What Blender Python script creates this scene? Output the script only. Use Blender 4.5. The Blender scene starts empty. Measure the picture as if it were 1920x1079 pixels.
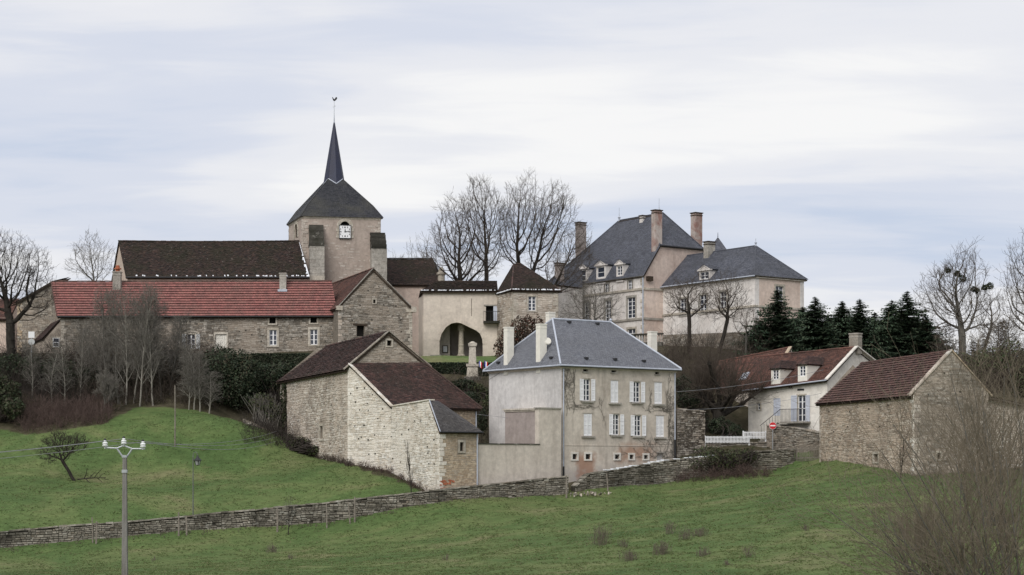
import bpy, math, random
import numpy as np
from mathutils import Vector, Matrix

# ------------------------------------------------------------------ camera, sky, sun, exposure
scene = bpy.context.scene
COL = scene.collection
F, CX, HY = 3400.0, 960.0, 875.0          # focal length, centre column and horizon row, in photograph pixels

cam_d = bpy.data.cameras.new('camera')
cam = bpy.data.objects.new('camera', cam_d)
COL.objects.link(cam)
cam.location = (0, 0, 0)
cam.rotation_euler = (math.radians(90), 0, 0)
cam_d.sensor_fit = 'HORIZONTAL'
cam_d.sensor_width = 36.0
cam_d.lens = 36.0 * F / 1920.0
cam_d.shift_y = (HY - 539.5) / 1920.0
cam_d.clip_start = 0.5
cam_d.clip_end = 9000
scene.camera = cam

SUN_EL, SUN_AZ = math.radians(42), math.radians(205)     # high, behind the viewer and to the left, veiled by cloud
world = bpy.data.worlds.new('World')
scene.world = world
world.use_nodes = True
wn, wl = world.node_tree.nodes, world.node_tree.links
wn.clear()
w_out = wn.new('ShaderNodeOutputWorld')
w_bg = wn.new('ShaderNodeBackground')
w_sky = wn.new('ShaderNodeTexSky')
w_sky.sky_type = 'NISHITA'
w_sky.sun_disc = False
w_sky.sun_elevation = SUN_EL
w_sky.sun_rotation = SUN_AZ
w_sky.air_density = 1.2
w_sky.dust_density = 1.5
w_tc = wn.new('ShaderNodeTexCoord')
w_sep = wn.new('ShaderNodeSeparateXYZ')
wl.new(w_tc.outputs['Generated'], w_sep.inputs[0])
def wmath(op, a, b=None, c=None):
    n = wn.new('ShaderNodeMath'); n.operation = op
    for i, s in enumerate((a, b, c)):
        if s is None: continue
        if isinstance(s, (int, float)): n.inputs[i].default_value = s
        else: wl.new(s, n.inputs[i])
    return n.outputs[0]
# a cloud deck seen in perspective: direction projected on a high plane
zz = wmath('ADD', wmath('ABSOLUTE', w_sep.outputs['Z']), 0.10)
cu = wmath('DIVIDE', w_sep.outputs['X'], zz)
cv = wmath('DIVIDE', w_sep.outputs['Y'], zz)
w_comb = wn.new('ShaderNodeCombineXYZ')
wl.new(cu, w_comb.inputs[0]); wl.new(cv, w_comb.inputs[1])
def wnoise(scale, detail, rough, off, dist=0.0, sy=1.0):
    m = wn.new('ShaderNodeMapping'); m.inputs['Location'].default_value = off; m.inputs['Scale'].default_value = (1, sy, 1)
    m.inputs['Rotation'].default_value = (0, 0, math.radians(-9))
    wl.new(w_comb.outputs[0], m.inputs['Vector'])
    n = wn.new('ShaderNodeTexNoise'); n.inputs['Scale'].default_value = scale
    n.inputs['Detail'].default_value = detail; n.inputs['Roughness'].default_value = rough
    n.inputs['Distortion'].default_value = dist
    wl.new(m.outputs[0], n.inputs['Vector'])
    return n.outputs['Fac']
def wramp(fac, stops):
    r = wn.new('ShaderNodeValToRGB'); wl.new(fac, r.inputs[0])
    while len(r.color_ramp.elements) < len(stops): r.color_ramp.elements.new(0.5)
    for e, (p, c) in zip(r.color_ramp.elements, stops):
        e.position = p; e.color = (*c, 1)
    r.color_ramp.interpolation = 'EASE'
    return r.outputs[0]
n_big = wnoise(0.62, 3.0, 0.45, (16.6, 13.41, 0), 0.25, 1.5)
n_mid = wnoise(1.9, 6.0, 0.55, (6.07, 11.75, 0), 0.4, 2.4)
n_fac = wmath('ADD', wmath('MULTIPLY', n_big, 0.74), wmath('MULTIPLY', n_mid, 0.26))
SKY_GAIN = 0.67
cloud = wramp(n_fac, [(0.34, (0.585, 0.655, 0.80)), (0.44, (0.71, 0.745, 0.845)), (0.53, (0.85, 0.855, 0.895)), (0.62, (0.97, 0.96, 0.955))])
w_mix = wn.new('ShaderNodeMix'); w_mix.data_type = 'RGBA'
w_mix.inputs['Factor'].default_value = 0.93
w_scale = wn.new('ShaderNodeMix'); w_scale.data_type = 'RGBA'; w_scale.blend_type = 'MULTIPLY'
w_scale.inputs['Factor'].default_value = 1.0
wl.new(w_sky.outputs[0], w_scale.inputs['A'])
w_scale.inputs['B'].default_value = (0.10, 0.10, 0.10, 1)
wl.new(w_scale.outputs['Result'], w_mix.inputs['A'])
wl.new(cloud, w_mix.inputs['B'])
wl.new(w_mix.outputs['Result'], w_bg.inputs['Color'])
w_bg.inputs['Strength'].default_value = SKY_GAIN
wl.new(w_bg.outputs[0], w_out.inputs[0])

sun_d = bpy.data.lights.new('sun', 'SUN')
sun_d.energy = 1.5
sun_d.angle = math.radians(40)
sun_d.color = (1.0, 0.965, 0.93)
sun = bpy.data.objects.new('sun', sun_d)
COL.objects.link(sun)
_sd = Vector((math.sin(SUN_AZ) * math.cos(SUN_EL), math.cos(SUN_AZ) * math.cos(SUN_EL), math.sin(SUN_EL)))
sun.rotation_euler = _sd.to_track_quat('Z', 'Y').to_euler()
sun.location = (-40, -60, 90)

scene.view_settings.view_transform = 'Standard'
scene.view_settings.look = 'None'
scene.view_settings.gamma = 1.0
scene.view_settings.use_curve_mapping = False
scene.view_settings.exposure = 0.58
scene.render.engine = 'CYCLES'
scene.cycles.max_bounces = 5
scene.cycles.diffuse_bounces = 3

# ------------------------------------------------------------------ geometry helpers
def wx(px, D): return (px - CX) * D / F
def wz(py, D): return (HY - py) * D / F
def P3(px, py, D): return Vector((wx(px, D), D, wz(py, D)))
def P2(px, D): return Vector((wx(px, D), D))
def proj(p): return (CX + F * p[0] / p[1], HY - F * p[2] / p[1])

ORG = {}
def org(o): return ORG.get(o.name, Vector((0, 0, 0))) if o else Vector((0, 0, 0))
def tag(o, label=None, cat=None, group=None, kind=None):
    if label: o['label'] = label
    if cat: o['category'] = cat
    if group: o['group'] = group
    if kind: o['kind'] = kind
    return o
def thing(name, label, cat, loc, group=None):
    o = bpy.data.objects.new(name, None)
    COL.objects.link(o); o.location = loc; o.empty_display_size = 0.5
    ORG[o.name] = Vector(loc)
    return tag(o, label, cat, group)

class MB:
    """collects faces in world coordinates; obj() links them as ONE mesh object under its parent"""
    def __init__(s): s.v = []; s.f = []; s.r = []
    def poly(s, pts, r=0.0):
        i = len(s.v); s.v.extend([tuple(p) for p in pts]); s.f.append(tuple(range(i, i + len(pts)))); s.r.append(r)
    def hexa(s, b, t, r=0.0):            # b, t: 4 bottom and 4 top corners in matching order
        i = len(s.v); s.v.extend([tuple(p) for p in b] + [tuple(p) for p in t])
        for q in ((3, 2, 1, 0), (4, 5, 6, 7), (0, 1, 5, 4), (1, 2, 6, 5), (2, 3, 7, 6), (3, 0, 4, 7)):
            s.f.append(tuple(i + k for k in q)); s.r.append(r)
    def box(s, c, size, ang=0.0, r=0.0):  # c: centre of the base
        cx, cy, cz = c; w, d, h = size; ca, sa = math.cos(ang), math.sin(ang)
        pts = [(cx + x * ca - y * sa, cy + x * sa + y * ca) for x, y in ((-w/2, -d/2), (w/2, -d/2), (w/2, d/2), (-w/2, d/2))]
        s.hexa([(x, y, cz) for x, y in pts], [(x, y, cz + h) for x, y in pts], r)
    def tube(s, p0, p1, r0, r1=None, n=6, cap=True, r=0.0):
        if r1 is None: r1 = r0
        p0, p1 = Vector(p0), Vector(p1); d = p1 - p0
        if d.length < 1e-6: return
        d.normalize(); a = d.cross(Vector((0, 0, 1)) if abs(d.z) < 0.9 else Vector((1, 0, 0))).normalized(); b = d.cross(a)
        i = len(s.v)
        for p, q in ((p0, r0), (p1, r1)):
            for k in range(n):
                t = 2 * math.pi * k / n
                s.v.append(tuple(p + (a * math.cos(t) + b * math.sin(t)) * q))
        for k in range(n):
            k2 = (k + 1) % n
            s.f.append((i + k, i + k2, i + n + k2, i + n + k)); s.r.append(r)
        if cap:
            s.f.append(tuple(i + k for k in range(n))[::-1]); s.r.append(r)
            s.f.append(tuple(i + n + k for k in range(n))); s.r.append(r)
    def lathe(s, c, prof, n=16, r=0.0):   # prof: (radius, z) pairs, around the vertical through c
        i = len(s.v)
        for rad, z in prof:
            for k in range(n):
                t = 2 * math.pi * k / n
                s.v.append((c[0] + rad * math.cos(t), c[1] + rad * math.sin(t), c[2] + z))
        for j in range(len(prof) - 1):
            for k in range(n):
                k2 = (k + 1) % n
                s.f.append((i + j*n + k, i + j*n + k2, i + (j+1)*n + k2, i + (j+1)*n + k)); s.r.append(r)
        s.f.append(tuple(i + k for k in range(n))[::-1]); s.r.append(r)
        s.f.append(tuple(i + (len(prof)-1)*n + k for k in range(n))); s.r.append(r)
    def obj(s, name, mat, parent=None, kind=None, loc=None, smooth=False):
        o0 = org(parent) if parent else (Vector(loc) if loc is not None else Vector((0, 0, 0)))
        me = bpy.data.meshes.new(name)
        me.from_pydata([(x - o0.x, y - o0.y, z - o0.z) for x, y, z in s.v], [], s.f)
        at = me.attributes.new('rnd', 'FLOAT', 'FACE'); at.data.foreach_set('value', s.r)
        if smooth: me.polygons.foreach_set('use_smooth', [True] * len(me.polygons))
        me.materials.append(MAT[mat])
        o = bpy.data.objects.new(name, me); COL.objects.link(o)
        if parent: o.parent = parent
        else: o.location = o0
        ORG[o.name] = o0
        if kind: o['kind'] = kind
        return o

def np_mesh(name, V, Fc, mat, parent=None, kind=None, loc=None, rnd=None, smooth=False):
    """big meshes from numpy arrays: V (n,3) in world coordinates, Fc (m,k) faces of k corners"""
    o0 = org(parent) if parent else (Vector(loc) if loc is not None else Vector((0, 0, 0)))
    V = np.asarray(V, dtype=np.float32) - np.array(o0, dtype=np.float32)
    Fc = np.asarray(Fc, dtype=np.int32); m, k = Fc.shape
    me = bpy.data.meshes.new(name)
    me.vertices.add(len(V)); me.vertices.foreach_set('co', V.ravel())
    me.loops.add(m * k); me.loops.foreach_set('vertex_index', Fc.ravel())
    me.polygons.add(m); me.polygons.foreach_set('loop_start', np.arange(0, m * k, k, dtype=np.int32))
    if smooth: me.polygons.foreach_set('use_smooth', np.ones(m, dtype=bool))
    me.update(calc_edges=True)
    if rnd is not None:
        at = me.attributes.new('rnd', 'FLOAT', 'FACE'); at.data.foreach_set('value', np.asarray(rnd, dtype=np.float32))
    me.materials.append(MAT[mat])
    o = bpy.data.objects.new(name, me); COL.objects.link(o)
    if parent: o.parent = parent
    else: o.location = o0
    ORG[o.name] = o0
    if kind: o['kind'] = kind
    return o

def inst(name, me, parent, world_loc, rot=(0, 0, 0), scale=(1, 1, 1)):
    o = bpy.data.objects.new(name, me); COL.objects.link(o); o.parent = parent
    o.location = Vector(world_loc) - org(parent); o.rotation_euler = rot; o.scale = scale
    ORG[o.name] = Vector(world_loc)
    return o

# ------------------------------------------------------------------ materials
MAT = {}
class NT:
    def __init__(s, name):
        m = bpy.data.materials.new(name); m.use_nodes = True; MAT[name] = m
        s.n, s.l = m.node_tree.nodes, m.node_tree.links
        s.b = s.n['Principled BSDF']; s.pos = None
        s.out = s.n['Material Output']
    def node(s, t, **kw):
        n = s.n.new(t)
        for k, v in kw.items():
            if hasattr(n, k): setattr(n, k, v)
        return n
    def set(s, sock, v):
        if isinstance(v, (int, float)): sock.default_value = v
        elif isinstance(v, tuple): sock.default_value = (*v, 1) if len(v) == 3 and sock.type == 'RGBA' else v
        else: s.l.new(v, sock)
    def P(s):
        if s.pos is None: s.pos = s.n.new('ShaderNodeNewGeometry').outputs['Position']
        return s.pos
    def noise(s, scale, detail=4, rough=0.55, stretch=None, dist=0.0, off=0.0):
        v = s.P()
        if stretch or off:
            m = s.n.new('ShaderNodeMapping'); s.l.new(v, m.inputs['Vector'])
            if stretch: m.inputs['Scale'].default_value = stretch
            m.inputs['Location'].default_value = (off, off * 1.7, off * 0.6); v = m.outputs[0]
        n = s.n.new('ShaderNodeTexNoise'); s.l.new(v, n.inputs['Vector'])
        n.inputs['Scale'].default_value = scale; n.inputs['Detail'].default_value = detail
        n.inputs['Roughness'].default_value = rough; n.inputs['Distortion'].default_value = dist
        return n.outputs['Fac']
    def ramp(s, fac, stops, interp='LINEAR'):
        r = s.n.new('ShaderNodeValToRGB'); s.l.new(fac, r.inputs[0])
        while len(r.color_ramp.elements) < len(stops): r.color_ramp.elements.new(0.5)
        for e, (p, c) in zip(r.color_ramp.elements, stops):
            e.position = p
            if isinstance(c, (int, float)): c = (c, c, c)
            e.color = (*c, 1)
        r.color_ramp.interpolation = interp
        return r.outputs[0]
    def mix(s, fac, a, b, mode='MIX'):
        m = s.n.new('ShaderNodeMix'); m.data_type = 'RGBA'; m.blend_type = mode
        s.set(m.inputs['Factor'], fac); s.set(m.inputs['A'], a); s.set(m.inputs['B'], b)
        return m.outputs['Result']
    def math(s, op, a, b=0.0, c=0.0):
        m = s.n.new('ShaderNodeMath'); m.operation = op
        s.set(m.inputs[0], a); s.set(m.inputs[1], b); s.set(m.inputs[2], c)
        return m.outputs[0]
    def rnd(s):
        a = s.n.new('ShaderNodeAttribute'); a.attribute_name = 'rnd'
        o = s.n.new('ShaderNodeObjectInfo')
        return s.math('FRACT', s.math('ADD', a.outputs['Fac'], o.outputs['Random']))
    def xyz(s):
        x = s.n.new('ShaderNodeSeparateXYZ'); s.l.new(s.P(), x.inputs[0]); return x.outputs
    def bump(s, h, strength=0.4, dist=0.03):
        b = s.n.new('ShaderNodeBump'); b.inputs['Strength'].default_value = strength; b.inputs['Distance'].default_value = dist
        s.l.new(h, b.inputs['Height']); s.l.new(b.outputs[0], s.b.inputs['Normal'])
    def done(s, col, rough=0.9, spec=0.25, metal=0.0):
        s.set(s.b.inputs['Base Color'], col); s.set(s.b.inputs['Roughness'], rough)
        s.b.inputs['Specular IOR Level'].default_value = spec; s.b.inputs['Metallic'].default_value = metal

def m_plain(name, col, rough=0.8, spec=0.3, var=0.12, scale=3.0, metal=0.0):
    t = NT(name)
    n = t.noise(scale, 4, 0.6)
    lo = tuple(c * (1 - var) for c in col); hi = tuple(min(1, c * (1 + var)) for c in col)
    t.done(t.ramp(n, [(0.3, lo), (0.7, hi)]), rough, spec, metal)
def m_stone(name, cols, stain=(0.10, 0.09, 0.075), amount=0.5, lichen=None, bump=0.5, render=None, ramt=0.75):
    t = NT(name)
    r = t.rnd()
    k = len(cols)
    c = t.ramp(r, [(i / (k - 1), x) for i, x in enumerate(cols)])
    g = t.noise(6.0, 5, 0.65)
    c = t.mix(0.7, c, t.ramp(g, [(0.28, 0.5), (0.72, 1.28)]), 'MULTIPLY')
    g2 = t.noise(1.7, 5, 0.65, off=2.0)
    c = t.mix(0.5, c, t.ramp(g2, [(0.32, 0.55), (0.68, 1.25)]), 'MULTIPLY')
    big = t.noise(0.35, 5, 0.6, dist=0.4)
    c = t.mix(t.math('MULTIPLY', t.ramp(big, [(0.46, 0.0), (0.68, 1.0)]), amount), c, stain)
    if render:      # old lime render still clinging to parts of the masonry
        rm = t.noise(0.30, 6, 0.68, off=40.0, dist=0.8)
        c = t.mix(t.math('MULTIPLY', t.ramp(rm, [(0.46, 0.0), (0.56, 1.0)]), ramt), c, render)
    if lichen:
        l = t.noise(1.4, 6, 0.7, off=5.0)
        c = t.mix(t.ramp(l, [(0.58, 0.0), (0.70, 0.8)]), c, lichen)
    t.bump(t.noise(14, 4, 0.7), bump, 0.03)
    t.done(c, 0.95, 0.15)
def m_tile(name, cols, moss=(0.05, 0.055, 0.03), amount=0.4, mscale=0.5, lichen=0.0, rough=0.85, streak=0.0):
    t = NT(name)
    r = t.rnd(); k = len(cols)
    c = t.ramp(r, [(i / (k - 1), x) for i, x in enumerate(cols)])
    b = t.noise(mscale, 6, 0.65, dist=0.3)
    c = t.mix(t.math('MULTIPLY', t.ramp(b, [(0.44, 0.0), (0.66, 1.0)]), amount), c, moss)
    g = t.noise(9, 4, 0.7)
    c = t.mix(0.7, c, t.ramp(g, [(0.3, 0.45), (0.7, 1.4)]), 'MULTIPLY')
    if lichen > 0:
        l = t.noise(3.2, 5, 0.75, off=9.0)
        c = t.mix(t.math('MULTIPLY', t.ramp(l, [(0.62, 0.0), (0.70, 1.0)]), lichen), c, (0.42, 0.40, 0.36))
    t.bump(g, 0.3, 0.02)
    t.done(c, rough, 0.3)
def m_plaster(name, base, blot, dirt=(0.16, 0.14, 0.12), blot_amt=0.7, dirt_amt=0.45, extra=None, bscale=0.4):
    t = NT(name)
    b = t.noise(bscale, 6, 0.62, dist=0.6)
    c = t.mix(t.math('MULTIPLY', t.ramp(b, [(0.42, 0.0), (0.60, 1.0)]), blot_amt), base, blot)
    s = t.noise(0.8, 6, 0.7, stretch=(1.6, 1.6, 0.22), off=3.0)          # rain streaks
    c = t.mix(t.math('MULTIPLY', t.ramp(s, [(0.50, 0.0), (0.74, 1.0)]), dirt_amt), c, dirt)
    g = t.noise(3.0, 6, 0.7)
    c = t.mix(0.6, c, t.ramp(g, [(0.3, 0.68), (0.7, 1.18)]), 'MULTIPLY')
    f = t.noise(0.13, 4, 0.6, off=8.0)
    c = t.mix(0.5, c, t.ramp(f, [(0.35, 0.72), (0.65, 1.12)]), 'MULTIPLY')
    if extra:
        for (x0, x1, z0, z1, col, amt, soft) in extra:                    # patches of fallen render with their own ragged outline
            X = t.xyz()
            nx = t.math('MULTIPLY_ADD', t.noise(1.1, 6, 0.65, off=x0), 2.4, -1.2)
            nz = t.math('MULTIPLY_ADD', t.noise(1.1, 6, 0.65, off=z0 + 31), 1.8, -0.9)
            dx = t.math('SUBTRACT', (x1 - x0) / 2, t.math('ABSOLUTE', t.math('SUBTRACT', t.math('ADD', X[0], nx), (x0 + x1) / 2)))
            dz = t.math('SUBTRACT', (z1 - z0) / 2, t.math('ABSOLUTE', t.math('SUBTRACT', t.math('ADD', X[2], nz), (z0 + z1) / 2)))
            d = t.math('MINIMUM', dx, dz)
            mk = t.ramp(t.math('MULTIPLY_ADD', d, 1.0 / soft, 0.0), [(0.0, 0.0), (1.0, 1.0)])
            c = t.mix(t.math('MULTIPLY', mk, amt), c, col)
    t.bump(t.noise(8, 6, 0.75), 0.35, 0.03)
    t.done(c, 0.93, 0.15)
def m_bark(name, c1, c2, scale=5):
    t = NT(name)
    n = t.noise(scale, 4, 0.65, stretch=(1, 1, 0.35))
    t.done(t.ramp(n, [(0.3, c1), (0.7, c2)]), 0.95, 0.1)
def m_leaf(name, cols, trans=0.15):
    t = NT(name)
    r = t.rnd(); k = len(cols)
    c = t.ramp(r, [(i / (k - 1), x) for i, x in enumerate(cols)])
    b = t.noise(0.9, 3, 0.5)
    c = t.mix(0.6, c, t.ramp(b, [(0.3, 0.6), (0.7, 1.35)]), 'MULTIPLY')
    t.done(c, 0.7, 0.25)

m_stone('stone_pale', [(0.72, 0.675, 0.59), (0.80, 0.765, 0.69), (0.63, 0.575, 0.485), (0.82, 0.79, 0.72), (0.69, 0.625, 0.53), (0.56, 0.50, 0.415)], stain=(0.50, 0.42, 0.33), amount=0.3, render=(0.72, 0.675, 0.60), ramt=.55)
m_stone('stone_barn', [(0.54, 0.48, 0.405), (0.66, 0.61, 0.535), (0.40, 0.345, 0.285), (0.71, 0.67, 0.595), (0.50, 0.42, 0.34), (0.30, 0.26, 0.218)], stain=(0.24, 0.20, 0.165), amount=0.75, render=(0.54, 0.465, 0.385), ramt=.5)
m_stone('stone_grey', [(0.29, 0.262, 0.222), (0.41, 0.375, 0.32), (0.185, 0.165, 0.138), (0.50, 0.46, 0.40), (0.33, 0.28, 0.222), (0.12, 0.108, 0.092)], stain=(0.125, 0.11, 0.09), amount=0.6, render=(0.37, 0.31, 0.25), ramt=.5)
m_stone('stone_warm', [(0.47, 0.37, 0.26), (0.55, 0.45, 0.33), (0.38, 0.29, 0.20), (0.50, 0.43, 0.34)], stain=(0.30, 0.24, 0.18), amount=0.4)
m_stone('stone_tan', [(0.52, 0.43, 0.34), (0.62, 0.54, 0.45), (0.40, 0.32, 0.25), (0.66, 0.59, 0.50), (0.50, 0.39, 0.295), (0.28, 0.235, 0.19)], stain=(0.22, 0.18, 0.145), amount=0.55, render=(0.55, 0.445, 0.35), ramt=.55)
m_stone('stone_field', [(0.22, 0.20, 0.165), (0.33, 0.30, 0.25), (0.14, 0.125, 0.10), (0.42, 0.39, 0.33), (0.20, 0.17, 0.13)], stain=(0.045, 0.042, 0.032), amount=0.85, lichen=(0.40, 0.39, 0.34))
m_stone('mortar_pale', [(0.52, 0.465, 0.385), (0.58, 0.52, 0.435)], stain=(0.44, 0.385, 0.315), amount=0.4, render=(0.72, 0.675, 0.60), ramt=.55)
m_stone('mortar_barn', [(0.29, 0.245, 0.195), (0.34, 0.29, 0.235)], stain=(0.22, 0.185, 0.145), amount=0.5, render=(0.54, 0.465, 0.385), ramt=.5)
m_stone('mortar_grey', [(0.18, 0.158, 0.128), (0.235, 0.205, 0.168)], stain=(0.13, 0.112, 0.088), amount=0.5, render=(0.37, 0.31, 0.25), ramt=.5)
m_stone('mortar_field', [(0.055, 0.05, 0.04), (0.09, 0.08, 0.065)], stain=(0.03, 0.028, 0.022), amount=0.6)
m_stone('ashlar', [(0.52, 0.47, 0.39), (0.58, 0.53, 0.45), (0.47, 0.42, 0.34)], stain=(0.24, 0.215, 0.18), amount=0.55)
m_stone('ashlar_grey', [(0.40, 0.375, 0.33), (0.46, 0.43, 0.38), (0.35, 0.32, 0.28)], stain=(0.15, 0.14, 0.12), amount=0.6, lichen=(0.52, 0.50, 0.45))
m_stone('quoin_tower', [(0.50, 0.435, 0.375), (0.58, 0.52, 0.455), (0.43, 0.37, 0.315)], stain=(0.30, 0.255, 0.215), amount=0.5)
m_stone('mossy_stone', [(0.045, 0.042, 0.036), (0.095, 0.088, 0.075), (0.022, 0.021, 0.018), (0.15, 0.14, 0.12)], stain=(0.022, 0.024, 0.014), amount=0.6, lichen=(0.42, 0.40, 0.36))
m_tile('tile_red', [(0.255, 0.102, 0.090), (0.315, 0.130, 0.113), (0.205, 0.088, 0.080), (0.275, 0.125, 0.106)], moss=(0.17, 0.098, 0.082), amount=0.5, mscale=0.6)
m_tile('tile_brown', [(0.060, 0.035, 0.031), (0.100, 0.054, 0.046), (0.032, 0.023, 0.022), (0.125, 0.075, 0.064)], moss=(0.036, 0.030, 0.024), amount=0.6, lichen=0.35)
m_tile('tile_church', [(0.034, 0.025, 0.021), (0.058, 0.036, 0.030), (0.018, 0.015, 0.014), (0.085, 0.052, 0.040)], moss=(0.026, 0.026, 0.013), amount=0.75, lichen=0.5)
m_tile('tile_rust', [(0.125, 0.060, 0.046), (0.170, 0.078, 0.058), (0.075, 0.042, 0.035), (0.19, 0.098, 0.074)], moss=(0.050, 0.033, 0.027), amount=0.65, lichen=0.25)
m_tile('tile_violet', [(0.100, 0.054, 0.044), (0.140, 0.074, 0.060), (0.066, 0.040, 0.035), (0.165, 0.092, 0.076)], moss=(0.068, 0.041, 0.034), amount=0.6, lichen=0.4)
m_tile('slate_blue', [(0.150, 0.157, 0.178), (0.185, 0.192, 0.212), (0.120, 0.127, 0.147)], moss=(0.115, 0.118, 0.125), amount=0.35, rough=0.6)
m_tile('slate_dark', [(0.086, 0.092, 0.113), (0.118, 0.124, 0.148), (0.062, 0.067, 0.085), (0.098, 0.103, 0.120)], moss=(0.052, 0.054, 0.061), amount=0.5, rough=0.6)
m_tile('slate_brown', [(0.072, 0.068, 0.068), (0.102, 0.096, 0.094), (0.050, 0.047, 0.047), (0.12, 0.11, 0.105)], moss=(0.055, 0.05, 0.046), amount=0.5, rough=0.75, lichen=.25)
m_tile('slate_spire', [(0.022, 0.026, 0.052), (0.036, 0.040, 0.070), (0.014, 0.017, 0.034)], moss=(0.045, 0.04, 0.04), amount=0.3, rough=0.5)
m_tile('slate_tower', [(0.030, 0.032, 0.039), (0.048, 0.049, 0.055), (0.018, 0.020, 0.025)], moss=(0.085, 0.082, 0.065), amount=0.6, mscale=0.35, rough=0.65)
m_plain('snow_edge', (0.78, 0.80, 0.83), 0.8, 0.3, 0.08)
m_plain('white_paint', (0.80, 0.80, 0.80), 0.55, 0.4, 0.06)
m_plain('grey_paint', (0.52, 0.55, 0.62), 0.6, 0.4, 0.08)
m_plain('white_plaster', (0.76, 0.73, 0.65), 0.9, 0.2, 0.08)
m_plain('lead', (0.44, 0.47, 0.53), 0.5, 0.5, 0.12)
m_plain('zinc', (0.42, 0.45, 0.51), 0.45, 0.5, 0.12)
m_plain('lamp_paint', (0.13, 0.14, 0.125), 0.6, 0.3, 0.15)
m_plain('dark_metal', (0.025, 0.025, 0.027), 0.6, 0.4, 0.2)
m_plain('galvanised', (0.40, 0.42, 0.43), 0.45, 0.5, 0.15, metal=0.4)
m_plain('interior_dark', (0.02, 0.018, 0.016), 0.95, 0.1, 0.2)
m_plain('dark_wood', (0.05, 0.036, 0.026), 0.9, 0.2, 0.3, 6)
m_plain('old_wood', (0.21, 0.185, 0.155), 0.95, 0.1, 0.35, 7)
m_plain('red_paint', (0.55, 0.02, 0.025), 0.5, 0.4, 0.05)
m_plain('flag_blue', (0.02, 0.04, 0.30), 0.8, 0.2, 0.1)
m_plain('flag_red', (0.62, 0.02, 0.03), 0.8, 0.2, 0.1)
m_plain('terracotta', (0.38, 0.13, 0.07), 0.9, 0.2, 0.25)
m_plain('porcelain', (0.75, 0.76, 0.75), 0.2, 0.5, 0.04)
m_plain('sign_grey', (0.45, 0.46, 0.45), 0.5, 0.4, 0.08)
m_plain('wire', (0.24, 0.24, 0.25), 0.6, 0.3, 0.05)
t = NT('glass'); t.done((0.035, 0.042, 0.06), 0.08, 0.6)
t = NT('lamp_glass'); t.done((0.35, 0.36, 0.36), 0.15, 0.5)
t = NT('concrete_pole'); t.bump(t.noise(18, 4, 0.7), 0.5, 0.02)
t.done(t.mix(t.ramp(t.noise(1.2, 6, 0.7, stretch=(3, 3, 0.4)), [(0.4, 0.0), (0.65, 1.0)]), (0.225, 0.215, 0.20), (0.115, 0.105, 0.093)), 0.95, 0.1)
m_plaster('plaster_tower', (0.46, 0.385, 0.33), (0.38, 0.315, 0.27), (0.20, 0.165, 0.14), 0.7, 0.5)
m_plaster('plaster_nave', (0.58, 0.48, 0.395), (0.50, 0.40, 0.325))
m_plaster('plaster_pink', (0.68, 0.56, 0.475), (0.61, 0.485, 0.405), (0.33, 0.235, 0.19), 0.6, 0.35)
m_plaster('plaster_end', (0.67, 0.56, 0.485), (0.49, 0.375, 0.315), (0.27, 0.19, 0.155), 0.85, 0.5, bscale=0.25)
m_plaster('plaster_chateau', (0.75, 0.715, 0.675), (0.62, 0.57, 0.525), (0.38, 0.34, 0.31), 0.7, 0.5)
m_plaster('plaster_gate', (0.66, 0.585, 0.495), (0.54, 0.475, 0.405), (0.33, 0.29, 0.25), 0.6, 0.6)
m_plaster('plaster_cream', (0.76, 0.725, 0.66), (0.64, 0.59, 0.51), (0.45, 0.40, 0.34), 0.5, 0.35)
m_plaster('plaster_beige', (0.65, 0.585, 0.505), (0.56, 0.495, 0.425), (0.38, 0.33, 0.28), 0.6, 0.6)
m_plaster('plaster_mauve', (0.36, 0.31, 0.285), (0.43, 0.375, 0.345), (0.24, 0.20, 0.18), 0.7, 0.5)
m_plaster('chimney_stain', (0.46, 0.40, 0.36), (0.26, 0.11, 0.085), (0.14, 0.10, 0.085), 0.75, 0.7, bscale=0.7)
m_bark('bark_dark', (0.022, 0.019, 0.016), (0.052, 0.046, 0.039))
m_bark('bark_grey', (0.085, 0.080, 0.070), (0.17, 0.16, 0.14))
m_bark('bark_pale', (0.17, 0.16, 0.135), (0.31, 0.29, 0.25))
m_bark('twig_dark', (0.036, 0.030, 0.026), (0.068, 0.058, 0.050))
m_bark('twig_brown', (0.060, 0.048, 0.039), (0.11, 0.09, 0.072))
m_bark('twig_grey', (0.125, 0.115, 0.10), (0.20, 0.185, 0.16))
m_bark('twig_red', (0.075, 0.052, 0.045), (0.135, 0.098, 0.084))
m_bark('twig_willow', (0.125, 0.102, 0.075), (0.225, 0.19, 0.142))
m_bark('dry_stalk', (0.11, 0.092, 0.072), (0.19, 0.165, 0.125))
m_leaf('leaf_conifer', [(0.020, 0.038, 0.023), (0.038, 0.064, 0.036), (0.056, 0.086, 0.048), (0.078, 0.096, 0.058)])
m_leaf('leaf_laurel', [(0.014, 0.024, 0.013), (0.027, 0.041, 0.020), (0.044, 0.056, 0.030), (0.050, 0.045, 0.030)])
m_leaf('leaf_hedge', [(0.013, 0.022, 0.012), (0.025, 0.037, 0.018), (0.038, 0.048, 0.025), (0.042, 0.038, 0.026)])
m_leaf('leaf_bramble', [(0.035, 0.050, 0.020), (0.06, 0.075, 0.03), (0.07, 0.055, 0.035)])
m_leaf('leaf_ivy', [(0.02, 0.032, 0.014), (0.04, 0.05, 0.022), (0.055, 0.045, 0.03)])
m_leaf('leaf_mistletoe', [(0.03, 0.04, 0.02), (0.05, 0.06, 0.03)])
m_leaf('leaf_red', [(0.10, 0.03, 0.02), (0.06, 0.04, 0.025), (0.04, 0.035, 0.02)])
m_leaf('grass_blade', [(0.095, 0.150, 0.048), (0.115, 0.172, 0.056), (0.14, 0.182, 0.068), (0.092, 0.142, 0.046), (0.20, 0.20, 0.105)])
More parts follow.
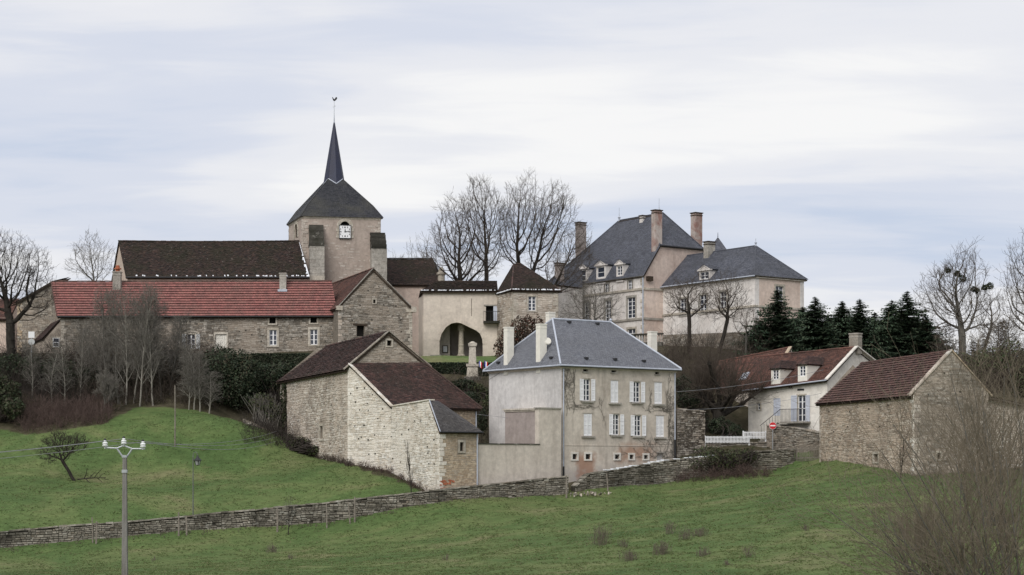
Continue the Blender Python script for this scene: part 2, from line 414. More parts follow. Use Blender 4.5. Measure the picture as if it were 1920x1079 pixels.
# thin blades let light through
t = NT('grass_blade_lit')
c = t.ramp(t.rnd(), [(0.0, (0.118, 0.165, 0.060)), (0.3, (0.142, 0.187, 0.070)), (0.6, (0.172, 0.198, 0.086)), (0.8, (0.122, 0.160, 0.062)), (1.0, (0.25, 0.235, 0.13))])
t.done(c, 0.8, 0.15)
tr = t.n.new('ShaderNodeBsdfTranslucent'); t.l.new(c, tr.inputs['Color']); mx = t.n.new('ShaderNodeMixShader'); mx.inputs[0].default_value = 0.45
t.l.new(t.b.outputs[0], mx.inputs[1]); t.l.new(tr.outputs[0], mx.inputs[2]); t.l.new(mx.outputs[0], t.out.inputs['Surface'])
t = NT('meadow_grass')
g1 = t.noise(0.16, 5, 0.6, dist=0.5); g2 = t.noise(1.3, 6, 0.7, stretch=(1, 1.6, 1)); g3 = t.noise(7, 4, 0.7)
c = t.ramp(g1, [(0.30, (0.060, 0.100, 0.033)), (0.46, (0.084, 0.127, 0.043)), (0.58, (0.115, 0.146, 0.055)), (0.70, (0.162, 0.162, 0.080))])
c = t.mix(0.75, c, t.ramp(g2, [(0.28, 0.62), (0.72, 1.30)]), 'MULTIPLY')
c = t.mix(0.5, c, t.ramp(g3, [(0.3, 0.65), (0.7, 1.30)]), 'MULTIPLY')
c = t.mix(t.ramp(t.noise(0.55, 6, 0.7, off=12), [(0.60, 0.0), (0.74, 0.5)]), c, (0.135, 0.115, 0.06))
ea = t.n.new('ShaderNodeAttribute'); ea.attribute_name = 'earth'
ec = t.ramp(t.noise(0.9, 6, 0.7, off=20), [(0.3, (0.030, 0.032, 0.016)), (0.5, (0.060, 0.052, 0.032)), (0.7, (0.10, 0.088, 0.058))])
c = t.mix(t.ramp(t.math('ADD', ea.outputs['Fac'], t.math('MULTIPLY_ADD', g2, 0.8, -0.4)), [(0.4, 0.0), (0.6, 1.0)]), c, ec)
t.bump(t.math('ADD', g2, t.math('MULTIPLY', g3, 0.5)), 0.28, 0.06)
t.done(c, 0.95, 0.1)
# ------------------------------------------------------------------ the hillside
CTRL_PX = [
 (0,1079,98),(480,1079,97),(960,1079,92),(1440,1079,86),(1900,1079,82),(960,1160,70),(300,1180,70),(1700,1170,68),
 (0,1027,122),(240,1006,124),(480,988,126.5),(665,968,128),(823,953,129),(1000,934,131.5),(1062,927,133),(1160,912,135.5),(1265,899,138.5),(1400,886,139.5),(1490,874,142),
 (0,960,128),(240,935,131),(480,925,133),(700,930,130.5),
 (0,880,142),(240,862,145),(420,850,146),(0,815,150),(200,797,150),(330,767,155),(440,788,151),(500,808,150.5),
 (250,728,162),(100,725,162),(0,715,162),(420,722,161),
 (527,838,155),(590,852,147),(652,870,139),(733,893,135),(823,918,129),(700,908,132.5),
 (0,664,170),(113,666,170.5),(250,667,170.5),(400,667,170),(632,664,169),(520,686,166),(580,690,166),
 (885,714,162),(850,724,163.5),(800,724,163.5),(915,720,163.5),(850,679,168),(800,679,168),(850,673,174),(790,672,174),(850,668,181),(930,668,180),(900,735,157),
 (1053,912,135.5),(1267,868,141.5),(917,845,144),(960,790,155),(1100,735,160),(1250,700,160),(1210,648,174),(1100,650,172),
 (1208,645,184),(1415,640,173),(1500,640,176),(1345,815,148),(1380,833,144.5),(1320,836,144.5),(1437,838,145.5),(1450,815,151),(1550,806,145),(1515,868,140.5),(1500,848,147),
 (1600,695,165),(1460,690,164),(1750,690,165),(1713,892,121),(1535,867,137.8),(1853,888,121.5),(1620,905,121),(1900,690,150),(1990,880,122),(1900,960,105),(1600,960,108),
]
_c = [(wx(a, d), d, wz(b, d)) for a, b, d in CTRL_PX]
_c += [(x, 180, 10.4) for x in (-50, -36, -20)] + [(x, 190, 10.8) for x in (-60, -40, -20, -5)] + [(12, 195, 11.8), (30, 195, 11.8), (50, 185, 11), (-62, 176, 10.2)]
_c += [(x, 215, 11.5) for x in (-70, -35, 0, 35, 70)] + [(x, 260, 11.0) for x in (-90, -30, 30, 90)]
_c += [(-80, 165, 9.5), (-80, 125, -5.0), (-80, 90, -6.0), (75, 165, 8.5), (70, 120, -1.0), (70, 85, -4.6), (-40, 30, -4.2), (0, 30, -4.2), (40, 30, -3.8), (0, 0, -1.75), (-60, 0, -2), (60, 0, -1.6)]
_c = np.array(_c); _s = 5.0
def _phi(d2): return np.sqrt(d2 + _s * _s)
_A = _phi(((_c[:, None, :2] - _c[None, :, :2]) ** 2).sum(-1)) - 1e-9 * np.eye(len(_c))
_zm = _c[:, 2].mean()
_w = np.linalg.solve(_A + 0.03 * np.eye(len(_c)) * -1, _c[:, 2] - _zm)
def gz_np(x, y):
    x = np.asarray(x, float); y = np.asarray(y, float)
    xc = np.clip(x, -95, 95); yc = np.clip(y, -5, 265)
    z = np.full(xc.shape, _zm)
    for k in range(len(_c)):
        z = z + _w[k] * _phi((xc - _c[k, 0]) ** 2 + (yc - _c[k, 1]) ** 2)
    d = np.maximum(np.abs(x) - 95, 0) + np.maximum(y - 265, 0) + np.maximum(-5 - y, 0)
    f = np.clip(d / 500, 0, 1)
    return z * (1 - f) + 2.0 * f
def gz(x, y): return float(gz_np(np.array([x]), np.array([y]))[0])
def ground_at(px, D):
    x = wx(px, D); return Vector((x, D, gz(x, D)))

def make_ground():
    far = [130, 180, 260, 400, 700, 1300, 2600]
    xs = np.array([-v for v in far[::-1]] + list(np.arange(-100, 100.1, 1.0)) + far)
    ys = np.array([-2500, -1200, -500, -200, -80, -30, 0, 15, 30, 45] + list(np.arange(55, 222, 0.8)) + [226, 232, 240, 250, 265, 290, 340, 420, 560, 800, 1300, 2200, 3600])
    X, Y = np.meshgrid(xs, ys)
    Z = gz_np(X, Y)
    rng = np.random.default_rng(4)
    core = (np.abs(X) < 100) & (Y > 55) & (Y < 222)
    Z = Z + np.where(core, rng.normal(0, 0.018, X.shape) + 0.06 * np.sin(X * 1.7 + 2 * np.sin(Y * 0.9)) * np.sin(Y * 1.3), 0)
    ny, nx = X.shape
    V = np.stack([X, Y, Z], -1).reshape(-1, 3)
    i = np.arange(ny - 1)[:, None] * nx + np.arange(nx - 1)[None, :]
    Fc = np.stack([i, i + 1, i + nx + 1, i + nx], -1).reshape(-1, 4)
    o = np_mesh('ground', V, Fc, 'meadow_grass', smooth=True)
    # bare earth and leaf litter among the houses and under the thickets; turf elsewhere
    PX = CX + F * X / np.maximum(Y, 1); lim = np.interp(PX, [-400, 0, 60, 200, 260, 440, 500, 560, 652, 700, 733, 823, 826, 1066, 1275, 1490, 1540, 1714, 1860, 2000], [152, 151, 149, 150, 155.5, 154, 151, 149, 139, 135, 134, 128.5, 129, 134, 139, 145, 140, 122, 122, 121])
    e = np.clip((Y - lim + .5) / 1.5, 0, 1); lawn = (PX > 770) & (PX < 935) & (Y > 166.5) & (Y < 184); e = np.where(lawn, 0, e); e = np.where((Y > 230) | (Y < 60), .25, e)
    at_ = o.data.attributes.new('earth', 'FLOAT', 'POINT'); at_.data.foreach_set('value', e.ravel().astype(np.float32))
    o['kind'] = 'structure'
    return o
make_ground()

# ------------------------------------------------------------------ walls, stones, roofs, windows
def clip_rect(poly, u0, z0, u1, z1):
    def cut(pts, f):
        out = []
        for i in range(len(pts)):
            a, b = pts[i - 1], pts[i]; fa, fb = f(a), f(b)
            if (fa >= 0) != (fb >= 0):
                t = fa / (fa - fb); out.append((a[0] + t * (b[0] - a[0]), a[1] + t * (b[1] - a[1])))
            if fb >= 0: out.append(b)
        return out
    for f in (lambda p: p[0] - u0, lambda p: u1 - p[0], lambda p: p[1] - z0, lambda p: z1 - p[1]):
        poly = cut(poly, f)
        if len(poly) < 3: return []
    return poly

class Wall:
    """a vertical wall plane from ground point a to b (left to right seen from outside)"""
    def __init__(s, a, b):
        s.a, s.b = Vector(a), Vector(b); d = s.b - s.a; s.L = d.length; s.d = d.normalized()
        s.n = Vector((s.d.y, -s.d.x)); s.ang = math.atan2(s.d.y, s.d.x)
    def u(s, px):
        k = (px - CX) / F
        return (k * s.a.y - s.a.x) / (s.d.x - k * s.d.y)
    def D(s, u): return s.a.y + s.d.y * u
    def uz(s, px, py):
        u = s.u(px); return (u, wz(py, s.D(u)))
    def pt(s, u, z, o=0.0):
        return Vector((s.a.x + s.d.x * u + s.n.x * o, s.a.y + s.d.y * u + s.n.y * o, z))
    def rect(s, x0, y0, x1, y1):
        u0, u1 = s.u(x0), s.u(x1); D = s.D((u0 + u1) / 2)
        return (u0, wz(y1, D), u1, wz(y0, D))
    def poly(s, pts): return [s.uz(*p) for p in pts]
    def wbox(s, m, u0, u1, z0, z1, o0, o1, r=0.0):
        m.hexa([s.pt(u0, z0, o1), s.pt(u1, z0, o1), s.pt(u1, z0, o0), s.pt(u0, z0, o0)],
               [s.pt(u0, z1, o1), s.pt(u1, z1, o1), s.pt(u1, z1, o0), s.pt(u0, z1, o0)], r)
    def build(s, m, poly, holes=(), depth=0.3, off=0.0):
        us = sorted({p[0] for p in poly} | {h[0] for h in holes} | {h[2] for h in holes})
        zs = sorted({min(p[1] for p in poly), max(p[1] for p in poly)} | {h[1] for h in holes} | {h[3] for h in holes})
        for i in range(len(us) - 1):
            for j in range(len(zs) - 1):
                u0, u1, z0, z1 = us[i], us[i + 1], zs[j], zs[j + 1]
                if u1 - u0 < 1e-5 or z1 - z0 < 1e-5: continue
                cu, cz = (u0 + u1) / 2, (z0 + z1) / 2
                if any(h[0] < cu < h[2] and h[1] < cz < h[3] for h in holes): continue
                q = clip_rect(poly, u0, z0, u1, z1)
                if q: m.poly([s.pt(p[0], p[1], off) for p in q], 0.3)
        for (u0, z0, u1, z1) in holes:
            c = [(u0, z0), (u1, z0), (u1, z1), (u0, z1)]
            for k in range(4):
                a, b = c[k], c[(k + 1) % 4]
                m.poly([s.pt(*a, off), s.pt(*b, off), s.pt(*b, off - depth), s.pt(*a, off - depth)], 0.3)

def inside(poly, u, z):
    sgn = 0
    for i in range(len(poly)):
        a, b = poly[i - 1], poly[i]
        c = (b[0] - a[0]) * (z - a[1]) - (b[1] - a[1]) * (u - a[0])
        if abs(c) < 1e-9: continue
        if sgn == 0: sgn = 1 if c > 0 else -1
        elif (c > 0) != (sgn > 0): return False
    return True

def unit_stone(seed):
    r = random.Random(seed); m = MB()
    b = [(-.5, 0, -.5), (.5, 0, -.5), (.5, 0, .5), (-.5, 0, .5)]
    j = lambda: r.uniform(0.03, 0.13)
    fr = [(-.5 + j(), -1 + r.uniform(0, .35), -.5 + j()), (.5 - j(), -1 + r.uniform(0, .35), -.5 + j()), (.5 - j(), -1 + r.uniform(0, .35), .5 - j()), (-.5 + j(), -1 + r.uniform(0, .35), .5 - j())]
    m.hexa(b, fr)
    me = bpy.data.meshes.new('stone'); me.from_pydata(m.v, [], m.f); return me
STONE_ME = {}
def stone_mesh(mat, k):
    key = (mat, k % 5)
    if key not in STONE_ME:
        me = unit_stone(k % 5 + 11); me.materials.append(MAT[mat]); STONE_ME[key] = me
    return STONE_ME[key]

class Stones:
    """rubble facing of one building; the largest stones become parts of their own, the rest one joined part"""
    def __init__(s): s.items = []
    def fill(s, W, poly, holes, mat, seed, h=(0.10, 0.22), w=(0.2, 0.62), proud=(0.008, 0.05), gap=0.016, bottom=None):
        r = random.Random(seed)
        z = min(p[1] for p in poly) if bottom is None else bottom
        ztop = max(p[1] for p in poly); ua = min(p[0] for p in poly); ub = max(p[0] for p in poly)
        ph1, ph2 = r.uniform(0, 6), r.uniform(0, 6)
        while z < ztop:
            hh = r.uniform(*h); u = ua + gap
            first = True
            while u < ub:
                ww = r.uniform(*w) * (0.6 + 0.4 * hh / h[1])
                if first: ww *= r.uniform(0.5, 1.0); first = False
                hs = hh * r.uniform(0.82, 1.0)
                zw = z + 0.05 * math.sin(u * 0.9 + ph1 + z * 0.6) + 0.035 * math.sin(u * 2.3 + ph2 + z * 1.1) + r.uniform(-.012, .012)
                if u + ww > ub: ww = ub - u - 0.01
                ok = ww > 0.07
                if ok:
                    for (hu0, hz0, hu1, hz1) in holes:
                        if u < hu1 and u + ww > hu0 and zw < hz1 and zw + hs > hz0:
                            if u < hu0 - 0.09: ww = hu0 - u - 0.015
                            else: ok = False; u = max(u, hu1 - ww) if hu1 > u + ww else hu1
                            break
                if ok and all(inside(poly, a, b) for a, b in ((u, zw), (u + ww, zw), (u + ww, zw + hs), (u, zw + hs))):
                    if r.random() > 0.012:
                        s.items.append((W, u, zw, ww, hs, r.uniform(*proud), mat, r.random()))
                    u += ww + gap
                elif ok:
                    u += min(ww, 0.12)
                else:
                    u += 0.03
            z += hh + gap
    def quoins(s, W, u, side, z0, z1, mat, seed):
        """dressed blocks up a corner; side +1: blocks run to +u"""
        r = random.Random(seed); z = z0; k = 0
        while z < z1 - 0.2:
            h = r.uniform(0.24, 0.40); w = r.uniform(0.40, 0.65) if (k + (r.random() < .25)) % 2 else r.uniform(0.24, 0.40)
            s.items.append((W, u if side > 0 else u - w, z, w, h - 0.02, r.uniform(0.03, 0.055), mat, r.random())); z += h; k += 1
    def finish(s, parent, limit=300, name='stone', minpx=9.0):
        def size(it):
            W, u, z, w, h = it[:5]; D = W.D(u)
            fs = abs(W.d.x * D - W.d.y * (W.a.x + W.d.x * u)) / math.hypot(D, W.a.x + W.d.x * u)
            return w * fs * F / D, h * F / D
        order = sorted(range(len(s.items)), key=lambda i: -size(s.items[i])[0] * size(s.items[i])[1])
        pick = [i for i in order[:limit] if size(s.items[i])[0] >= minpx]; ps = set(pick)
        for i in pick:
            W, u, z, w, h, p, mat, rr = s.items[i]
            inst(name, stone_mesh(mat, int(rr * 1000)), parent, W.pt(u + w / 2, z + h / 2, 0.0), (0, 0, W.ang), (w, p, h))
        per = {}
        for i, it in enumerate(s.items):
            if i in ps: continue
            W, u, z, w, h, p, mat, rr = it
            m = per.setdefault(mat, MB()); q = random.Random(i)
            j = lambda: q.uniform(0.02, 0.12) * min(w, h)
            o = lambda: p * q.uniform(0.65, 1.0)
            b = [W.pt(u, z, 0), W.pt(u + w, z, 0), W.pt(u + w, z + h, 0), W.pt(u, z + h, 0)]
            f = [W.pt(u + j(), z + j(), o()), W.pt(u + w - j(), z + j(), o()), W.pt(u + w - j(), z + h - j(), o()), W.pt(u + j(), z + h - j(), o())]
            k = len(m.v); m.v.extend([tuple(x) for x in b + f])
            for fc in ((4, 5, 6, 7), (0, 1, 5, 4), (1, 2, 6, 5), (2, 3, 7, 6), (3, 0, 4, 7)):
                m.f.append(tuple(k + x for x in fc)); m.r.append(rr)
        for mat, m in per.items(): m.obj('small_stonework', mat, parent, kind='stuff')

def slope(m, A, B, C, D, tw=0.24, ch=0.16, th=0.022, jit=0.012, sag=0.0, seed=0, slip=0.0, rows_out=None, gap=0.006):
    """courses of tiles or slates laid on the patch eave A-B, ridge D-C"""
    A, B, C, D = map(Vector, (A, B, C, D)); r = random.Random(seed)
    n = (B - A).cross(D - A)
    if n.length < 1e-6: n = (B - A).cross(C - A)
    n.normalize()
    if n.z < 0: n.negate()
    L = max((D - A).length, (C - B).length); rows = max(2, round(L / ch))
    def P(s, t, o):
        e = A.lerp(B, s); g = D.lerp(C, s); p = e.lerp(g, t)
        return p + n * (o - sag * math.sin(math.pi * s) * (0.35 + 0.65 * t) * (1 - 0.6 * max(0, t - 0.75) * 4))
    for i in range(rows):
        mm = m if rows_out is None else MB()
        t0, t1 = i / rows, (i + 1) / rows
        ln = (P(1, t0, 0) - P(0, t0, 0)).length; cols = max(1, round(ln / tw)); off = 0.5 if i % 2 else 0.0
        for k in range(-1, cols + 1):
            s0, s1 = max(0, (k + off) / cols), min(1, (k + 1 + off) / cols)
            if s1 - s0 < 1e-4: continue
            g = min(gap / max(ln, 0.1), (s1 - s0) * 0.2)
            dl = r.uniform(0, jit); dr = dl + r.uniform(-jit, jit) * 0.3
            tl = t0 - (r.uniform(0, slip) / L if slip else 0)
            a, b = P(s0 + g, tl, th + dl), P(s1 - g, tl, th + dr)
            c, d = P(s1 - g, t1, th * 0.25), P(s0 + g, t1, th * 0.25)
            uc = min(.6 / rows, th * 1.3 / L); e, f = P(s1 - g, tl + uc, -0.004), P(s0 + g, tl + uc, -0.004)
            rr = r.random(); k0 = len(mm.v)
            mm.v.extend([tuple(x) for x in (a, b, c, d, e, f)])
            mm.f.append((k0, k0 + 1, k0 + 2, k0 + 3)); mm.f.append((k0 + 5, k0 + 4, k0 + 1, k0)); mm.r += [rr, rr]
        if rows_out is not None: rows_out.append(mm)
def slab(m, A, B, C, D, th=0.12):
    A, B, C, D = map(Vector, (A, B, C, D)); n = (B - A).cross(D - A)
    if n.length < 1e-6: n = (B - A).cross(C - A)
    n.normalize()
    if n.z < 0: n.negate()
    top = [p - n * 0.115 for p in (A, B, C, D)]; bot = [p - n * (th + .09) for p in (A, B, C, D)]
    if (C - D).length < 1e-4:
        top, bot = top[:3], bot[:3]; m.poly(top); m.poly(bot[::-1])
        for i in range(3): m.poly([bot[i], bot[(i + 1) % 3], top[(i + 1) % 3], top[i]])
    else:
        # two prisms split along the lower diagonal, so the boarding stays under a slightly twisted tile surface
        tri = ((0, 1, 2), (0, 2, 3)) if ((A + C) / 2).dot(n) < ((B + D) / 2).dot(n) else ((0, 1, 3), (1, 2, 3))
        for t in tri: m.poly([top[k] for k in t]); m.poly([bot[k] for k in t][::-1])
        for i in range(4): m.poly([bot[i], bot[(i + 1) % 4], top[(i + 1) % 4], top[i]])

RT_ME = {}
def ridge_mesh(mat):
    if mat not in RT_ME:
        m = MB(); n = 5
        for sx, rr in ((-.5, 1.0), (.5, 0.9)):
            for k in range(n + 1):
                t = math.pi * k / n
                m.v.append((sx, math.cos(t) * rr, math.sin(t) * rr - 0.25))
        for k in range(n): m.f.append((k, k + 1, n + 2 + k, n + 1 + k))
        m.f.append(tuple(range(n + 1))); m.f.append(tuple(range(n + 1, 2 * n + 2)))
        me = bpy.data.meshes.new('ridge_tile'); me.from_pydata(m.v, [], m.f); me.materials.append(MAT[mat]); RT_ME[mat] = me
    return RT_ME[mat]
def ridge(parent, p0, p1, mat, ln=0.45, rad=0.11, name='ridge_tile', seed=1, sag=0.0):
    p0, p1 = Vector(p0), Vector(p1); d = p1 - p0; n = max(1, round(d.length / ln)); q = random.Random(seed)
    yaw = math.atan2(d.y, d.x); pitch = -math.atan2(d.z, math.hypot(d.x, d.y))
    for k in range(n):
        s = (k + .5) / n
        inst(name, ridge_mesh(mat), parent, p0 + d * s + Vector((0, 0, q.uniform(-.008, .012) - sag * math.sin(math.pi * s))), (0, pitch + q.uniform(-.02, .02), yaw), (d.length / n * 1.04, rad, rad))

def gutter(parent, p0, p1, mat='zinc', rad=0.065):
    m = MB(); m.tube(p0, p1, rad, rad, 8); return m.obj('gutter', mat, parent)
def downpipe(parent, W, u, z0, z1, mat='zinc', dark=None, rad=0.05):
    m = MB(); m.tube(W.pt(u, z0, .09), W.pt(u, z1, .09), rad, rad, 8)
    zz = z0 + 0.8
    while zz < z1:
        m.tube(W.pt(u, zz, .09), W.pt(u, zz + .05, .09), rad * 1.35, rad * 1.35, 8); zz += 1.6
    o = m.obj('downpipe', mat, parent)
    if dark:
        m = MB(); m.tube(W.pt(u, z0 - .02, .09), W.pt(u, z0 + dark, .09), rad * 1.4, rad * 1.4, 8); m.obj('pipe_shoe', 'dark_metal', o)

PANE = {}
def pane_mesh():
    if 'p' not in PANE:
        me = bpy.data.meshes.new('pane')
        me.from_pydata([(-.5, -.5, -.5), (.5, -.5, -.5), (.5, .5, -.5), (-.5, .5, -.5), (-.5, -.5, .5), (.5, -.5, .5), (.5, .5, .5), (-.5, .5, .5)], [],
                       [(3, 2, 1, 0), (4, 5, 6, 7), (0, 1, 5, 4), (1, 2, 6, 5), (2, 3, 7, 6), (3, 0, 4, 7)])
        me.materials.append(MAT['glass']); PANE['p'] = me
    return PANE['p']
def louvre(m, W, u0, u1, z0, z1, o, pitch=0.10):
    W.wbox(m, u0, u0 + .06, z0, z1, o, o + .04); W.wbox(m, u1 - .06, u1, z0, z1, o, o + .04)
    zm = (z0 + z1) / 2
    for a, b in ((z0, z0 + .09), (zm - .04, zm + .04), (z1 - .08, z1)): W.wbox(m, u0 + .06, u1 - .06, a, b, o, o + .037)
    for a, b in ((z0 + .09, zm - .04), (zm + .04, z1 - .08)):
        n = max(2, int((b - a) / pitch))
        for k in range(n):
            z = a + (b - a) * k / n; h = (b - a) / n
            p = [(u0 + .06, z, o + .034), (u1 - .06, z, o + .034), (u1 - .06, z + h * .86, o + .006), (u0 + .06, z + h * .86, o + .006)]
            m.poly([W.pt(*x) for x in p])
def window(bld, W, hole, nx=2, ny=3, frame='white_paint', surround=0.0, smat='ashlar', sill=0.0, sillmat='ashlar_grey', depth=0.16, shutters=None, shmat='white_paint', bar=0.035, arch=0.0, name='window', pitch=0.10, panes=True):
    u0, z0, u1, z1 = hole; m = MB(); fw = 0.055
    if shutters != 'closed':
        for a in ((u0, u0 + fw, z0, z1), (u1 - fw, u1, z0, z1), (u0 + fw, u1 - fw, z0, z0 + fw * 1.3), (u0 + fw, u1 - fw, z1 - fw, z1)): W.wbox(m, *a, -depth - .05, -depth)
        for k in range(1, nx):
            u = u0 + (u1 - u0) * k / nx; bw = bar * (1.7 if (nx % 2 == 0 and k == nx // 2) else .8); W.wbox(m, u - bw, u + bw, z0 + fw, z1 - fw, -depth - .047, -depth - .004)
        for k in range(1, ny):
            z = z0 + (z1 - z0) * k / ny; W.wbox(m, u0 + fw, u1 - fw, z - bar * .7, z + bar * .7, -depth - .044, -depth - .008)
    else:
        um = (u0 + u1) / 2
        louvre(m, W, u0 + .01, um - .008, z0 + .01, z1 - .01, -.06, pitch)
    o = m.obj(name, frame if shutters != 'closed' else shmat, bld)
    if shutters == 'closed':
        o.name = 'shutter'; m = MB(); louvre(m, W, um + .008, u1 - .01, z0 + .01, z1 - .01, -.06, pitch); o2 = m.obj('shutter', shmat, bld)
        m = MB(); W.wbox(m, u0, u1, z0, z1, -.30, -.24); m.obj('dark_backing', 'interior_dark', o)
    else:
        if panes:
            for i in range(nx):
                for j in range(ny):
                    a, b = u0 + (u1 - u0) * i / nx + .02, u0 + (u1 - u0) * (i + 1) / nx - .02
                    c, d = z0 + (z1 - z0) * j / ny + .02, z0 + (z1 - z0) * (j + 1) / ny - .02
                    inst('pane', pane_mesh(), o, W.pt((a + b) / 2, (c + d) / 2, -depth - .028), (random.Random(int((a + c) * 977)).uniform(-.006, .006), 0, W.ang + random.Random(int((b + d) * 613)).uniform(-.01, .01)), (b - a, .012, d - c))
        else:
            inst('pane', pane_mesh(), o, W.pt((u0 + u1) / 2, (z0 + z1) / 2, -depth - .028), (0, 0, W.ang), (u1 - u0 - .05, .012, z1 - z0 - .05))
    if surround:
        m = MB(); s = surround
        W.wbox(m, u0 - s, u0 + .004, z0, z1, -.05, .045, .1); W.wbox(m, u1 - .004, u1 + s, z0, z1, -.05, .045, .6)
        W.wbox(m, u0 - s, u1 + s, z1 - .004, z1 + s * 1.1, -.05, .05, .9)
        W.wbox(m, u0 - s, u1 + s, z0 - s * .8, z0 + .004, -.05, .055, .4)
        m.obj('window_surround', smat, o)
    if sill:
        m = MB(); W.wbox(m, u0 - sill, u1 + sill, z0 - .13, z0, -.06, .15); m.obj('window_sill', sillmat, o)
    if shutters == 'open':
        w = (u1 - u0) * 0.56
        for a, b in ((u0 - w - .03, u0 - .03), (u1 + .03, u1 + w + .03)):
            m = MB(); louvre(m, W, a, b, z0 + .01, z1 - .01, .05, pitch); m.obj('shutter', shmat, bld)
    return o
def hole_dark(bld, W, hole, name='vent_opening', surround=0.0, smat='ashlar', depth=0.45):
    """an unglazed opening: a near-black panel painting the unlit interior, with its stone surround"""
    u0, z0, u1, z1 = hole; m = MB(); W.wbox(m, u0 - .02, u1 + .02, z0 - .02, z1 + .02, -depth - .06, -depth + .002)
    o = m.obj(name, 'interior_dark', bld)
    if surround:
        s = surround; m = MB()
        W.wbox(m, u0 - s, u0 + .004, z0, z1, -.05, .05, .1); W.wbox(m, u1 - .004, u1 + s, z0, z1, -.05, .05, .6)
        W.wbox(m, u0 - s, u1 + s, z1 - .004, z1 + s, -.05, .055, .9); W.wbox(m, u0 - s, u1 + s, z0 - s * .8, z0 + .004, -.05, .06, .4)
        m.obj('opening_surround', smat, o)
    return o
def putlogs(bld, W, pts, size=0.11):
    """small square scaffold holes left in old masonry, as proud blocks coloured dark for the shade inside"""
    for px, py in pts:
        m = MB(); u, z = W.uz(px, py); q = .6 + .8 * random.Random(int(px * 31 + py)).random(); W.wbox(m, u - size * q / 2, u + size * q / 2, z - size * .45, z + size * .45, .0, .052); m.obj('scaffold_hole_shade', 'mortar_field', bld)
def chimney(bld, c, w, d, h, ang, mat, cap=0.06, capmat='ashlar_grey', pots=0, name='chimney'):
    m = MB(); m.box(c, (w, d, h), ang); o = m.obj(name, mat, bld)
    m = MB(); top = c[2] + h
    m.box((c[0], c[1], top - .26), (w + cap * 1.0, d + cap * 1.0, .08), ang, .2); m.box((c[0], c[1], top - .003), (w + cap * 2, d + cap * 2, .10), ang, .7)
    m.obj('chimney_cap', capmat, o)
    for k in range(pots):
        q = (k - (pots - 1) / 2) * .4; m = MB(); x, y = c[0] + q * math.cos(ang), c[1] + q * math.sin(ang)
        m.lathe((x, y, top + .09), [(.12, 0), (.11, .3), (.14, .32), (.14, .38)], 10); m.obj('chimney_pot', 'terracotta', o)
    return o
def closed_walls(m, pts, z0, z1):
    """plain back walls through the ground points pts at heights z0..z1 (numbers or lists)"""
    for i in range(len(pts) - 1):
        a, b = pts[i], pts[i + 1]
        ta = z1[i] if isinstance(z1, (list, tuple)) else z1; tb = z1[i + 1] if isinstance(z1, (list, tuple)) else z1
        m.poly([(a[0], a[1], z0), (b[0], b[1], z0), (b[0], b[1], tb), (a[0], a[1], ta)], .5)
def at(p2, z): return Vector((p2[0], p2[1], z))
# ------------------------------------------------------------------ church
def expand(pts, o):
    """footprint corners pushed outwards by o along both edges"""
    n = len(pts); out = []
    for i in range(n):
        p, a, b = Vector(pts[i]), Vector(pts[i - 1]), Vector(pts[(i + 1) % n])
        out.append(p + (p - a).normalized() * o + (p - b).normalized() * o)
    return out

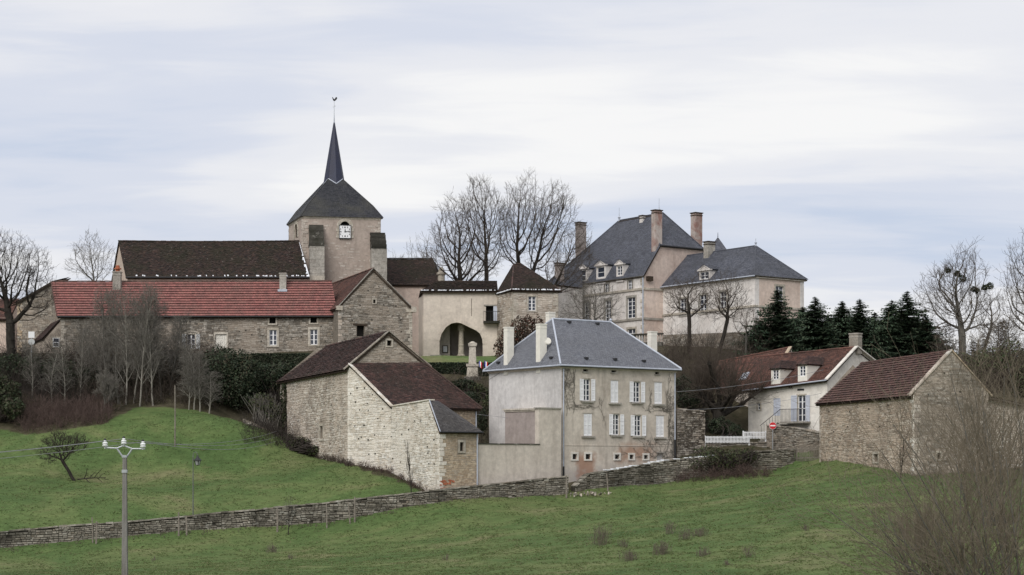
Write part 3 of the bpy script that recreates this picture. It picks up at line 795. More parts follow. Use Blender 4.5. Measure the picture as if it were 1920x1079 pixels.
def church():
    A = P2(567, 190); B = P2(714, 191.4); L = P2(541.5, 196.6); K = B + L - A
    ground = 10.5
    ch = thing('church', 'stone church with square clock tower, slate spire and long dark tiled nave', 'church', (A.x, A.y, ground))
    Wf, Wl = Wall(A, B), Wall(L, A)
    zt = wz(406, 190)
    hc = Wf.rect(636.5, 414, 657, 446)
    ha = (hc[0] + .06, wz(446, 190.5), hc[2] - .06, wz(424, 190.5))
    m = MB(); zb = 8.5
    umid, rad = (hc[0] + hc[2]) / 2, (hc[2] - hc[0]) / 2 - .06
    ztop = ha[3] + rad + .02
    Wf.build(m, [(0, zb), (Wf.L, zb), (Wf.L, zt), (0, zt)], [(umid - rad, ha[1], umid + rad, ztop)], .5)
    def arch_fill(m, W, um, rd, zs, zt_, off=0.0, depth=.5, n=10):
        for k in range(n):
            t0, t1 = math.pi * k / n, math.pi * (k + 1) / n
            a = (um + rd * math.cos(t0), zs + rd * math.sin(t0)); b = (um + rd * math.cos(t1), zs + rd * math.sin(t1))
            m.poly([W.pt(*a, off), W.pt(a[0], zt_, off), W.pt(b[0], zt_, off), W.pt(*b, off)], .3)
            m.poly([W.pt(*a, off), W.pt(*b, off), W.pt(*b, off - depth), W.pt(*a, off - depth)], .3)
    arch_fill(m, Wf, umid, rad, ha[3], ztop)
    u1, z1 = Wl.uz(555.5, 430)
    hl = (u1 - .75, wz(447, 193), u1 + .75, wz(420, 193))
    Wl.build(m, [(0, zb), (Wl.L, zb), (Wl.L, zt), (0, zt)], [hl], .4)
    arch_fill(m, Wl, u1, .75, hl[3] - .76, hl[3], depth=.4)
    closed_walls(m, [B, K, L], zb, zt)
    m.obj('tower_wall', 'plaster_tower', ch)
    # arched bell openings
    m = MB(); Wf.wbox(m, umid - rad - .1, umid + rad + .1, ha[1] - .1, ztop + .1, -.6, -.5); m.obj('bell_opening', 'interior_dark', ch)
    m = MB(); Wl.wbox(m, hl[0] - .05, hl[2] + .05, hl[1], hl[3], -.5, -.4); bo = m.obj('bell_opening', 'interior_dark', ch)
    m = MB()
    for k in range(9):
        z = hl[1] + .1 + k * (hl[3] - hl[1] - .5) / 9; m.poly([Wl.pt(hl[0], z, -.12), Wl.pt(hl[2], z, -.12), Wl.pt(hl[2], z + .16, -.30), Wl.pt(hl[0], z + .16, -.30)])
    m.obj('louvre_slats', 'old_wood', bo)
    def arch_ring(W, um, rd, zs, z0, mat, name):
        m = MB(); n = 9
        for k in range(n):
            t0, t1 = math.pi * k / n, math.pi * (k + 1) / n; r1, r2 = rd - .005, rd + .34
            b = [W.pt(um + r * math.cos(t), zs + r * math.sin(t), o) for o in (-.05, .05) for (r, t) in ((r1, t0 + .012), (r2, t0 + .012), (r2, t1 - .012), (r1, t1 - .012))]
            m.hexa(b[:4], b[4:], (k * .37) % 1)
        for sgn in (-1, 1):
            z = z0; k = 0
            while z < zs - .05:
                h = min(.34, zs - z); w = .28 if k % 2 else .42
                a, b = um + sgn * (rd - .005), um + sgn * (rd + w); W.wbox(m, min(a, b), max(a, b), z + .006, z + h - .006, -.05, .045 + .004 * (k % 2), (k * .29) % 1); z += h; k += 1
        return m.obj(name, mat, ch)
    arch_ring(Wf, umid, rad, ha[3], ha[1], 'ashlar', 'arch_surround'); arch_ring(Wl, u1, .75, hl[3] - .76, hl[1], 'ashlar', 'arch_surround')
    # clock
    m = MB(); cz0, cz1 = ha[1] - .02, wz(423, 190.5); cu0, cu1 = hc[0], hc[2]
    Wf.wbox(m, cu0, cu1, cz0, cz1, .02, .16); ck = m.obj('clock_face', 'white_paint', ch)
    cu, cz, R = (cu0 + cu1) / 2, (cz0 + cz1) / 2, (cu1 - cu0) / 2
    m = MB()
    for a in ((cu0 - .06, cu0, cz0 - .06, cz1 + .06), (cu1, cu1 + .06, cz0 - .06, cz1 + .06), (cu0, cu1, cz0 - .06, cz0), (cu0, cu1, cz1, cz1 + .06)): Wf.wbox(m, *a, .02, .19)
    m.obj('clock_frame', 'dark_metal', ck)
    for k in range(12):
        t = math.pi * k / 6; e = max(abs(math.sin(t)), abs(math.cos(t))); d = .80 * R / e if k % 3 else .80 * R
        x, y = cu + math.sin(t) * d, cz + math.cos(t) * d
        m = MB()
        for q in range(1 + (k % 3 == 0)):
            xx = x + (q - .5 * (k % 3 == 0)) * .09; Wf.wbox(m, xx - .028, xx + .028, y - .085, y + .085, .162, .172)
        m.obj('numeral', 'dark_metal', ck)
    for ang, ln, w in ((math.radians(2), .50, .05), (math.radians(80), .78, .04)):
        m = MB(); dx, dy = math.sin(ang), math.cos(ang); px_, py_ = -dy, dx
        q = [(cu - dx * .12 * R + px_ * w, cz - dy * .12 * R + py_ * w), (cu - dx * .12 * R - px_ * w, cz - dy * .12 * R - py_ * w), (cu + dx * ln * R - px_ * w * .5, cz + dy * ln * R - py_ * w * .5), (cu + dx * ln * R + px_ * w * .5, cz + dy * ln * R + py_ * w * .5)]
        o0 = .176 if ln < .6 else .19
        m.hexa([Wf.pt(*p, o0) for p in q], [Wf.pt(*p, o0 + .012) for p in q]); m.obj('clock_hand', 'dark_metal', ck)
    # quoins, cornice, loose stones in the plaster
    st = Stones()
    st.quoins(Wf, 0.0, 1, 11, zt - .3, 'quoin_tower', 3); st.quoins(Wf, Wf.L, -1, 11, zt - .3, 'quoin_tower', 4); st.quoins(Wl, Wl.L, -1, 11, zt - .3, 'quoin_tower', 5); st.quoins(Wl, 0.0, 1, 14, zt - .3, 'quoin_tower', 6)
    q = random.Random(9)
    for k in range(230):
        u, z = q.uniform(.8, Wf.L - .9), q.uniform(11.5, zt - .4)
        z = math.floor(z / .3) * .3
        if not (umid - 1.5 < u < umid + 1.2 and z > ha[1] - .5): st.items.append((Wf, u, z, q.uniform(.18, .55), q.uniform(.08, .2), q.uniform(.008, .02), 'quoin_tower', q.random()))
    st.finish(ch, 160)
    m = MB(); ex0, ex1 = expand([A, B, K, L], .12), expand([A, B, K, L], .02)
    m.hexa([at(p, zt - .22) for p in ex1], [at(p, zt + .02) for p in ex0]); m.obj('tower_cornice', 'ashlar', ch)
    # buttresses: lower block, sloping mossy weathering steps
    def buttress(x0, x1, ytop, ymid, ybot, proj_):
        u0, u1 = Wf.u(x0), Wf.u(x1); zt_, zm, zb_ = wz(ytop, 190), wz(ymid, 189), 9.0
        m = MB(); Wf.wbox(m, u0, u1, zb_, zm, -.2, proj_)
        z = zm; o = m.obj('buttress', 'ashlar_grey', ch)
        n = 8; mm = MB(); q = random.Random(int(x0))
        for k in range(n):
            h = (zt_ - zm) / n; pr = proj_ * (1 - (k + .2) / n) + .08
            Wf.wbox(mm, u0 - .03 + q.uniform(0, .05), u1 + .03 - q.uniform(0, .05), z, z + h * 1.02, -.1, pr + q.uniform(-.05, .06), q.random()); z += h
        mm.obj('weathering_slabs', 'mossy_stone', o)
        mm = MB(); zz = zb_; k = 0
        while zz < zm - .1:
            h = q.uniform(.32, .5); h = min(h, zm - zz); sp = u0 + (u1 - u0) * q.uniform(.35, .65)
            for a, b in ((u0 - .015, sp - .008), (sp + .008, u1 + .015)): Wf.wbox(mm, a, b, zz + .006, zz + h - .006, proj_ - .05, proj_ + q.uniform(.012, .03), q.random())
            zz += h
        mm.obj('dressed_blocks', 'ashlar_grey', o)
    buttress(579, 606, 422, 463, 532, 1.7); buttress(694, 722, 434, 465, 520, 1.8)
    # stair-turret foot at the left buttress
    m = MB(); u0, u1 = Wf.u(572), Wf.u(606); Wf.wbox(m, u0, u1, 9, wz(519, 189), .0, 2.1); m.obj('buttress_foot', 'ashlar', ch)
    # bell-cast pyramid roof and spire
    c = (A + K) / 2; ex = expand([A, B, K, L], .2)
    zS = wz(337, 193.7); half = 0.105 * 1.0
    sp = [c + (p - c) * .155 * 1.18 for p in (A, B, K, L)]
    flare = [c + (p - c) * .80 for p in ex]; zF = wz(388, 192)
    m, sl = MB(), MB()
    for i in range(4):
        j = (i + 1) % 4
        slope(m, at(ex[i], zt + .0), at(ex[j], zt + .0), at(flare[j], zF), at(flare[i], zF), .24, .17, .014, .006, seed=i)
        slope(m, at(flare[i], zF), at(flare[j], zF), at(sp[j], zS), at(sp[i], zS), .24, .17, .014, .006, seed=i + 7)
        slab(sl, at(ex[i], zt), at(ex[j], zt), at(flare[j], zF), at(flare[i], zF), .1); slab(sl, at(flare[i], zF), at(flare[j], zF), at(sp[j], zS), at(sp[i], zS), .1)
    rf = sl.obj('tower_roof', 'dark_wood', ch); m.obj('slate_courses', 'slate_tower', rf, kind='stuff')
    for i in range(4):
        mm = MB(); mm.tube(at(ex[i], zt + .03), at(flare[i], zF + .03), .05, .05, 6); mm.tube(at(flare[i], zF + .03), at(sp[i], zS + .03), .05, .04, 6); mm.obj('hip_lead', 'slate_tower', rf)
    tip = at(c, wz(221, 193.7)); m, sl = MB(), MB()
    lowV = zS - .55
    for i in range(4):
        j = (i + 1) % 4; a, b = at(sp[i], zS + .02), at(sp[j], zS + .02); mid = (a + b) / 2; out = (Vector((mid.x, mid.y)) - c).normalized()
        md = Vector((mid.x + out.x * .42, mid.y + out.y * .42, lowV))
        slope(m, a, b, tip, tip, .22, .17, .012, .005, seed=20 + i); slope(m, md, b, (a + b) / 2, a, .22, .2, .01, .004, seed=33 + i)
        sl.poly([a, md, tip]); sl.poly([md, b, tip])
        mm = MB(); mm.tube(a, md, .06, .06, 6); mm.tube(md, b, .06, .06, 6); mm.obj('lead_flashing', 'lead', rf)
    spn = sl.obj('spire', 'slate_spire', ch); m.obj('slate_courses', 'slate_spire', spn, kind='stuff')
    mm = MB(); mm.tube(at(c, tip.z - 1.9), at(c, tip.z + .3), .13, .04, 8); mm.obj('spire_cap', 'lead', spn)
    # iron rod, cross bar and weathercock of sheet metal
    zr = wz(190, 193.7); mm = MB(); mm.tube(tip, at(c, zr), .03, .02, 6); wr = mm.obj('finial_rod', 'galvanised', ch)
    mm = MB(); zc = wz(199, 193.7); mm.tube((c.x - .14, c.y, zc - .06), (c.x + .14, c.y, zc + .06), .03, .03, 6); mm.obj('cross_bar', 'galvanised', wr)
    prof = [(-.26, .34), (-.22, .42), (-.15, .40), (-.10, .28), (0, .18), (.08, .20), (.14, .34), (.24, .44), (.36, .40), (.38, .26), (.30, .14), (.18, .02), (.06, -.08), (-.06, -.06), (-.16, .08), (-.20, .24)]
    mm = MB(); f1 = [(c.x + x * .85, c.y - .03, zr + .12 + z * .85) for x, z in prof]; f2 = [(x, y + .06, z) for x, y, z in f1]
    mm.poly(f1); mm.poly(f2[::-1])
    for i in range(len(f1)): mm.poly([f1[i - 1], f1[i], f2[i], f2[i - 1]])
    mm.obj('weathercock', 'dark_metal', wr)

    # nave
    a, b = P2(239, 186.5), P2(581, 186.5); ra, rb = P2(224, 191.0), P2(561, 191.0)
    ze, zr_ = wz(516, 186.5), wz(453, 191.0)
    k1, k2 = a + (ra - a) * 2, b + (rb - b) * 2
    W = Wall(a, b); m = MB(); W.build(m, [(0, 9), (W.L, 9), (W.L, ze), (0, ze)])
    Wg = Wall(k1, a); Wg.build(m, [(0, 9), (Wg.L, 9), (Wg.L, ze), (Wg.L / 2, zr_), (0, ze)])
    closed_walls(m, [b, k2, k1], 9, ze); m.obj('nave_wall', 'plaster_nave', ch)
    m, sl = MB(), MB(); ov = Vector((0, -.3, -.24)); E = lambda p, z: at(p, z)
    la = (a - b).normalized() * .12
    q = [at(a + la, ze) + ov, at(b, ze) + ov, at(rb, zr_), at(ra + la, zr_)]
    slope(m, *q, .22, .155, .026, sag=.10, seed=40, slip=.05, jit=.03); slab(sl, *q, .14)
    q2 = [at(k2, ze), at(k1 + la, ze), at(ra + la, zr_), at(rb, zr_)]; slope(m, *q2, .5, .4, .022, .01, seed=41); slab(sl, *q2, .14)
    rf = sl.obj('nave_roof', 'dark_wood', ch); m.obj('tile_courses', 'tile_church', rf, kind='stuff')
    ridge(rf, at(ra + la, zr_ + .05), at(rb, zr_ + .05), 'tile_church', .5, .13, sag=.08)
    gutter(ch, at(a + la, ze) + ov * 1.15, at(b, ze) + ov * 1.15, 'dark_metal', .07)
    # melting snow along the eave and the tower verge
    snow_strip(rf, q[0], q[1], q[2], q[3], .012, .045, 5, n=110, p=.36, lo=.3); snow_verge(rf, q[1], q[2], 6)
    m = MB()
    for x in (365, 470): u, z = W.uz(x, 525); W.wbox(m, u - .55, u + .55, z - .12, z + .22, .0, .05, .4); W.wbox(m, u - .3, u + .3, z + .1, z + .2, .05, .06, .2)
    m.obj('stone_vent', 'ashlar', ch)

    # chancel, behind the tower to the right
    a, b = P2(722, 195.0), P2(824, 195.5); ra, rb = P2(722, 199.5), P2(812, 199.5); ze, zr_ = wz(531, 195), wz(486, 199.5)
    kb = Vector((b.x + .6, 204)); ka = Vector((a.x, 204)); W = Wall(a, b); W2 = Wall(b, kb); m = MB()
    W.build(m, [(0, 9), (W.L, 9), (W.L, ze), (0, ze)]); W2.build(m, [(0, 9), (W2.L, 9), (W2.L, ze), (0, ze)]); closed_walls(m, [kb, ka, a], 9, ze)
    m.obj('chancel_wall', 'plaster_pink', ch)
    m, sl = MB(), MB(); ov = Vector((.1, -.3, -.2))
    q = [at(a, ze) + ov, at(b, ze) + ov, at(rb, zr_), at(ra, zr_)]; slope(m, *q, .22, .155, .022, .012, sag=.06, seed=44); slab(sl, *q, .14)
    q2 = [at(b, ze) + ov, at(kb, ze) + Vector((.2, .2, -.2)), at(rb, zr_), at(rb, zr_)]; slope(m, *q2, .22, .16, .022, .012, seed=45); slab(sl, *q2, .14)
    q3 = [at(kb, ze), at(ka, ze), at(ra, zr_), at(rb, zr_)]; slope(m, *q3, .5, .4, seed=46); slab(sl, *q3, .14)
    rf = sl.obj('chancel_roof', 'dark_wood', ch); m.obj('tile_courses', 'tile_church', rf, kind='stuff')
    ridge(rf, at(ra, zr_ + .05), at(rb, zr_ + .05), 'tile_church', .5, .12)
    # little carved stone finial at the chancel end
    p = P3(824, 531, 196); m = MB(); m.lathe((p.x + .2, p.y, p.z - .3), [(.38, 0), (.38, 1.1), (.5, 1.2), (.5, 1.4), (.32, 1.5), (.3, 1.7), (.16, 2.0)], 8); m.obj('stone_finial', 'ashlar', ch)

def snow_strip(parent, A, B, C, D, t0, t1, seed, n=40, p=.6, lo=.3):
    """thin rags of old snow lying on a roof just above its eave"""
    A, B, C, D = map(Vector, (A, B, C, D)); r = random.Random(seed); nn = (B - A).cross(D - A).normalized()
    if nn.z < 0: nn.negate()
    m = MB()
    def P(s, t, o): return A.lerp(B, s).lerp(D.lerp(C, s), t) + nn * o
    for k in range(n):
        if r.random() > p * (lo + (1 - lo) * (k / n)) * 1.6: continue
        s0 = k / n + r.uniform(0, .3) / n; s1 = (k + 1) / n + r.uniform(-.2, .3) / n; s1 = min(s1, 1); a = t0 + r.uniform(0, .01); b = a + r.uniform(.4, 1.0) * (t1 - t0)
        sm = (s0 + s1) / 2
        top = [P(s0, a, .045), P(s1, a + r.uniform(0, .01), .045), P(s1 - (s1 - s0) * .2, b, .06), P(s0 + (s1 - s0) * .25, b * r.uniform(.8, 1.05), .06)]
        bot = [P(s0, a, .0), P(s1, a, .0), P(s1, b, .0), P(s0, b, .0)]
        m.hexa(bot, top)
    if m.f: m.obj('melting_snow', 'snow_edge', parent, kind='stuff')
def snow_verge(parent, p0, p1, seed, n=26):
    p0, p1 = Vector(p0), Vector(p1); r = random.Random(seed); m = MB(); d = (p1 - p0) / n
    for k in range(n):
        a = p0 + d * k; b = a + d * r.uniform(.6, .98); w = r.uniform(.1, .36) * (1 - k / n * .7)
        if r.random() < .3: continue
        m.hexa([a + Vector((-w, -.02, 0)), a, b, b + Vector((-w * .8, 0, 0))], [x + Vector((0, -.04, .075)) for x in (a + Vector((-w, -.02, 0)), a, b, b + Vector((-w * .8, 0, 0)))])
    m.obj('melting_snow', 'snow_edge', parent, kind='stuff')
church()

# ------------------------------------------------------------------ gatehouse with porch arch and pavilion
def gatehouse():
    A, B = P2(794, 181.5), P2(932, 181.5)
    C0, C1 = P2(963, 177.5), P2(1047, 178.2)
    g = thing('gatehouse', 'cream rendered gatehouse with flattened porch arch and brown pyramid roofed pavilion', 'gatehouse', (A.x, A.y, 11.0))
    W = Wall(A, B); ze = wz(546, 181.5); zb = 9.5
    gnd = wz(669, 181.5)
    us, ue = W.u(824), W.u(905); door = W.rect(911, 574, 925, 603)
    pts = [(824, 669), (824, 640), (828, 626), (836, 614), (846, 607), (857, 605), (866, 607), (880, 614), (893, 620), (900, 626), (904, 636), (905, 646), (905, 669)]
    prof = [W.uz(*p) for p in pts]
    prof = [(max(us, min(ue, u)), z) for u, z in prof]
    ztop = max(p[1] for p in prof) + .3
    m = MB()
    W.build(m, [(0, zb), (W.L, zb), (W.L, ze), (0, ze)], [(us, zb, ue, ztop), (door[0], door[1], W.L - .02, door[3])], .02)
    for i in range(1, len(prof) - 2):
        a, b = prof[i], prof[i + 1]
        if b[0] - a[0] > 1e-4: m.poly([W.pt(a[0], a[1]), W.pt(b[0], b[1]), W.pt(b[0], ztop), W.pt(a[0], ztop)], .3)
    for i in range(len(prof) - 1):
        a, b = prof[i], prof[i + 1]
        if i == 0: a = (a[0], zb)
        if i == len(prof) - 2: b = (b[0], zb)
        m.poly([W.pt(*a), W.pt(*b), W.pt(*b, -.55), W.pt(*a, -.55)], .3)
    k1, k2 = A + Vector((-.9, 8)), B + Vector((0, 8)); Wl = Wall(k1, A)
    Wl.build(m, [(0, zb), (Wl.L, zb), (Wl.L, ze), (0, ze)]); closed_walls(m, [k2, k1], zb, ze)
    m.obj('wall', 'plaster_gate', g)
    # dressed voussoirs round the arch
    m = MB()
    for i in range(1, len(prof) - 2):
        a, b = Vector(prof[i]), Vector(prof[i + 1]); n = Vector((-(b - a).y, (b - a).x)).normalized() * .42
        if n.y < 0 and i > 2: n = -n
        q = [a, b, b + n, a + n]; m.hexa([W.pt(*p, -.05) for p in q], [W.pt(*p, .03) for p in q], (i * .31) % 1)
    m.obj('arch_stones', 'plaster_gate', g)
    # porch interior: back wall, dark passage, column, ceiling, notice board
    m = MB(); bk = -2.6
    xa = W.u(842)
    W.wbox(m, us - 1.5, xa, zb, ztop + .4, bk - .2, bk); m.obj('porch_back_wall', 'plaster_gate', g)
    m = MB(); W.wbox(m, xa, ue + 2.0, zb, ztop + .4, bk - 1.6, bk - 1.4); m.obj('passage_back', 'plaster_mauve', g)
    m = MB(); W.wbox(m, us - 1.5, ue + 1.5, ztop + .3, ztop + .5, bk - 1.6, -.5); m.obj('porch_ceiling', 'plaster_gate', g)
    m = MB(); W.wbox(m, us - 1.7, us - 1.4, zb, ztop + .4, bk, -.5); W.wbox(m, ue + 1.4, ue + 1.7, zb, ztop + .4, bk - 1.6, -.5); m.obj('porch_side_wall', 'plaster_gate', g)
    cu = W.u(864); D = -1.3; c = W.pt(cu, gnd - .3, D); m = MB()
    m.lathe(c, [(.42, 0), (.42, .5), (.32, .6), (.28, 1.4), (.30, 1.45), (.30, 1.55), (.27, 1.6), (.25, 2.9), (.36, 3.05), (.36, 3.6)], 12); m.obj('column', 'ashlar', g)
    u, z = W.uz(833, 652); m = MB(); W.wbox(m, u - .28, u + .28, z - .38, z + .38, bk + .01, bk + .07); nb = m.obj('notice_board', 'dark_wood', g)
    m = MB(); W.wbox(m, u - .2, u + .2, z - .3, z + .3, bk + .07, bk + .08); m.obj('paper', 'white_paint', nb)
    # balcony door and little iron balcony
    hole_dark(g, W, (door[0], door[1], door[2], door[3]), 'doorway', depth=.5)
    m = MB(); a = W.u(925); b = W.L + .35; W.wbox(m, a, b, door[1], door[3], -.02, .05); m.obj('door_leaf', 'grey_paint', g)
    m = MB(); W.wbox(m, door[0] - .2, b + .1, door[3], door[3] + .13, -.05, .09); m.obj('door_lintel', 'ashlar_grey', g)
    m = MB(); W.wbox(m, door[0] - .25, b + .4, door[1] - .22, door[1], -.05, .75); bl = m.obj('balcony', 'mossy_stone', g)
    m = MB()
    for k in range(13):
        uu = door[0] - .2 + k * (b + .55 - door[0]) / 12; m.tube(W.pt(uu, door[1], .7), W.pt(uu, door[1] + .95, .7), .012, .012, 4)
    m.tube(W.pt(door[0] - .22, door[1] + .95, .7), W.pt(b + .38, door[1] + .95, .7), .025, .025, 5); m.obj('railing', 'dark_metal', bl)
    # crack stain, corner pipe
    m = MB(); u0, z0 = W.uz(884, 560); u1, z1 = W.uz(887, 593); W.wbox(m, u0 - .02, u0 + .03, z1, z0, .0, .006); m.obj('rust_streak', 'dark_wood', g)
    # roof over the porch range
    ra, rb = P2(818, 184.5), P2(932, 184.5); zr = wz(528, 184.5); m, sl = MB(), MB()
    q = [at(A, ze) + Vector((-.3, -.35, -.02)), at(B, ze) + Vector((.1, -.35, -.02)), at(rb, zr), at(ra, zr)]
    slope(m, *q, .22, .15, .022, .016, sag=.05, seed=50, slip=.03); slab(sl, *q, .12)
    q2 = [at(k1, ze), q[0], at(ra, zr), at(ra, zr)]; slope(m, *q2, .22, .15, .022, .014, seed=51); slab(sl, *q2, .12)
    q3 = [at(k2, ze), at(k1, ze), at(ra, zr), at(rb, zr)]; slope(m, *q3, .5, .4, seed=52); slab(sl, *q3, .12)
    rf = sl.obj('roof', 'dark_wood', g); m.obj('tile_courses', 'tile_church', rf, kind='stuff'); ridge(rf, q[3], q[2], 'tile_church', .45, .11)
    snow_strip(rf, *q, .012, .075, 7, n=60, p=.46, lo=.7)
    # pavilion
    K1 = C1 + Vector((-1.2, 7.0)); K0 = B + Vector((.3, 7.0)); Wa, Wb = Wall(B, C0), Wall(C0, C1); zp = wz(545, 177.6)
    m = MB(); hw = Wb.rect(990.5, 556, 1004.5, 583); zb2 = 8.0
    Wa.build(m, [(0, zb2), (Wa.L, zb2), (Wa.L, zp), (0, zp)]); Wb.build(m, [(0, zb2), (Wb.L, zb2), (Wb.L, zp), (0, zp)], [hw], .25)
    Wc = Wall(C1, K1); Wc.build(m, [(0, zb2), (Wc.L, zb2), (Wc.L, zp), (0, zp)]); closed_walls(m, [K1, K0, B], zb2, zp); m.obj('pavilion_wall', 'mortar_barn', g)
    window(g, Wb, hw, 2, 4, 'white_paint', .16, 'ashlar', depth=.1)
    st = Stones(); hs = [(hw[0] - .17, hw[1] - .15, hw[2] + .17, hw[3] + .2)]
    st.fill(Wa, [(0, zb2), (Wa.L, zb2), (Wa.L, zp), (0, zp)], [], 'stone_barn', 61, (.12, .26), (.25, .6)); st.fill(Wb, [(0, zb2), (Wb.L, zb2), (Wb.L, zp), (0, zp)], hs, 'stone_barn', 62, (.12, .26), (.25, .6))
    st.quoins(Wb, 0, 1, 9, zp - .1, 'ashlar', 63); st.quoins(Wb, Wb.L, -1, 9, zp - .1, 'ashlar', 64); st.quoins(Wa, Wa.L, -1, 9, zp - .1, 'ashlar', 65); st.finish(g, 200)
    t0, t1 = P3(963, 496, 181), P3(977, 495, 181.3); ex = expand([B, C0, C1, K1, K0], .32)
    E = [at(p, zp) for p in ex]; m, sl = MB(), MB(); E[0].z -= .05
    for q, s in (((E[0], E[1], t0, t0), 70), ((E[1], E[2], t1, t0), 71), ((E[2], E[3], t1, t1), 72), ((E[3], E[4], t0, t1), 73), ((E[4], E[0], t0, t0), 74)):
        slope(m, *q, .22, .15, .022, .015, sag=.04, seed=s, slip=.02); slab(sl, *q, .12)
    rf = sl.obj('pavilion_roof', 'dark_wood', g); m.obj('tile_courses', 'tile_church', rf, kind='stuff')
    for i, t in ((1, t0), (2, t1), (0, t0)): ridge(rf, E[i], t, 'tile_brown' if i == 1 else 'tile_church', .4, .085, name='hip_tile', seed=i)
    ridge(rf, t0, t1, 'tile_church', .4, .12)
    snow_strip(rf, E[1], E[2], t1, t0, .008, .045, 8, n=54, p=.46, lo=.8); snow_strip(rf, E[0], E[1], t0, t0, .008, .06, 9, n=22, p=.62, lo=.9)
gatehouse()
# ------------------------------------------------------------------ farmhouse with the red roof
def farmhouse():
    A, B = P2(114, 172), P2(633, 171.5); RA, RB = P2(101, 175.7), P2(622, 175.1)
    ze, zr = wz(588, 171.8), wz(529, 175.5)
    KA, KB = A + (RA - A) * 2, B + (RB - B) * 2; zb = 7.5
    h = thing('farmhouse', 'long stone farmhouse with bright red tiled roof, white framed windows', 'farmhouse', (A.x, A.y, 9.8))
    W = Wall(A, B); G = Wall(KA, A)
    wins = [W.rect(505, 619, 519, 648), W.rect(581.5, 618, 595.5, 647), W.rect(351, 627, 366, 655)]
    attics = [W.rect(505, 593, 517, 607), W.rect(582, 591.5, 594, 606), W.rect(342, 594.5, 351, 606)]
    shut = W.rect(404, 627, 425, 655)
    arch = [W.rect(150, 674, 162, 700), W.rect(176, 674, 193, 695)]
    holes = wins + attics + [shut] + arch
    poly = [(0, zb - 3), (W.L, zb - 3), (W.L, ze), (0, ze)]
    m = MB(); W.build(m, poly, holes, .3); gp = [(0, zb - 3), (G.L, zb - 3), (G.L, ze), (G.L / 2, zr - .1), (0, ze)]; G.build(m, gp)
    closed_walls(m, [B, KB, KA], zb, [ze, ze, ze]); m.obj('wall', 'mortar_grey', h)
    for i, w in enumerate(wins): window(h, W, w, 2, 3, 'white_paint', .2 if i < 2 else .12, 'ashlar', depth=.08)
    for w in attics: hole_dark(h, W, w, 'attic_opening', .16, 'ashlar', .3)
    # white arched head and plank shutter
    m = MB(); um = (wins[2][0] + wins[2][2]) / 2
    for k in range(6):
        t0, t1 = math.pi * (.18 + .64 * k / 6), math.pi * (.18 + .64 * (k + 1) / 6)
        q = [(um + r * math.cos(t), wins[2][3] - .25 + r * .62 * math.sin(t)) for r, t in ((.75, t0), (1.0, t0), (1.0, t1), (.75, t1))]; m.hexa([W.pt(*p, 0) for p in q], [W.pt(*p, .06) for p in q], .2)
    m.obj('arched_lintel', 'ashlar', h)
    for sgn in (-1, 1):
        m = MB(); w = .38; a = wins[2][0] - .1 - w if sgn < 0 else wins[2][2] + .1; louvre(m, W, a, a + w, wins[2][1], wins[2][3], .06); m.obj('shutter', 'sign_grey', h)
    m = MB(); n = 5
    for k in range(n):
        a = shut[0] + (shut[2] - shut[0]) * k / n; W.wbox(m, a + .008, a + (shut[2] - shut[0]) / n - .008, shut[1], shut[3], -.14, -.08 + .008 * (k % 2))
    sh = m.obj('plank_shutter', 'white_plaster', h)
    m = MB(); s = .16; W.wbox(m, shut[0] - s, shut[0], shut[1], shut[3], -.05, .05); W.wbox(m, shut[2], shut[2] + s, shut[1], shut[3], -.05, .05); W.wbox(m, shut[0] - s, shut[2] + s, shut[3], shut[3] + .2, -.05, .055); m.obj('window_surround', 'ashlar', sh)
    for a in arch:
        m = MB(); W.wbox(m, a[0], a[2], a[1] - 2, a[3], -.25, -.15); m.obj('cellar_door', 'white_plaster', h)
    st = Stones(); pad = [(w[0] - .22, w[1] - .2, w[2] + .22, w[3] + .24) for w in wins[:2]] + [(wins[2][0] - .14, wins[2][1] - .14, wins[2][2] + .14, wins[2][3] + .4)] + [(w[0] - .17, w[1] - .15, w[2] + .17, w[3] + .18) for w in attics] + [(shut[0] - .17, shut[1], shut[2] + .17, shut[3] + .2)] + arch
    st.fill(W, [(0, 6.0), (W.L, 6.0), (W.L, ze), (0, ze)], pad, 'stone_grey', 81, (.05, .20), (.14, .55)); st.fill(G, [(0, 6), (G.L, 6), (G.L, ze), (G.L / 2, zr - .15), (0, ze)], [], 'stone_grey', 82)
    st.quoins(W, 0, 1, 8, ze - .1, 'ashlar', 83); st.quoins(G, G.L, -1, 8, ze - .1, 'stone_barn', 84); st.finish(h, 300)
    putlogs(h, W, [(547, 636), (521, 609), (472, 628), (461, 620), (449, 622), (602, 612), (565, 632), (610, 640), (490, 640)])
    # roof of wide mechanical tiles: every course is a piece of its own
    q = [at(A, ze) + Vector((-.25, -.35, -.30)), at(B, ze) + Vector((.05, -.35, -.30)), at(RB, zr), at(RA, zr) + Vector((-.25, 0, 0))]
    sl = MB(); slab(sl, *q, .14); q2 = [at(KB, ze), at(KA, ze), at(RA, zr), at(RB, zr)]; slab(sl, *q2, .14)
    rf = sl.obj('roof', 'dark_wood', h); rows = []
    slope(MB(), *q, .26, .40, .10, .018, sag=.05, seed=90, rows_out=rows, gap=.004)
    for mm in rows: mm.obj('tile_course', 'tile_red', rf)
    m = MB(); slope(m, *q2, .5, .4, seed=91); m.obj('back_tiles', 'tile_red', rf, kind='stuff')
    ridge(rf, at(RA, zr + .06), at(RB, zr + .06), 'tile_violet', .45, .12); gutter(h, q[0] + Vector((0, -.08, -.04)), q[1] + Vector((0, -.08, -.04)), 'dark_metal', .06)
    m = MB(); m.tube(q[0] + Vector((-.02, 0, .04)), q[3] + Vector((-.02, 0, .04)), .07, .07, 6); m.obj('verge_tiles', 'tile_violet', rf)
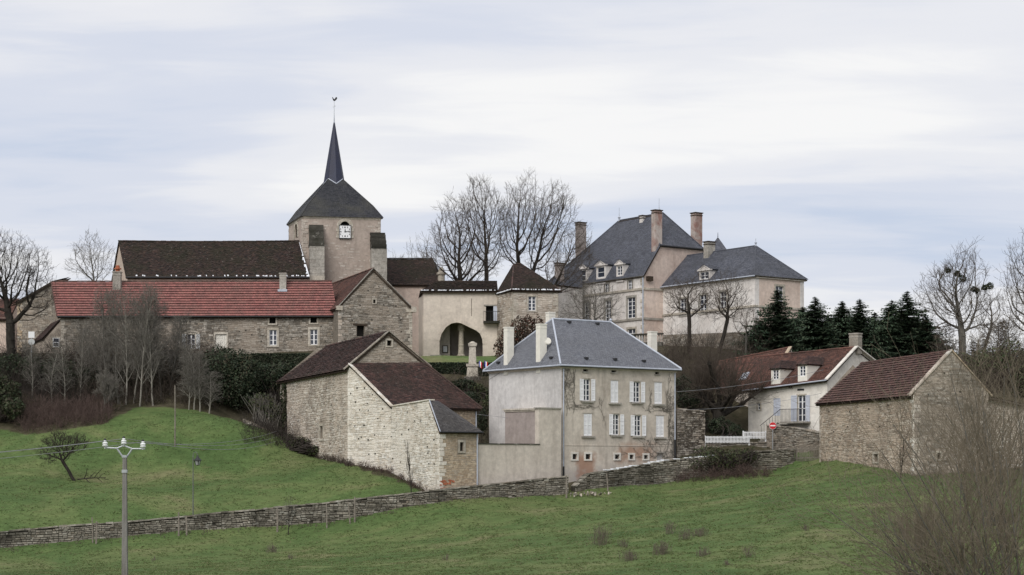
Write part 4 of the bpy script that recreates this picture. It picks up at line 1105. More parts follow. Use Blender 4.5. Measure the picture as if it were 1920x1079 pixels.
    p = P3(218, 548, 174.5); c = chimney(h, (p.x, 174.9, p.z - .3), .75, .6, 2.2, .0, 'ashlar_grey', .06, 'ashlar_grey', 0)
    m = MB(); m.lathe((p.x + .05, 174.9, p.z + 2.0), [(.22, 0), (.2, .2), (.36, .24), (.36, .32), (.2, .36), (.18, .6)], 10); m.obj('chimney_pot', 'terracotta', c)
    p = P3(530, 545, 174.1); c = chimney(h, (p.x, 174.4, p.z - .3), .62, .55, 1.9, .0, 'ashlar_grey', .05, 'ashlar_grey', 0)
    m = MB(); m.box((p.x, 174.25, p.z - .12), (.9, .7, .22)); m.obj('flashing', 'lead', c)
    downpipe(h, W, W.L - .12, 9.5, ze - .3, 'white_paint')
    # leaning shed roof against the left gable
    m = MB(); a0, a1 = G.pt(G.L - .1, ze - .5, .0), G.pt(.5, ze - .5, 0); o = Vector((-1.6, -.6, -1.9)); q = [a0 + o, a1 + o, a1, a0]
    sl = MB(); slab(sl, *q, .1); r2 = sl.obj('side_roof', 'dark_wood', h); slope(m, *q, .22, .16, seed=94); m.obj('side_tiles', 'tile_brown', r2, kind='stuff')
    W3 = Wall(G.a + Vector((-1.4, -.5)), G.b + Vector((-1.4, -.5))); m = MB(); W3.build(m, [(0, zb), (W3.L, zb), (W3.L, ze - 2.5), (0, ze - 2.5)]); W4 = Wall(W3.b, G.b); W4.build(m, [(0, zb), (W4.L, zb), (W4.L, ze - .7), (0, ze - 2.5)]); m.obj('side_wall', 'mortar_barn', h)
    hw = W4.rect(99, 634, 104.5, 651); window(h, W4, (max(.3, hw[0]), hw[1], max(.3, hw[0]) + .6, hw[3]), 1, 2, 'white_paint', .12, depth=-.08, panes=False)
farmhouse()

# ------------------------------------------------------------------ tall gabled barn beside it
def gable_barn():
    A, M, B = P2(634, 169.6), P2(700, 170.6), P2(773, 171.7); far = P2(618, 186)
    W = Wall(A, B); zl, zr, za = wz(575, 169.6), wz(577, 171.7), wz(504, 170.6); um = W.u(700); zb = 7.0
    b = thing('gabled_barn', 'tall grey stone barn gable with steep brown roof right of the red roofed farmhouse', 'barn', (A.x, A.y, 9.8))
    ap = W.pt(um, za); ax = Vector((far.x - ap.x, far.y - ap.y)); poly = [(0, zb), (W.L, zb), (W.L, zr), (um, za), (0, zl)]
    win = W.rect(669, 611, 683, 631); slit = W.rect(699.5, 562, 704, 569)
    m = MB(); W.build(m, poly, [win, slit], .4)
    WL, WR = Wall(A + ax, A), Wall(B, B + ax); WL.build(m, [(0, zb), (WL.L, zb), (WL.L, zl), (0, zl)]); WR.build(m, [(0, zb), (WR.L, zb), (WR.L, zr), (0, zr)])
    W.build(m, poly, [], off=-ax.length); m.obj('wall', 'mortar_grey', b)
    o = hole_dark(b, W, win, 'barn_window', 0); mm = MB(); W.wbox(mm, win[0] - .35, win[2] + .3, win[3], win[3] + .16, -.1, .06); mm.obj('lintel', 'dark_wood', o)
    hole_dark(b, W, slit, 'slit_opening', .12)
    st = Stones(); pd = [(win[0] - .05, win[1] - .04, win[2] + .05, win[3] + .18), (slit[0] - .14, slit[1] - .12, slit[2] + .14, slit[3] + .14)]
    st.fill(W, poly, pd, 'stone_grey', 101, (.05, .20), (.14, .55)); st.quoins(W, 0, 1, 9, zl - .1, 'stone_barn', 102); st.quoins(W, W.L, -1, 9, zr - .1, 'ashlar', 103); st.finish(b, 300)
    putlogs(b, W, [(675, 573), (719, 572), (728, 557), (697, 600), (710, 538), (742, 574), (750, 601), (660, 601), (752, 622), (690, 545)])
    sl, m = MB(), MB(); nx = Vector((W.n.x, W.n.y, 0)) * .1; av = Vector((ax.x, ax.y, 0))
    eL, eR = at(A, zl) + Vector((-.25, -.05, -.2)), at(B, zr) + Vector((.25, .05, -.2)); apx = ap.copy(); apx.z += .02
    q1 = [eL + av, eL + nx, apx + nx, apx + av]; q2 = [eR + nx, eR + av, apx + av, apx + nx]
    for q, s in ((q1, 104), (q2, 105)): slab(sl, *q, .14); slope(m, *q, .22, .155, .022, .014, sag=.06, seed=s)
    rf = sl.obj('roof', 'dark_wood', b); m.obj('tile_courses', 'tile_rust', rf, kind='stuff'); ridge(rf, apx + nx, apx + av, 'tile_rust', .45, .12)
    for k, (p, q) in enumerate(((eL + Vector((.1, 0, 0)), apx), (eR - Vector((.1, 0, 0)), apx))):
        mm = MB(); d = (q - p); n = 11; qq = random.Random(k)
        for i in range(n):
            a, c = p + d * (i / n), p + d * ((i + .96) / n); off = nx * 1.6; up = Vector((0, 0, .07 + qq.uniform(0, .03)))
            mm.hexa([a - nx * .8, a + off, c + off, c - nx * .8], [x + up for x in (a - nx * .8, a + off, c + off, c - nx * .8)], qq.random())
        mm.obj('verge_stones', 'ashlar_grey', b)
    m = MB(); p = W.pt(W.L + .1, zr - .1); m.box((p.x, p.y, p.z - .35), (.5, .6, .5), W.ang); m.obj('kneeler_stone', 'ashlar', b)
    p = W.pt(0.0, zl - .1); m = MB(); m.box((p.x + .1, p.y - .02, p.z - .25), (.55, .5, .4), W.ang); m.obj('kneeler_stone', 'ashlar', b)
gable_barn()

# ------------------------------------------------------------------ lower barn: long barn, lean-to against its gable, slate annexe
def lower_barn():
    A, G = P2(652, 139), P2(801, 141.4); FAR = P2(526, 155); ax = FAR - A
    Bd = P2(733, 136.2); Cc = P2(823, 129); Cr = P2(895, 130.8); Br = P2(893, 141.2)
    b = thing('lower_barn', 'pale stone barn group with brown tiled roofs below the church', 'barn', (A.x, A.y, 0.0))
    zb = -4.0; ze = wz(687, 139); zf = wz(711, 155)
    WL = Wall(FAR, A); WG = Wall(A, G); ua = WG.u(728); za = wz(623, WG.D(ua)); zg = wz(683, 141.4)
    wn = WL.rect(600, 799, 606, 823)
    m = MB(); pL = [(0, zb), (WL.L, zb), (WL.L, ze), (0, zf)]; WL.build(m, pL, [wn], .35)
    gw = WG.rect(725.5, 638.5, 734, 649); pG = [(0, zb), (WG.L, zb), (WG.L, zg), (ua, za), (0, ze)]; WG.build(m, pG, [gw], .35)
    WR = Wall(G, G + ax); WR.build(m, [(0, zb), (WR.L, zb), (WR.L, zf), (0, zg)])
    WK = Wall(G + ax, FAR); WK.build(m, [(0, zb), (WK.L, zb), (WK.L, zf), (WK.L - ua, za - (ze - zf)), (0, zf)]); m.obj('wall', 'mortar_barn', b)
    # pale side wall of lean-to and annexe
    W1, W2, W3, W4 = Wall(A, Bd), Wall(Bd, Cc), Wall(Cc, Cr), Wall(Bd, Br)
    p1 = [(0, zb), (W1.L, zb), W1.uz(733, 760), (0.0, wz(686, 139))]
    ap = W2.uz(805, 751); p2 = [(0, zb), (W2.L, zb), (W2.L, wz(809, 129)), ap, (0, wz(763, 136.2))]
    m = MB(); W1.build(m, p1); W2.build(m, p2); m.obj('pale_wall', 'mortar_pale', b)
    cw = W3.rect(862, 829.5, 869, 846.5); ze3 = wz(809, 129); p3 = [(0, zb), (W3.L, zb), (W3.L, ze3), (0, ze3)]
    m = MB(); W3.build(m, p3, [cw], .3); zB = W4.uz(733, 760)[1]; p4 = [(0, zb), (W4.L, zb), (W4.L, zB), (0, zB)]; W4.build(m, p4)
    Wr = Wall(Br, G); Wr.build(m, [(0, zb), (Wr.L, zb), (Wr.L, zg), (0, zB)]); We = Wall(Cr, P2(898, 139)); We.build(m, [(0, zb), (We.L, zb), (We.L, ze3 + .2), (0, ze3)])
    m.obj('annexe_wall', 'mortar_barn', b)
    hole_dark(b, WL, wn, 'window', .2, 'ashlar', .3); hole_dark(b, WG, gw, 'gable_window', .13, 'ashlar', .3); hole_dark(b, W3, cw, 'window', .16, 'ashlar', .25)
    st = Stones(); pd = lambda w, s: (w[0] - s, w[1] - s, w[2] + s, w[3] + s)
    st.fill(WL, pL, [pd(wn, .22)], 'stone_barn', 111, (.045, .19), (.13, .56), bottom=-1.2)
    st.fill(W1, p1, [], 'stone_pale', 112, (.045, .19), (.13, .56), bottom=-2); st.fill(W2, p2, [], 'stone_pale', 113, (.045, .19), (.13, .56), bottom=-3)
    st.fill(W3, p3, [pd(cw, .18)], 'stone_warm', 114, (.08, .16), (.18, .45), (.004, .02), bottom=-3); st.fill(W4, p4, [], 'stone_warm', 115, (.1, .2), (.2, .5), bottom=0)
    pg = [(0, wz(690, 139)), (WG.L, wz(690, 141.4)), (WG.L, zg), (ua, za), (0, ze)]; st.fill(WG, pg, [pd(gw, .15)], 'stone_grey', 116, (.05, .20), (.14, .55))
    st.quoins(W3, 0, 1, -2.5, ze3 - .1, 'stone_pale', 117); st.quoins(W2, W2.L, -1, -2.5, ze3 - .1, 'stone_pale', 118); st.quoins(W1, 0, 1, -1.2, ze - 1.0, 'stone_pale', 119)
    st.finish(b, 300)
    putlogs(b, W1, [(670, 728), (684, 728), (658, 738), (667, 754), (689, 757), (675, 769), (699, 740), (709, 785), (691, 770), (666, 799), (683, 798), (678, 820), (673, 823), (703, 816), (691, 825), (692, 852), (704, 851), (718, 767), (721, 800)])
    putlogs(b, W2, [(734, 782), (764, 773), (767, 806), (734, 819), (754, 815), (789, 790), (778, 790), (802, 838), (803, 850), (805, 870), (814, 825), (731, 840), (752, 867), (737, 860), (815, 870)], .11)
    putlogs(b, WL, [(622, 760), (612, 728), (585, 764), (560, 790), (632, 750), (640, 800), (575, 830)])
    # roofs
    av = Vector((ax.x, ax.y, 0)); nx = Vector((WG.n.x, WG.n.y, 0)); lx = Vector((WL.n.x, WL.n.y, 0)); apx = WG.pt(ua, za + .03)
    far_drop = Vector((0, 0, -(ze - zf))); sl, m = MB(), MB(); eL = at(A, ze) + lx * .35 + Vector((0, 0, -.28)); eR = at(G, zg) - lx * .3 + Vector((0, 0, -.25)); f2 = lx * 0 + av.normalized() * .3
    hipd = av.normalized() * -2.4
    q1 = [eL + av + f2 + far_drop, eL + nx * .12, apx + nx * .12, apx + av + hipd + far_drop]; q2 = [eR + nx * .12, eR + av + far_drop, apx + av + hipd + far_drop, apx + nx * .12]
    q3 = [q2[1], q1[0], q1[3], q1[3]]
    for q, s in ((q1, 121), (q2, 122), (q3, 123)): slab(sl, *q, .14); slope(m, *q, .30, .25, .055, .02, sag=.06, seed=s)
    rf = sl.obj('barn_roof', 'dark_wood', b); m.obj('tile_courses', 'tile_brown', rf, kind='stuff'); ridge(rf, q1[2], q1[3], 'tile_brown', .42, .13)
    mm = MB(); d = apx - eL; n = 10
    for side, e in ((0, eL), (1, eR)):
        d = apx - e; qq = random.Random(side)
        for i in range(n):
            a, c = e + d * (i / n), e + d * ((i + .96) / n); mm.hexa([a - nx * .1, a + nx * .26, c + nx * .26, c - nx * .1], [x + Vector((0, 0, .08 + qq.uniform(0, .03))) for x in (a - nx * .1, a + nx * .26, c + nx * .26, c - nx * .1)], qq.random())
    mm.obj('verge_stones', 'stone_grey', b)
    sl, m = MB(), MB(); out = Vector((W4.n.x, W4.n.y, 0)) * .35
    q = [at(Bd, zB) + out + Vector((-.1, 0, -.12)), at(Br, zB) + out + Vector((.25, .1, -.12)), P3(797, 682, 141.0), P3(656, 683, 138.9)]
    slab(sl, *q, .14); slope(m, *q, .21, .15, .022, .014, sag=.08, seed=125); rf = sl.obj('lean_to_roof', 'dark_wood', b); m.obj('tile_courses', 'tile_brown', rf, kind='stuff')
    mm = MB(); d = q[3] - q[0]; qq = random.Random(8); w1 = Vector((W1.n.x, W1.n.y, 0)); n = 12
    for i in range(n):
        a, c = q[0] + d * (i / n), q[0] + d * ((i + .97) / n); mm.hexa([a - w1 * .15, a + w1 * .2, c + w1 * .2, c - w1 * .15], [x + Vector((0, 0, .07 + qq.uniform(0, .02))) for x in (a - w1 * .15, a + w1 * .2, c + w1 * .2, c - w1 * .15)], qq.random())
    mm.obj('verge_stones', 'stone_pale', b)
    mm = MB(); d = q[2] - q[1]
    for i in range(14):
        a, c = q[1] + d * (i / 14), q[1] + d * ((i + .95) / 14); mm.tube(a + Vector((0, 0, .05)), c + Vector((0, 0, .05)), .09, .08, 6)
    mm.obj('verge_tiles', 'tile_brown', rf); ridge(rf, q[3] + Vector((0, .1, .03)), q[2] + Vector((0, .1, .03)), 'tile_brown', .42, .09)
    downpipe(b, W4, W4.L - .08, 0.5, zB - .1, 'zinc')
    # slate roof of the annexe
    sl, m = MB(), MB(); apw = W2.pt(*ap); o3 = Vector((W3.n.x, W3.n.y, 0)) * .28
    q = [at(Cc, ze3) + o3 + Vector((-.05, 0, -.05)), at(Cr, ze3) + o3 + Vector((.25, .1, -.05)), apw + Vector((.05, .05, 0)), apw + Vector((0, 0, .02))]
    slab(sl, *q, .1); slope(m, *q, .22, .16, .012, .006, seed=127)
    back = P3(872, 772, 137.5); q5 = [q[1], back + Vector((.6, 0, -1.0)), apw + Vector((.5, 4.5, .1)), q[2]]; slab(sl, *q5, .1); slope(m, *q5, .22, .16, .012, .006, seed=128)
    rf = sl.obj('annexe_roof', 'dark_wood', b); m.obj('slate_courses', 'slate_brown', rf, kind='stuff')
    mm = MB(); mm.tube(q[0] + Vector((0, 0, .02)), q[3] + Vector((0, 0, .02)), .035, .035, 6); mm.obj('hip_lead', 'zinc', rf)
    gutter(b, q[0] + o3 * .2, q[1] + o3 * .2, 'dark_metal', .05); downpipe(b, W3, W3.L - .06, -2, ze3 - .1, 'zinc')
    # coping on the pale wall top
    mm = MB(); qq = random.Random(3); n = 12
    for i in range(n):
        u0, u1 = ap[0] * i / n, ap[0] * (i + .97) / n; z0 = p2[4][1] + (ap[1] - p2[4][1]) * i / n; z1 = p2[4][1] + (ap[1] - p2[4][1]) * (i + 1) / n
        mm.hexa([W2.pt(u0, z0, -.45), W2.pt(u1, z1, -.45), W2.pt(u1, z1, .09), W2.pt(u0, z0, .09)], [W2.pt(u0, z0 + .09, -.45), W2.pt(u1, z1 + .09, -.45), W2.pt(u1, z1 + .09, .09), W2.pt(u0, z0 + .09, .09)], qq.random())
    mm.obj('coping_stones', 'stone_pale', b)
    mm = MB(); qq = random.Random(5)
    for k in range(26):
        u, z = W3.uz(qq.uniform(824, 848), 0)[0], qq.uniform(-2.1, -1.0); W3.wbox(mm, u, u + qq.uniform(.15, .3), z, z + qq.uniform(.06, .1), 0, qq.uniform(.03, .05), qq.random())
    mm.obj('brick_patch', 'terracotta', b, kind='stuff')
lower_barn()

# ------------------------------------------------------------------ buildings at the far left edge
def left_houses():
    A, B = P2(32, 178), P2(101, 177); W = Wall(A, B)
    h = thing('stone_outbuilding', 'grey stone outbuilding behind the oak, left of the red roofed farmhouse', 'outbuilding', (A.x, A.y, 10))
    zl, za = wz(566, 178), wz(527, 177); poly = [(0, 7), (W.L, 7), (W.L, za), (W.L - .2, za), (0, zl)]
    m = MB(); W.build(m, poly); K = Vector((0, 6)); closed_walls(m, [B, B + K, A + K, A], 7, [za, za, zl, zl]); m.obj('wall', 'mortar_grey', h)
    st = Stones(); st.fill(W, poly, [], 'stone_grey', 131); st.quoins(W, 0, 1, 9, zl - .1, 'stone_warm', 132); st.finish(h, 150)
    sl, m = MB(), MB(); q = [at(A, zl) + Vector((-.5, -.2, -.25)), at(B, za) + Vector((.1, -.2, 0)), at(B, za) + Vector((.1, 6, 1)), at(A, zl) + Vector((-.5, 6, .75))]
    slab(sl, *q, .12); slope(m, *q, .25, .2, seed=133); rf = sl.obj('roof', 'dark_wood', h); m.obj('tile_courses', 'tile_brown', rf, kind='stuff')
    A, B = P2(-60, 182), P2(15, 182); W = Wall(A, B); h = thing('pink_house', 'pink rendered house end cut off by the left edge', 'house', (B.x, B.y, 10))
    zl = wz(596, 182); zr = wz(560, 186); m = MB(); W.build(m, [(0, 7), (W.L, 7), (W.L, zl), (0, zl)]); K = Vector((-.3, 8)); Wr = Wall(B, B + K); Wr.build(m, [(0, 7), (Wr.L, 7), (Wr.L, zl), (Wr.L / 2, zr), (0, zl)]); closed_walls(m, [B + K, A + K, A], 7, zl); m.obj('wall', 'plaster_pink', h)
    sl, m = MB(), MB(); q = [at(A, zl) + Vector((0, -.3, -.2)), at(B, zl) + Vector((.2, -.3, -.2)), at(B + K / 2, zr) + Vector((.2, 0, 0)), at(A + K / 2, zr)]; slab(sl, *q, .12); slope(m, *q, .24, .18, seed=135)
    q = [at(B + K, zl), at(A + K, zl), at(A + K / 2, zr), at(B + K / 2, zr)]; slab(sl, *q, .12); rf = sl.obj('roof', 'dark_wood', h); m.obj('tile_courses', 'tile_rust', rf, kind='stuff')
left_houses()
# ------------------------------------------------------------------ manor house
def manor():
    A, B, L = P2(1053, 136), P2(1267, 142.3), P2(917, 144.2); K = B + L - A
    ze = wz(684, 136); zb = -4.0
    m_plaster('manor_front', (0.66, 0.595, 0.51), (0.54, 0.475, 0.40), (0.33, 0.285, 0.24), .7, .8,
              extra=[(A.x + .2, B.x, -2.6, 0.15, (0.42, 0.39, 0.37), .75, .8), (A.x + 4.2, A.x + 7.6, 0.05, 2.0, (0.36, 0.205, 0.135), .75, .8), (A.x + .9, A.x + 3.0, -1.3, 1.2, (0.36, 0.20, 0.13), .8, .7), (A.x + 2.6, A.x + 3.6, .5, 5.5, (0.36, 0.31, 0.26), .6, .8)])
    m_plaster('manor_side', (0.66, 0.64, 0.62), (0.58, 0.555, 0.535), (0.38, 0.36, 0.35), .6, .65, extra=[(L.x, A.x, -2, 2.6, (0.43, 0.40, 0.385), .55, 1.2)])
    h = thing('manor_house', 'three storey manor house with blue grey slate hip roof, white shutters and tall white chimneys', 'house', (A.x, A.y, -1.4))
    W, S = Wall(A, B), Wall(L, A)
    R = W.rect
    openw = [R(1094, 711, 1107, 752), R(1187.5, 716, 1200.5, 755), R(1149, 777, 1161.5, 816), R(1189.5, 779, 1202.5, 818)]
    closed = [R(1145, 714, 1159.5, 755.5), R(1227, 717.5, 1241.5, 758), R(1094.5, 776, 1110, 818), R(1230, 780, 1245, 820)]
    attic = [R(1093.5, 687, 1102.5, 697), R(1146.5, 688.5, 1155.5, 698.5), R(1228.5, 692.5, 1236, 702)]
    base = [R(1073, 851.5, 1081.5, 861.5), R(1097.5, 851.5, 1107, 861.5), R(1152.5, 852.5, 1161, 861), R(1180, 853, 1187.5, 861), R(1207, 853.5, 1214.5, 861)]
    door = R(1232, 850, 1244, 872)
    holes = openw + closed + attic + base + [door]
    m = MB(); W.build(m, [(0, zb), (W.L, zb), (W.L, ze), (0, ze)], holes, .28); m.obj('front_wall', 'manor_front', h)
    m = MB(); S.build(m, [(0, zb), (S.L, zb), (S.L, ze), (0, ze)]); closed_walls(m, [B, K, L], zb, ze); m.obj('side_wall', 'manor_side', h)
    for w in openw: window(h, W, w, 2, 4, 'white_paint', 0, sill=.22, depth=.12, shutters='open')
    for w in closed: window(h, W, w, shutters='closed', sill=.0); 
    for w in closed:
        m = MB(); W.wbox(m, w[0] - .22, w[2] + .22, w[1] - .13, w[1], -.06, .15); m.obj('window_sill', 'ashlar_grey', h)
    for w in openw + closed:      # faint segmental hood above each window
        m = MB(); um = (w[0] + w[2]) / 2; hw = (w[2] - w[0]) / 2 + .16; n = 7
        for k in range(n):
            x0, x1 = -1 + 2 * k / n, -1 + 2 * (k + 1) / n; z0 = w[3] + .05
            q = [(um + hw * x0, z0), (um + hw * x1, z0), (um + hw * x1, z0 + .16 + .14 * (1 - x1 * x1)), (um + hw * x0, z0 + .16 + .14 * (1 - x0 * x0))]; m.hexa([W.pt(*p, -.02) for p in q], [W.pt(*p, .022) for p in q])
        m.obj('window_hood', 'plaster_beige', h)
    for w in attic: hole_dark(h, W, w, 'attic_window', .0, depth=.2)
    for w in attic:
        m = MB(); W.wbox(m, w[0] - .08, w[2] + .08, w[1] - .1, w[1], -.05, .08); m.obj('window_sill', 'ashlar_grey', h)
    for w in base: hole_dark(h, W, w, 'cellar_window', .14, 'plaster_cream', .2)
    for i, w in enumerate(base):
        m = MB()
        for k in (1, 2): u = w[0] + (w[2] - w[0]) * k / 3; m.tube(W.pt(u, w[1], -.1), W.pt(u, w[3], -.1), .018, .018, 5)
        m.tube(W.pt(w[0], (w[1] + w[3]) / 2, -.1), W.pt(w[2], (w[1] + w[3]) / 2, -.1), .018, .018, 5); m.obj('window_bars', 'dark_metal', h)
    m = MB(); W.wbox(m, door[0], door[2], door[1] - 1.5, door[3], -.2, -.12); m.obj('cellar_door', 'manor_side', h)
    m = MB(); W.wbox(m, door[0] - .1, door[2] + .1, door[3], door[3] + .12, -.05, .05); m.obj('door_lintel', 'ashlar_grey', h)
    m = MB(); zl = wz(836, 137); W.wbox(m, .1, W.L, zl, zl + .05, -.02, .03); m.obj('string_course', 'plaster_beige', h)
    # roof
    ov = expand([A, B, K, L], .32); mid0, mid1 = (A + L) / 2, (B + K) / 2; WM = Wall(mid0, mid1)
    u0, u1 = WM.u(1036), WM.u(1145); zr = wz(602, WM.D((u0 + u1) / 2)); r0, r1 = WM.pt(u0, zr), WM.pt(u1, zr)
    E = [at(p, ze - .02) for p in ov]; m, sl = MB(), MB()
    for q, s in (((E[0], E[1], r1, r0), 141), ((E[3], E[0], r0, r0), 142), ((E[1], E[2], r1, r1), 143), ((E[2], E[3], r0, r1), 144)):
        slab(sl, *q, .1); slope(m, *q, .24, .15, .010, .004, seed=s)
    rf = sl.obj('roof', 'dark_wood', h); m.obj('slate_courses', 'slate_blue', rf, kind='stuff')
    for a, b_ in ((E[0], r0), (E[1], r1), (E[3], r0), (r0, r1)):
        mm = MB(); mm.tube(a + Vector((0, 0, .035)), b_ + Vector((0, 0, .035)), .075, .075, 8); mm.obj('hip_lead', 'lead', rf)
    m = MB(); m.lathe((r1.x, r1.y, r1.z), [(.1, 0), (.07, .12), (.13, .2), (.02, .34)], 8); m.obj('roof_finial', 'lead', rf)
    def on_slope(px, py, q):    # point where the ray through a pixel meets the roof plane
        a, b_, c = map(Vector, q[:3]); n = (b_ - a).cross(c - a); d = Vector((wx(px, 1), 1, wz(py, 1))); return d * (a.dot(n) / d.dot(n))
    qf, ql = (E[0], E[1], r1), (E[3], E[0], r0)
    for px, py, q in ((1099, 674, qf), (1153, 676, qf), (1207, 679, qf), (1067, 606, qf), (1120, 609, qf), (935, 682, ql), (1034, 673, ql)):
        p = on_slope(px, py, q); mm = MB(); mm.box((p.x, p.y, p.z + .0), (.26, .3, .16), W.ang); mm.obj('roof_vent', 'dark_metal', rf)
    corners = [E[0], E[1], E[2], E[3]]
    gutter(h, E[0] + Vector((0, -.06, -.05)), E[1] + Vector((0, -.06, -.05)), 'zinc'); gutter(h, E[3] + Vector((-.05, -.05, -.05)), E[0] + Vector((0, -.06, -.05)), 'zinc')
    m = MB(); ex0, ex1 = expand([A, B, K, L], .2), expand([A, B, K, L], .03); m.hexa([at(p, ze - .28) for p in ex1], [at(p, ze - .06) for p in ex0]); m.obj('eaves_cornice', 'plaster_beige', h)
    downpipe(h, W, .12, -1.6, ze - .3, 'zinc', 1.6); downpipe(h, W, W.L - .15, .3, ze - .3, 'zinc', 1.8)
    # chimneys
    def stack(px, ybot, ytop, D, w, d, pots=0):
        zb_, zt_ = wz(ybot, D), wz(ytop, D); p = P2(px, D); return chimney(h, (p.x, p.y, zb_ - .8), w, d, zt_ - zb_ + .8, S.ang + math.pi / 2, 'white_plaster', .03, 'white_plaster')
    uS = S.u(954); p = S.pt(uS, 0, -.75); c1 = stack(954, 684, 616, p.y, .62, .52)
    uS = S.u(1015); p2 = S.pt(uS, 0, -.8); c2 = stack(1015, 680, 610, p2.y, .62, .56)
    for c, pp, y in ((c1, p, 684), (c2, p2, 680)):
        mm = MB(); zz = wz(y, pp.y); mm.box((pp.x, pp.y, zz - .25), (.82, .75, .34), S.ang); mm.obj('lead_skirt', 'lead', c)
    mm = MB(); q = P3(1027, 640, p2.y); mm.tube((q.x, q.y, q.z), (q.x + .02, q.y - .06, q.z + .02), .30, .24, 14); mm.obj('satellite_dish', 'white_plaster', c2)
    stack(1032, 620, 588, 150.5, .62, .5); WRt = Wall(B, K); pr = WRt.pt(WRt.u(1223) if 0 < WRt.u(1223) < WRt.L else 4.0, 0, -.6); c4 = stack(1223, 668, 624, 147.5, .62, .5)
    # wall lamp bracket and cable on the left wall
    mm = MB(); u, z = S.uz(940, 698); u2, z2 = S.uz(918, 712); mm.tube(S.pt(u, z, .05), S.pt(u2, z2, .05), .012, .012, 4); mm.tube(S.pt(u - .1, z, .02), S.pt(u + .1, z + .1, .12), .02, .02, 4); mm.obj('wall_cable', 'dark_metal', h)

    # rendered enclosure wall with the taller annexe beside the manor
    P, Q = P2(896, 130.9), P2(1052.5, 135.4); We = Wall(P, Q)
    e = thing('enclosure_wall', 'smooth beige rendered garden wall stepping up between the slate annexe and the manor', 'wall', (P.x, P.y, -2.2))
    m = MB(); us = We.u(1010); z1, z2 = wz(834, 133.5), wz(767, 135)
    We.wbox(m, 0, us, -4, z1, -.45, 0); We.wbox(m, us, We.L - .02, -4, z2, -.45, 0); m.obj('wall', 'plaster_beige', e)
    m = MB(); We.wbox(m, -.02, us + .1, z1, z1 + .07, -.5, .06); m.obj('coping', 'mossy_stone', e); m = MB(); We.wbox(m, us - .1, We.L - .02, z2, z2 + .09, -.5, .08); m.obj('coping', 'ashlar_grey', e)
    X, Y = P2(947, 139.5), P2(1012, 137.2); Wx = Wall(X, Y); m = MB(); z3 = wz(769, 138); Wx.wbox(m, 0, Wx.L, -3, z3, -2.4, 0); a = m.obj('annexe_wall', 'plaster_mauve', e)
    m = MB(); Wx.wbox(m, -.15, Wx.L + .05, z3, z3 + .12, -2.4, .14, .3); Wx.wbox(m, -.05, Wx.L, z3 - .12, z3, -2.4, .07, .7); m.obj('annexe_coping', 'ashlar', a)
manor()

# ------------------------------------------------------------------ chateau
def dormer(bld, W, off, rect, depth, wallmat, roofmat, kind='gable', roofname='dormer_roof', win=(2, 3), rh=.55):
    """a dormer standing off metres behind (negative: in front of) wall plane W, given as a pixel rectangle of its front"""
    V = Wall(W.a - W.n * off, W.b - W.n * off); u0, z0, u1, z1 = V.rect(*rect); m = MB(); t = .17
    hole = (u0 + t, z0 + t, u1 - t, z1 - t * .7)
    V.build(m, [(u0, z0 - .5), (u1, z0 - .5), (u1, z1), (u0, z1)], [hole], .2)
    for u in (u0, u1): m.poly([V.pt(u, z0 - .5, 0), V.pt(u, z1, 0), V.pt(u, z1, -depth), V.pt(u, z0 - .5, -depth)], .4)
    if kind == 'pediment':
        um = (u0 + u1) / 2; V.wbox(m, u0 - .14, u1 + .14, z1, z1 + .14, -.2, .14); m.poly([V.pt(u0 - .14, z1 + .14, .1), V.pt(u1 + .14, z1 + .14, .1), V.pt(um, z1 + rh, .1)], .3)
    o = m.obj('dormer', wallmat, bld); um = (u0 + u1) / 2; e = .16; m = MB(); sl = MB()
    if kind == 'hip':
        a, b, c, d = V.pt(u0 - e, z1, e), V.pt(u1 + e, z1, e), V.pt(u1 + e, z1, -depth - .4), V.pt(u0 - e, z1, -depth - .4); k, k2 = V.pt(um, z1 + rh, -.75), V.pt(um, z1 + rh, -depth - 1.0)
        for q, s in (((a, b, k, k), 1), ((b, c, k2, k), 2), ((d, a, k, k2), 3)): slab(sl, *q, .05); slope(m, *q, .2, .14, .018, .008, seed=s)
    else:
        f, f2 = V.pt(um, z1 + rh + .06, .13), V.pt(um, z1 + rh + .06, -depth - .7)
        q1 = (V.pt(u0 - e, z1 + .1, .13), f, f2, V.pt(u0 - e, z1 + .1, -depth - .2)); q2 = (f, V.pt(u1 + e, z1 + .1, .13), V.pt(u1 + e, z1 + .1, -depth - .2), f2)
        qa = (V.pt(u0 - e, z1 + .1, -depth - .2), V.pt(u0 - e, z1 + .1, .13), f, f2); qb = (V.pt(u1 + e, z1 + .1, .13), V.pt(u1 + e, z1 + .1, -depth - .2), f2, f)
        for q, s in ((qa, 1), (qb, 2)): slab(sl, *q, .05); slope(m, *q, .2, .15, .012, .006, seed=s)
    for v in m.v: pass
    k0 = len(sl.v); sl.v += m.v; sl.f += [tuple(i + k0 for i in f_) for f_ in m.f]; sl.r += m.r
    sl.obj(roofname, roofmat, o); window(bld, V, hole, win[0], win[1], 'white_paint', depth=.06, bar=.03)
    return o

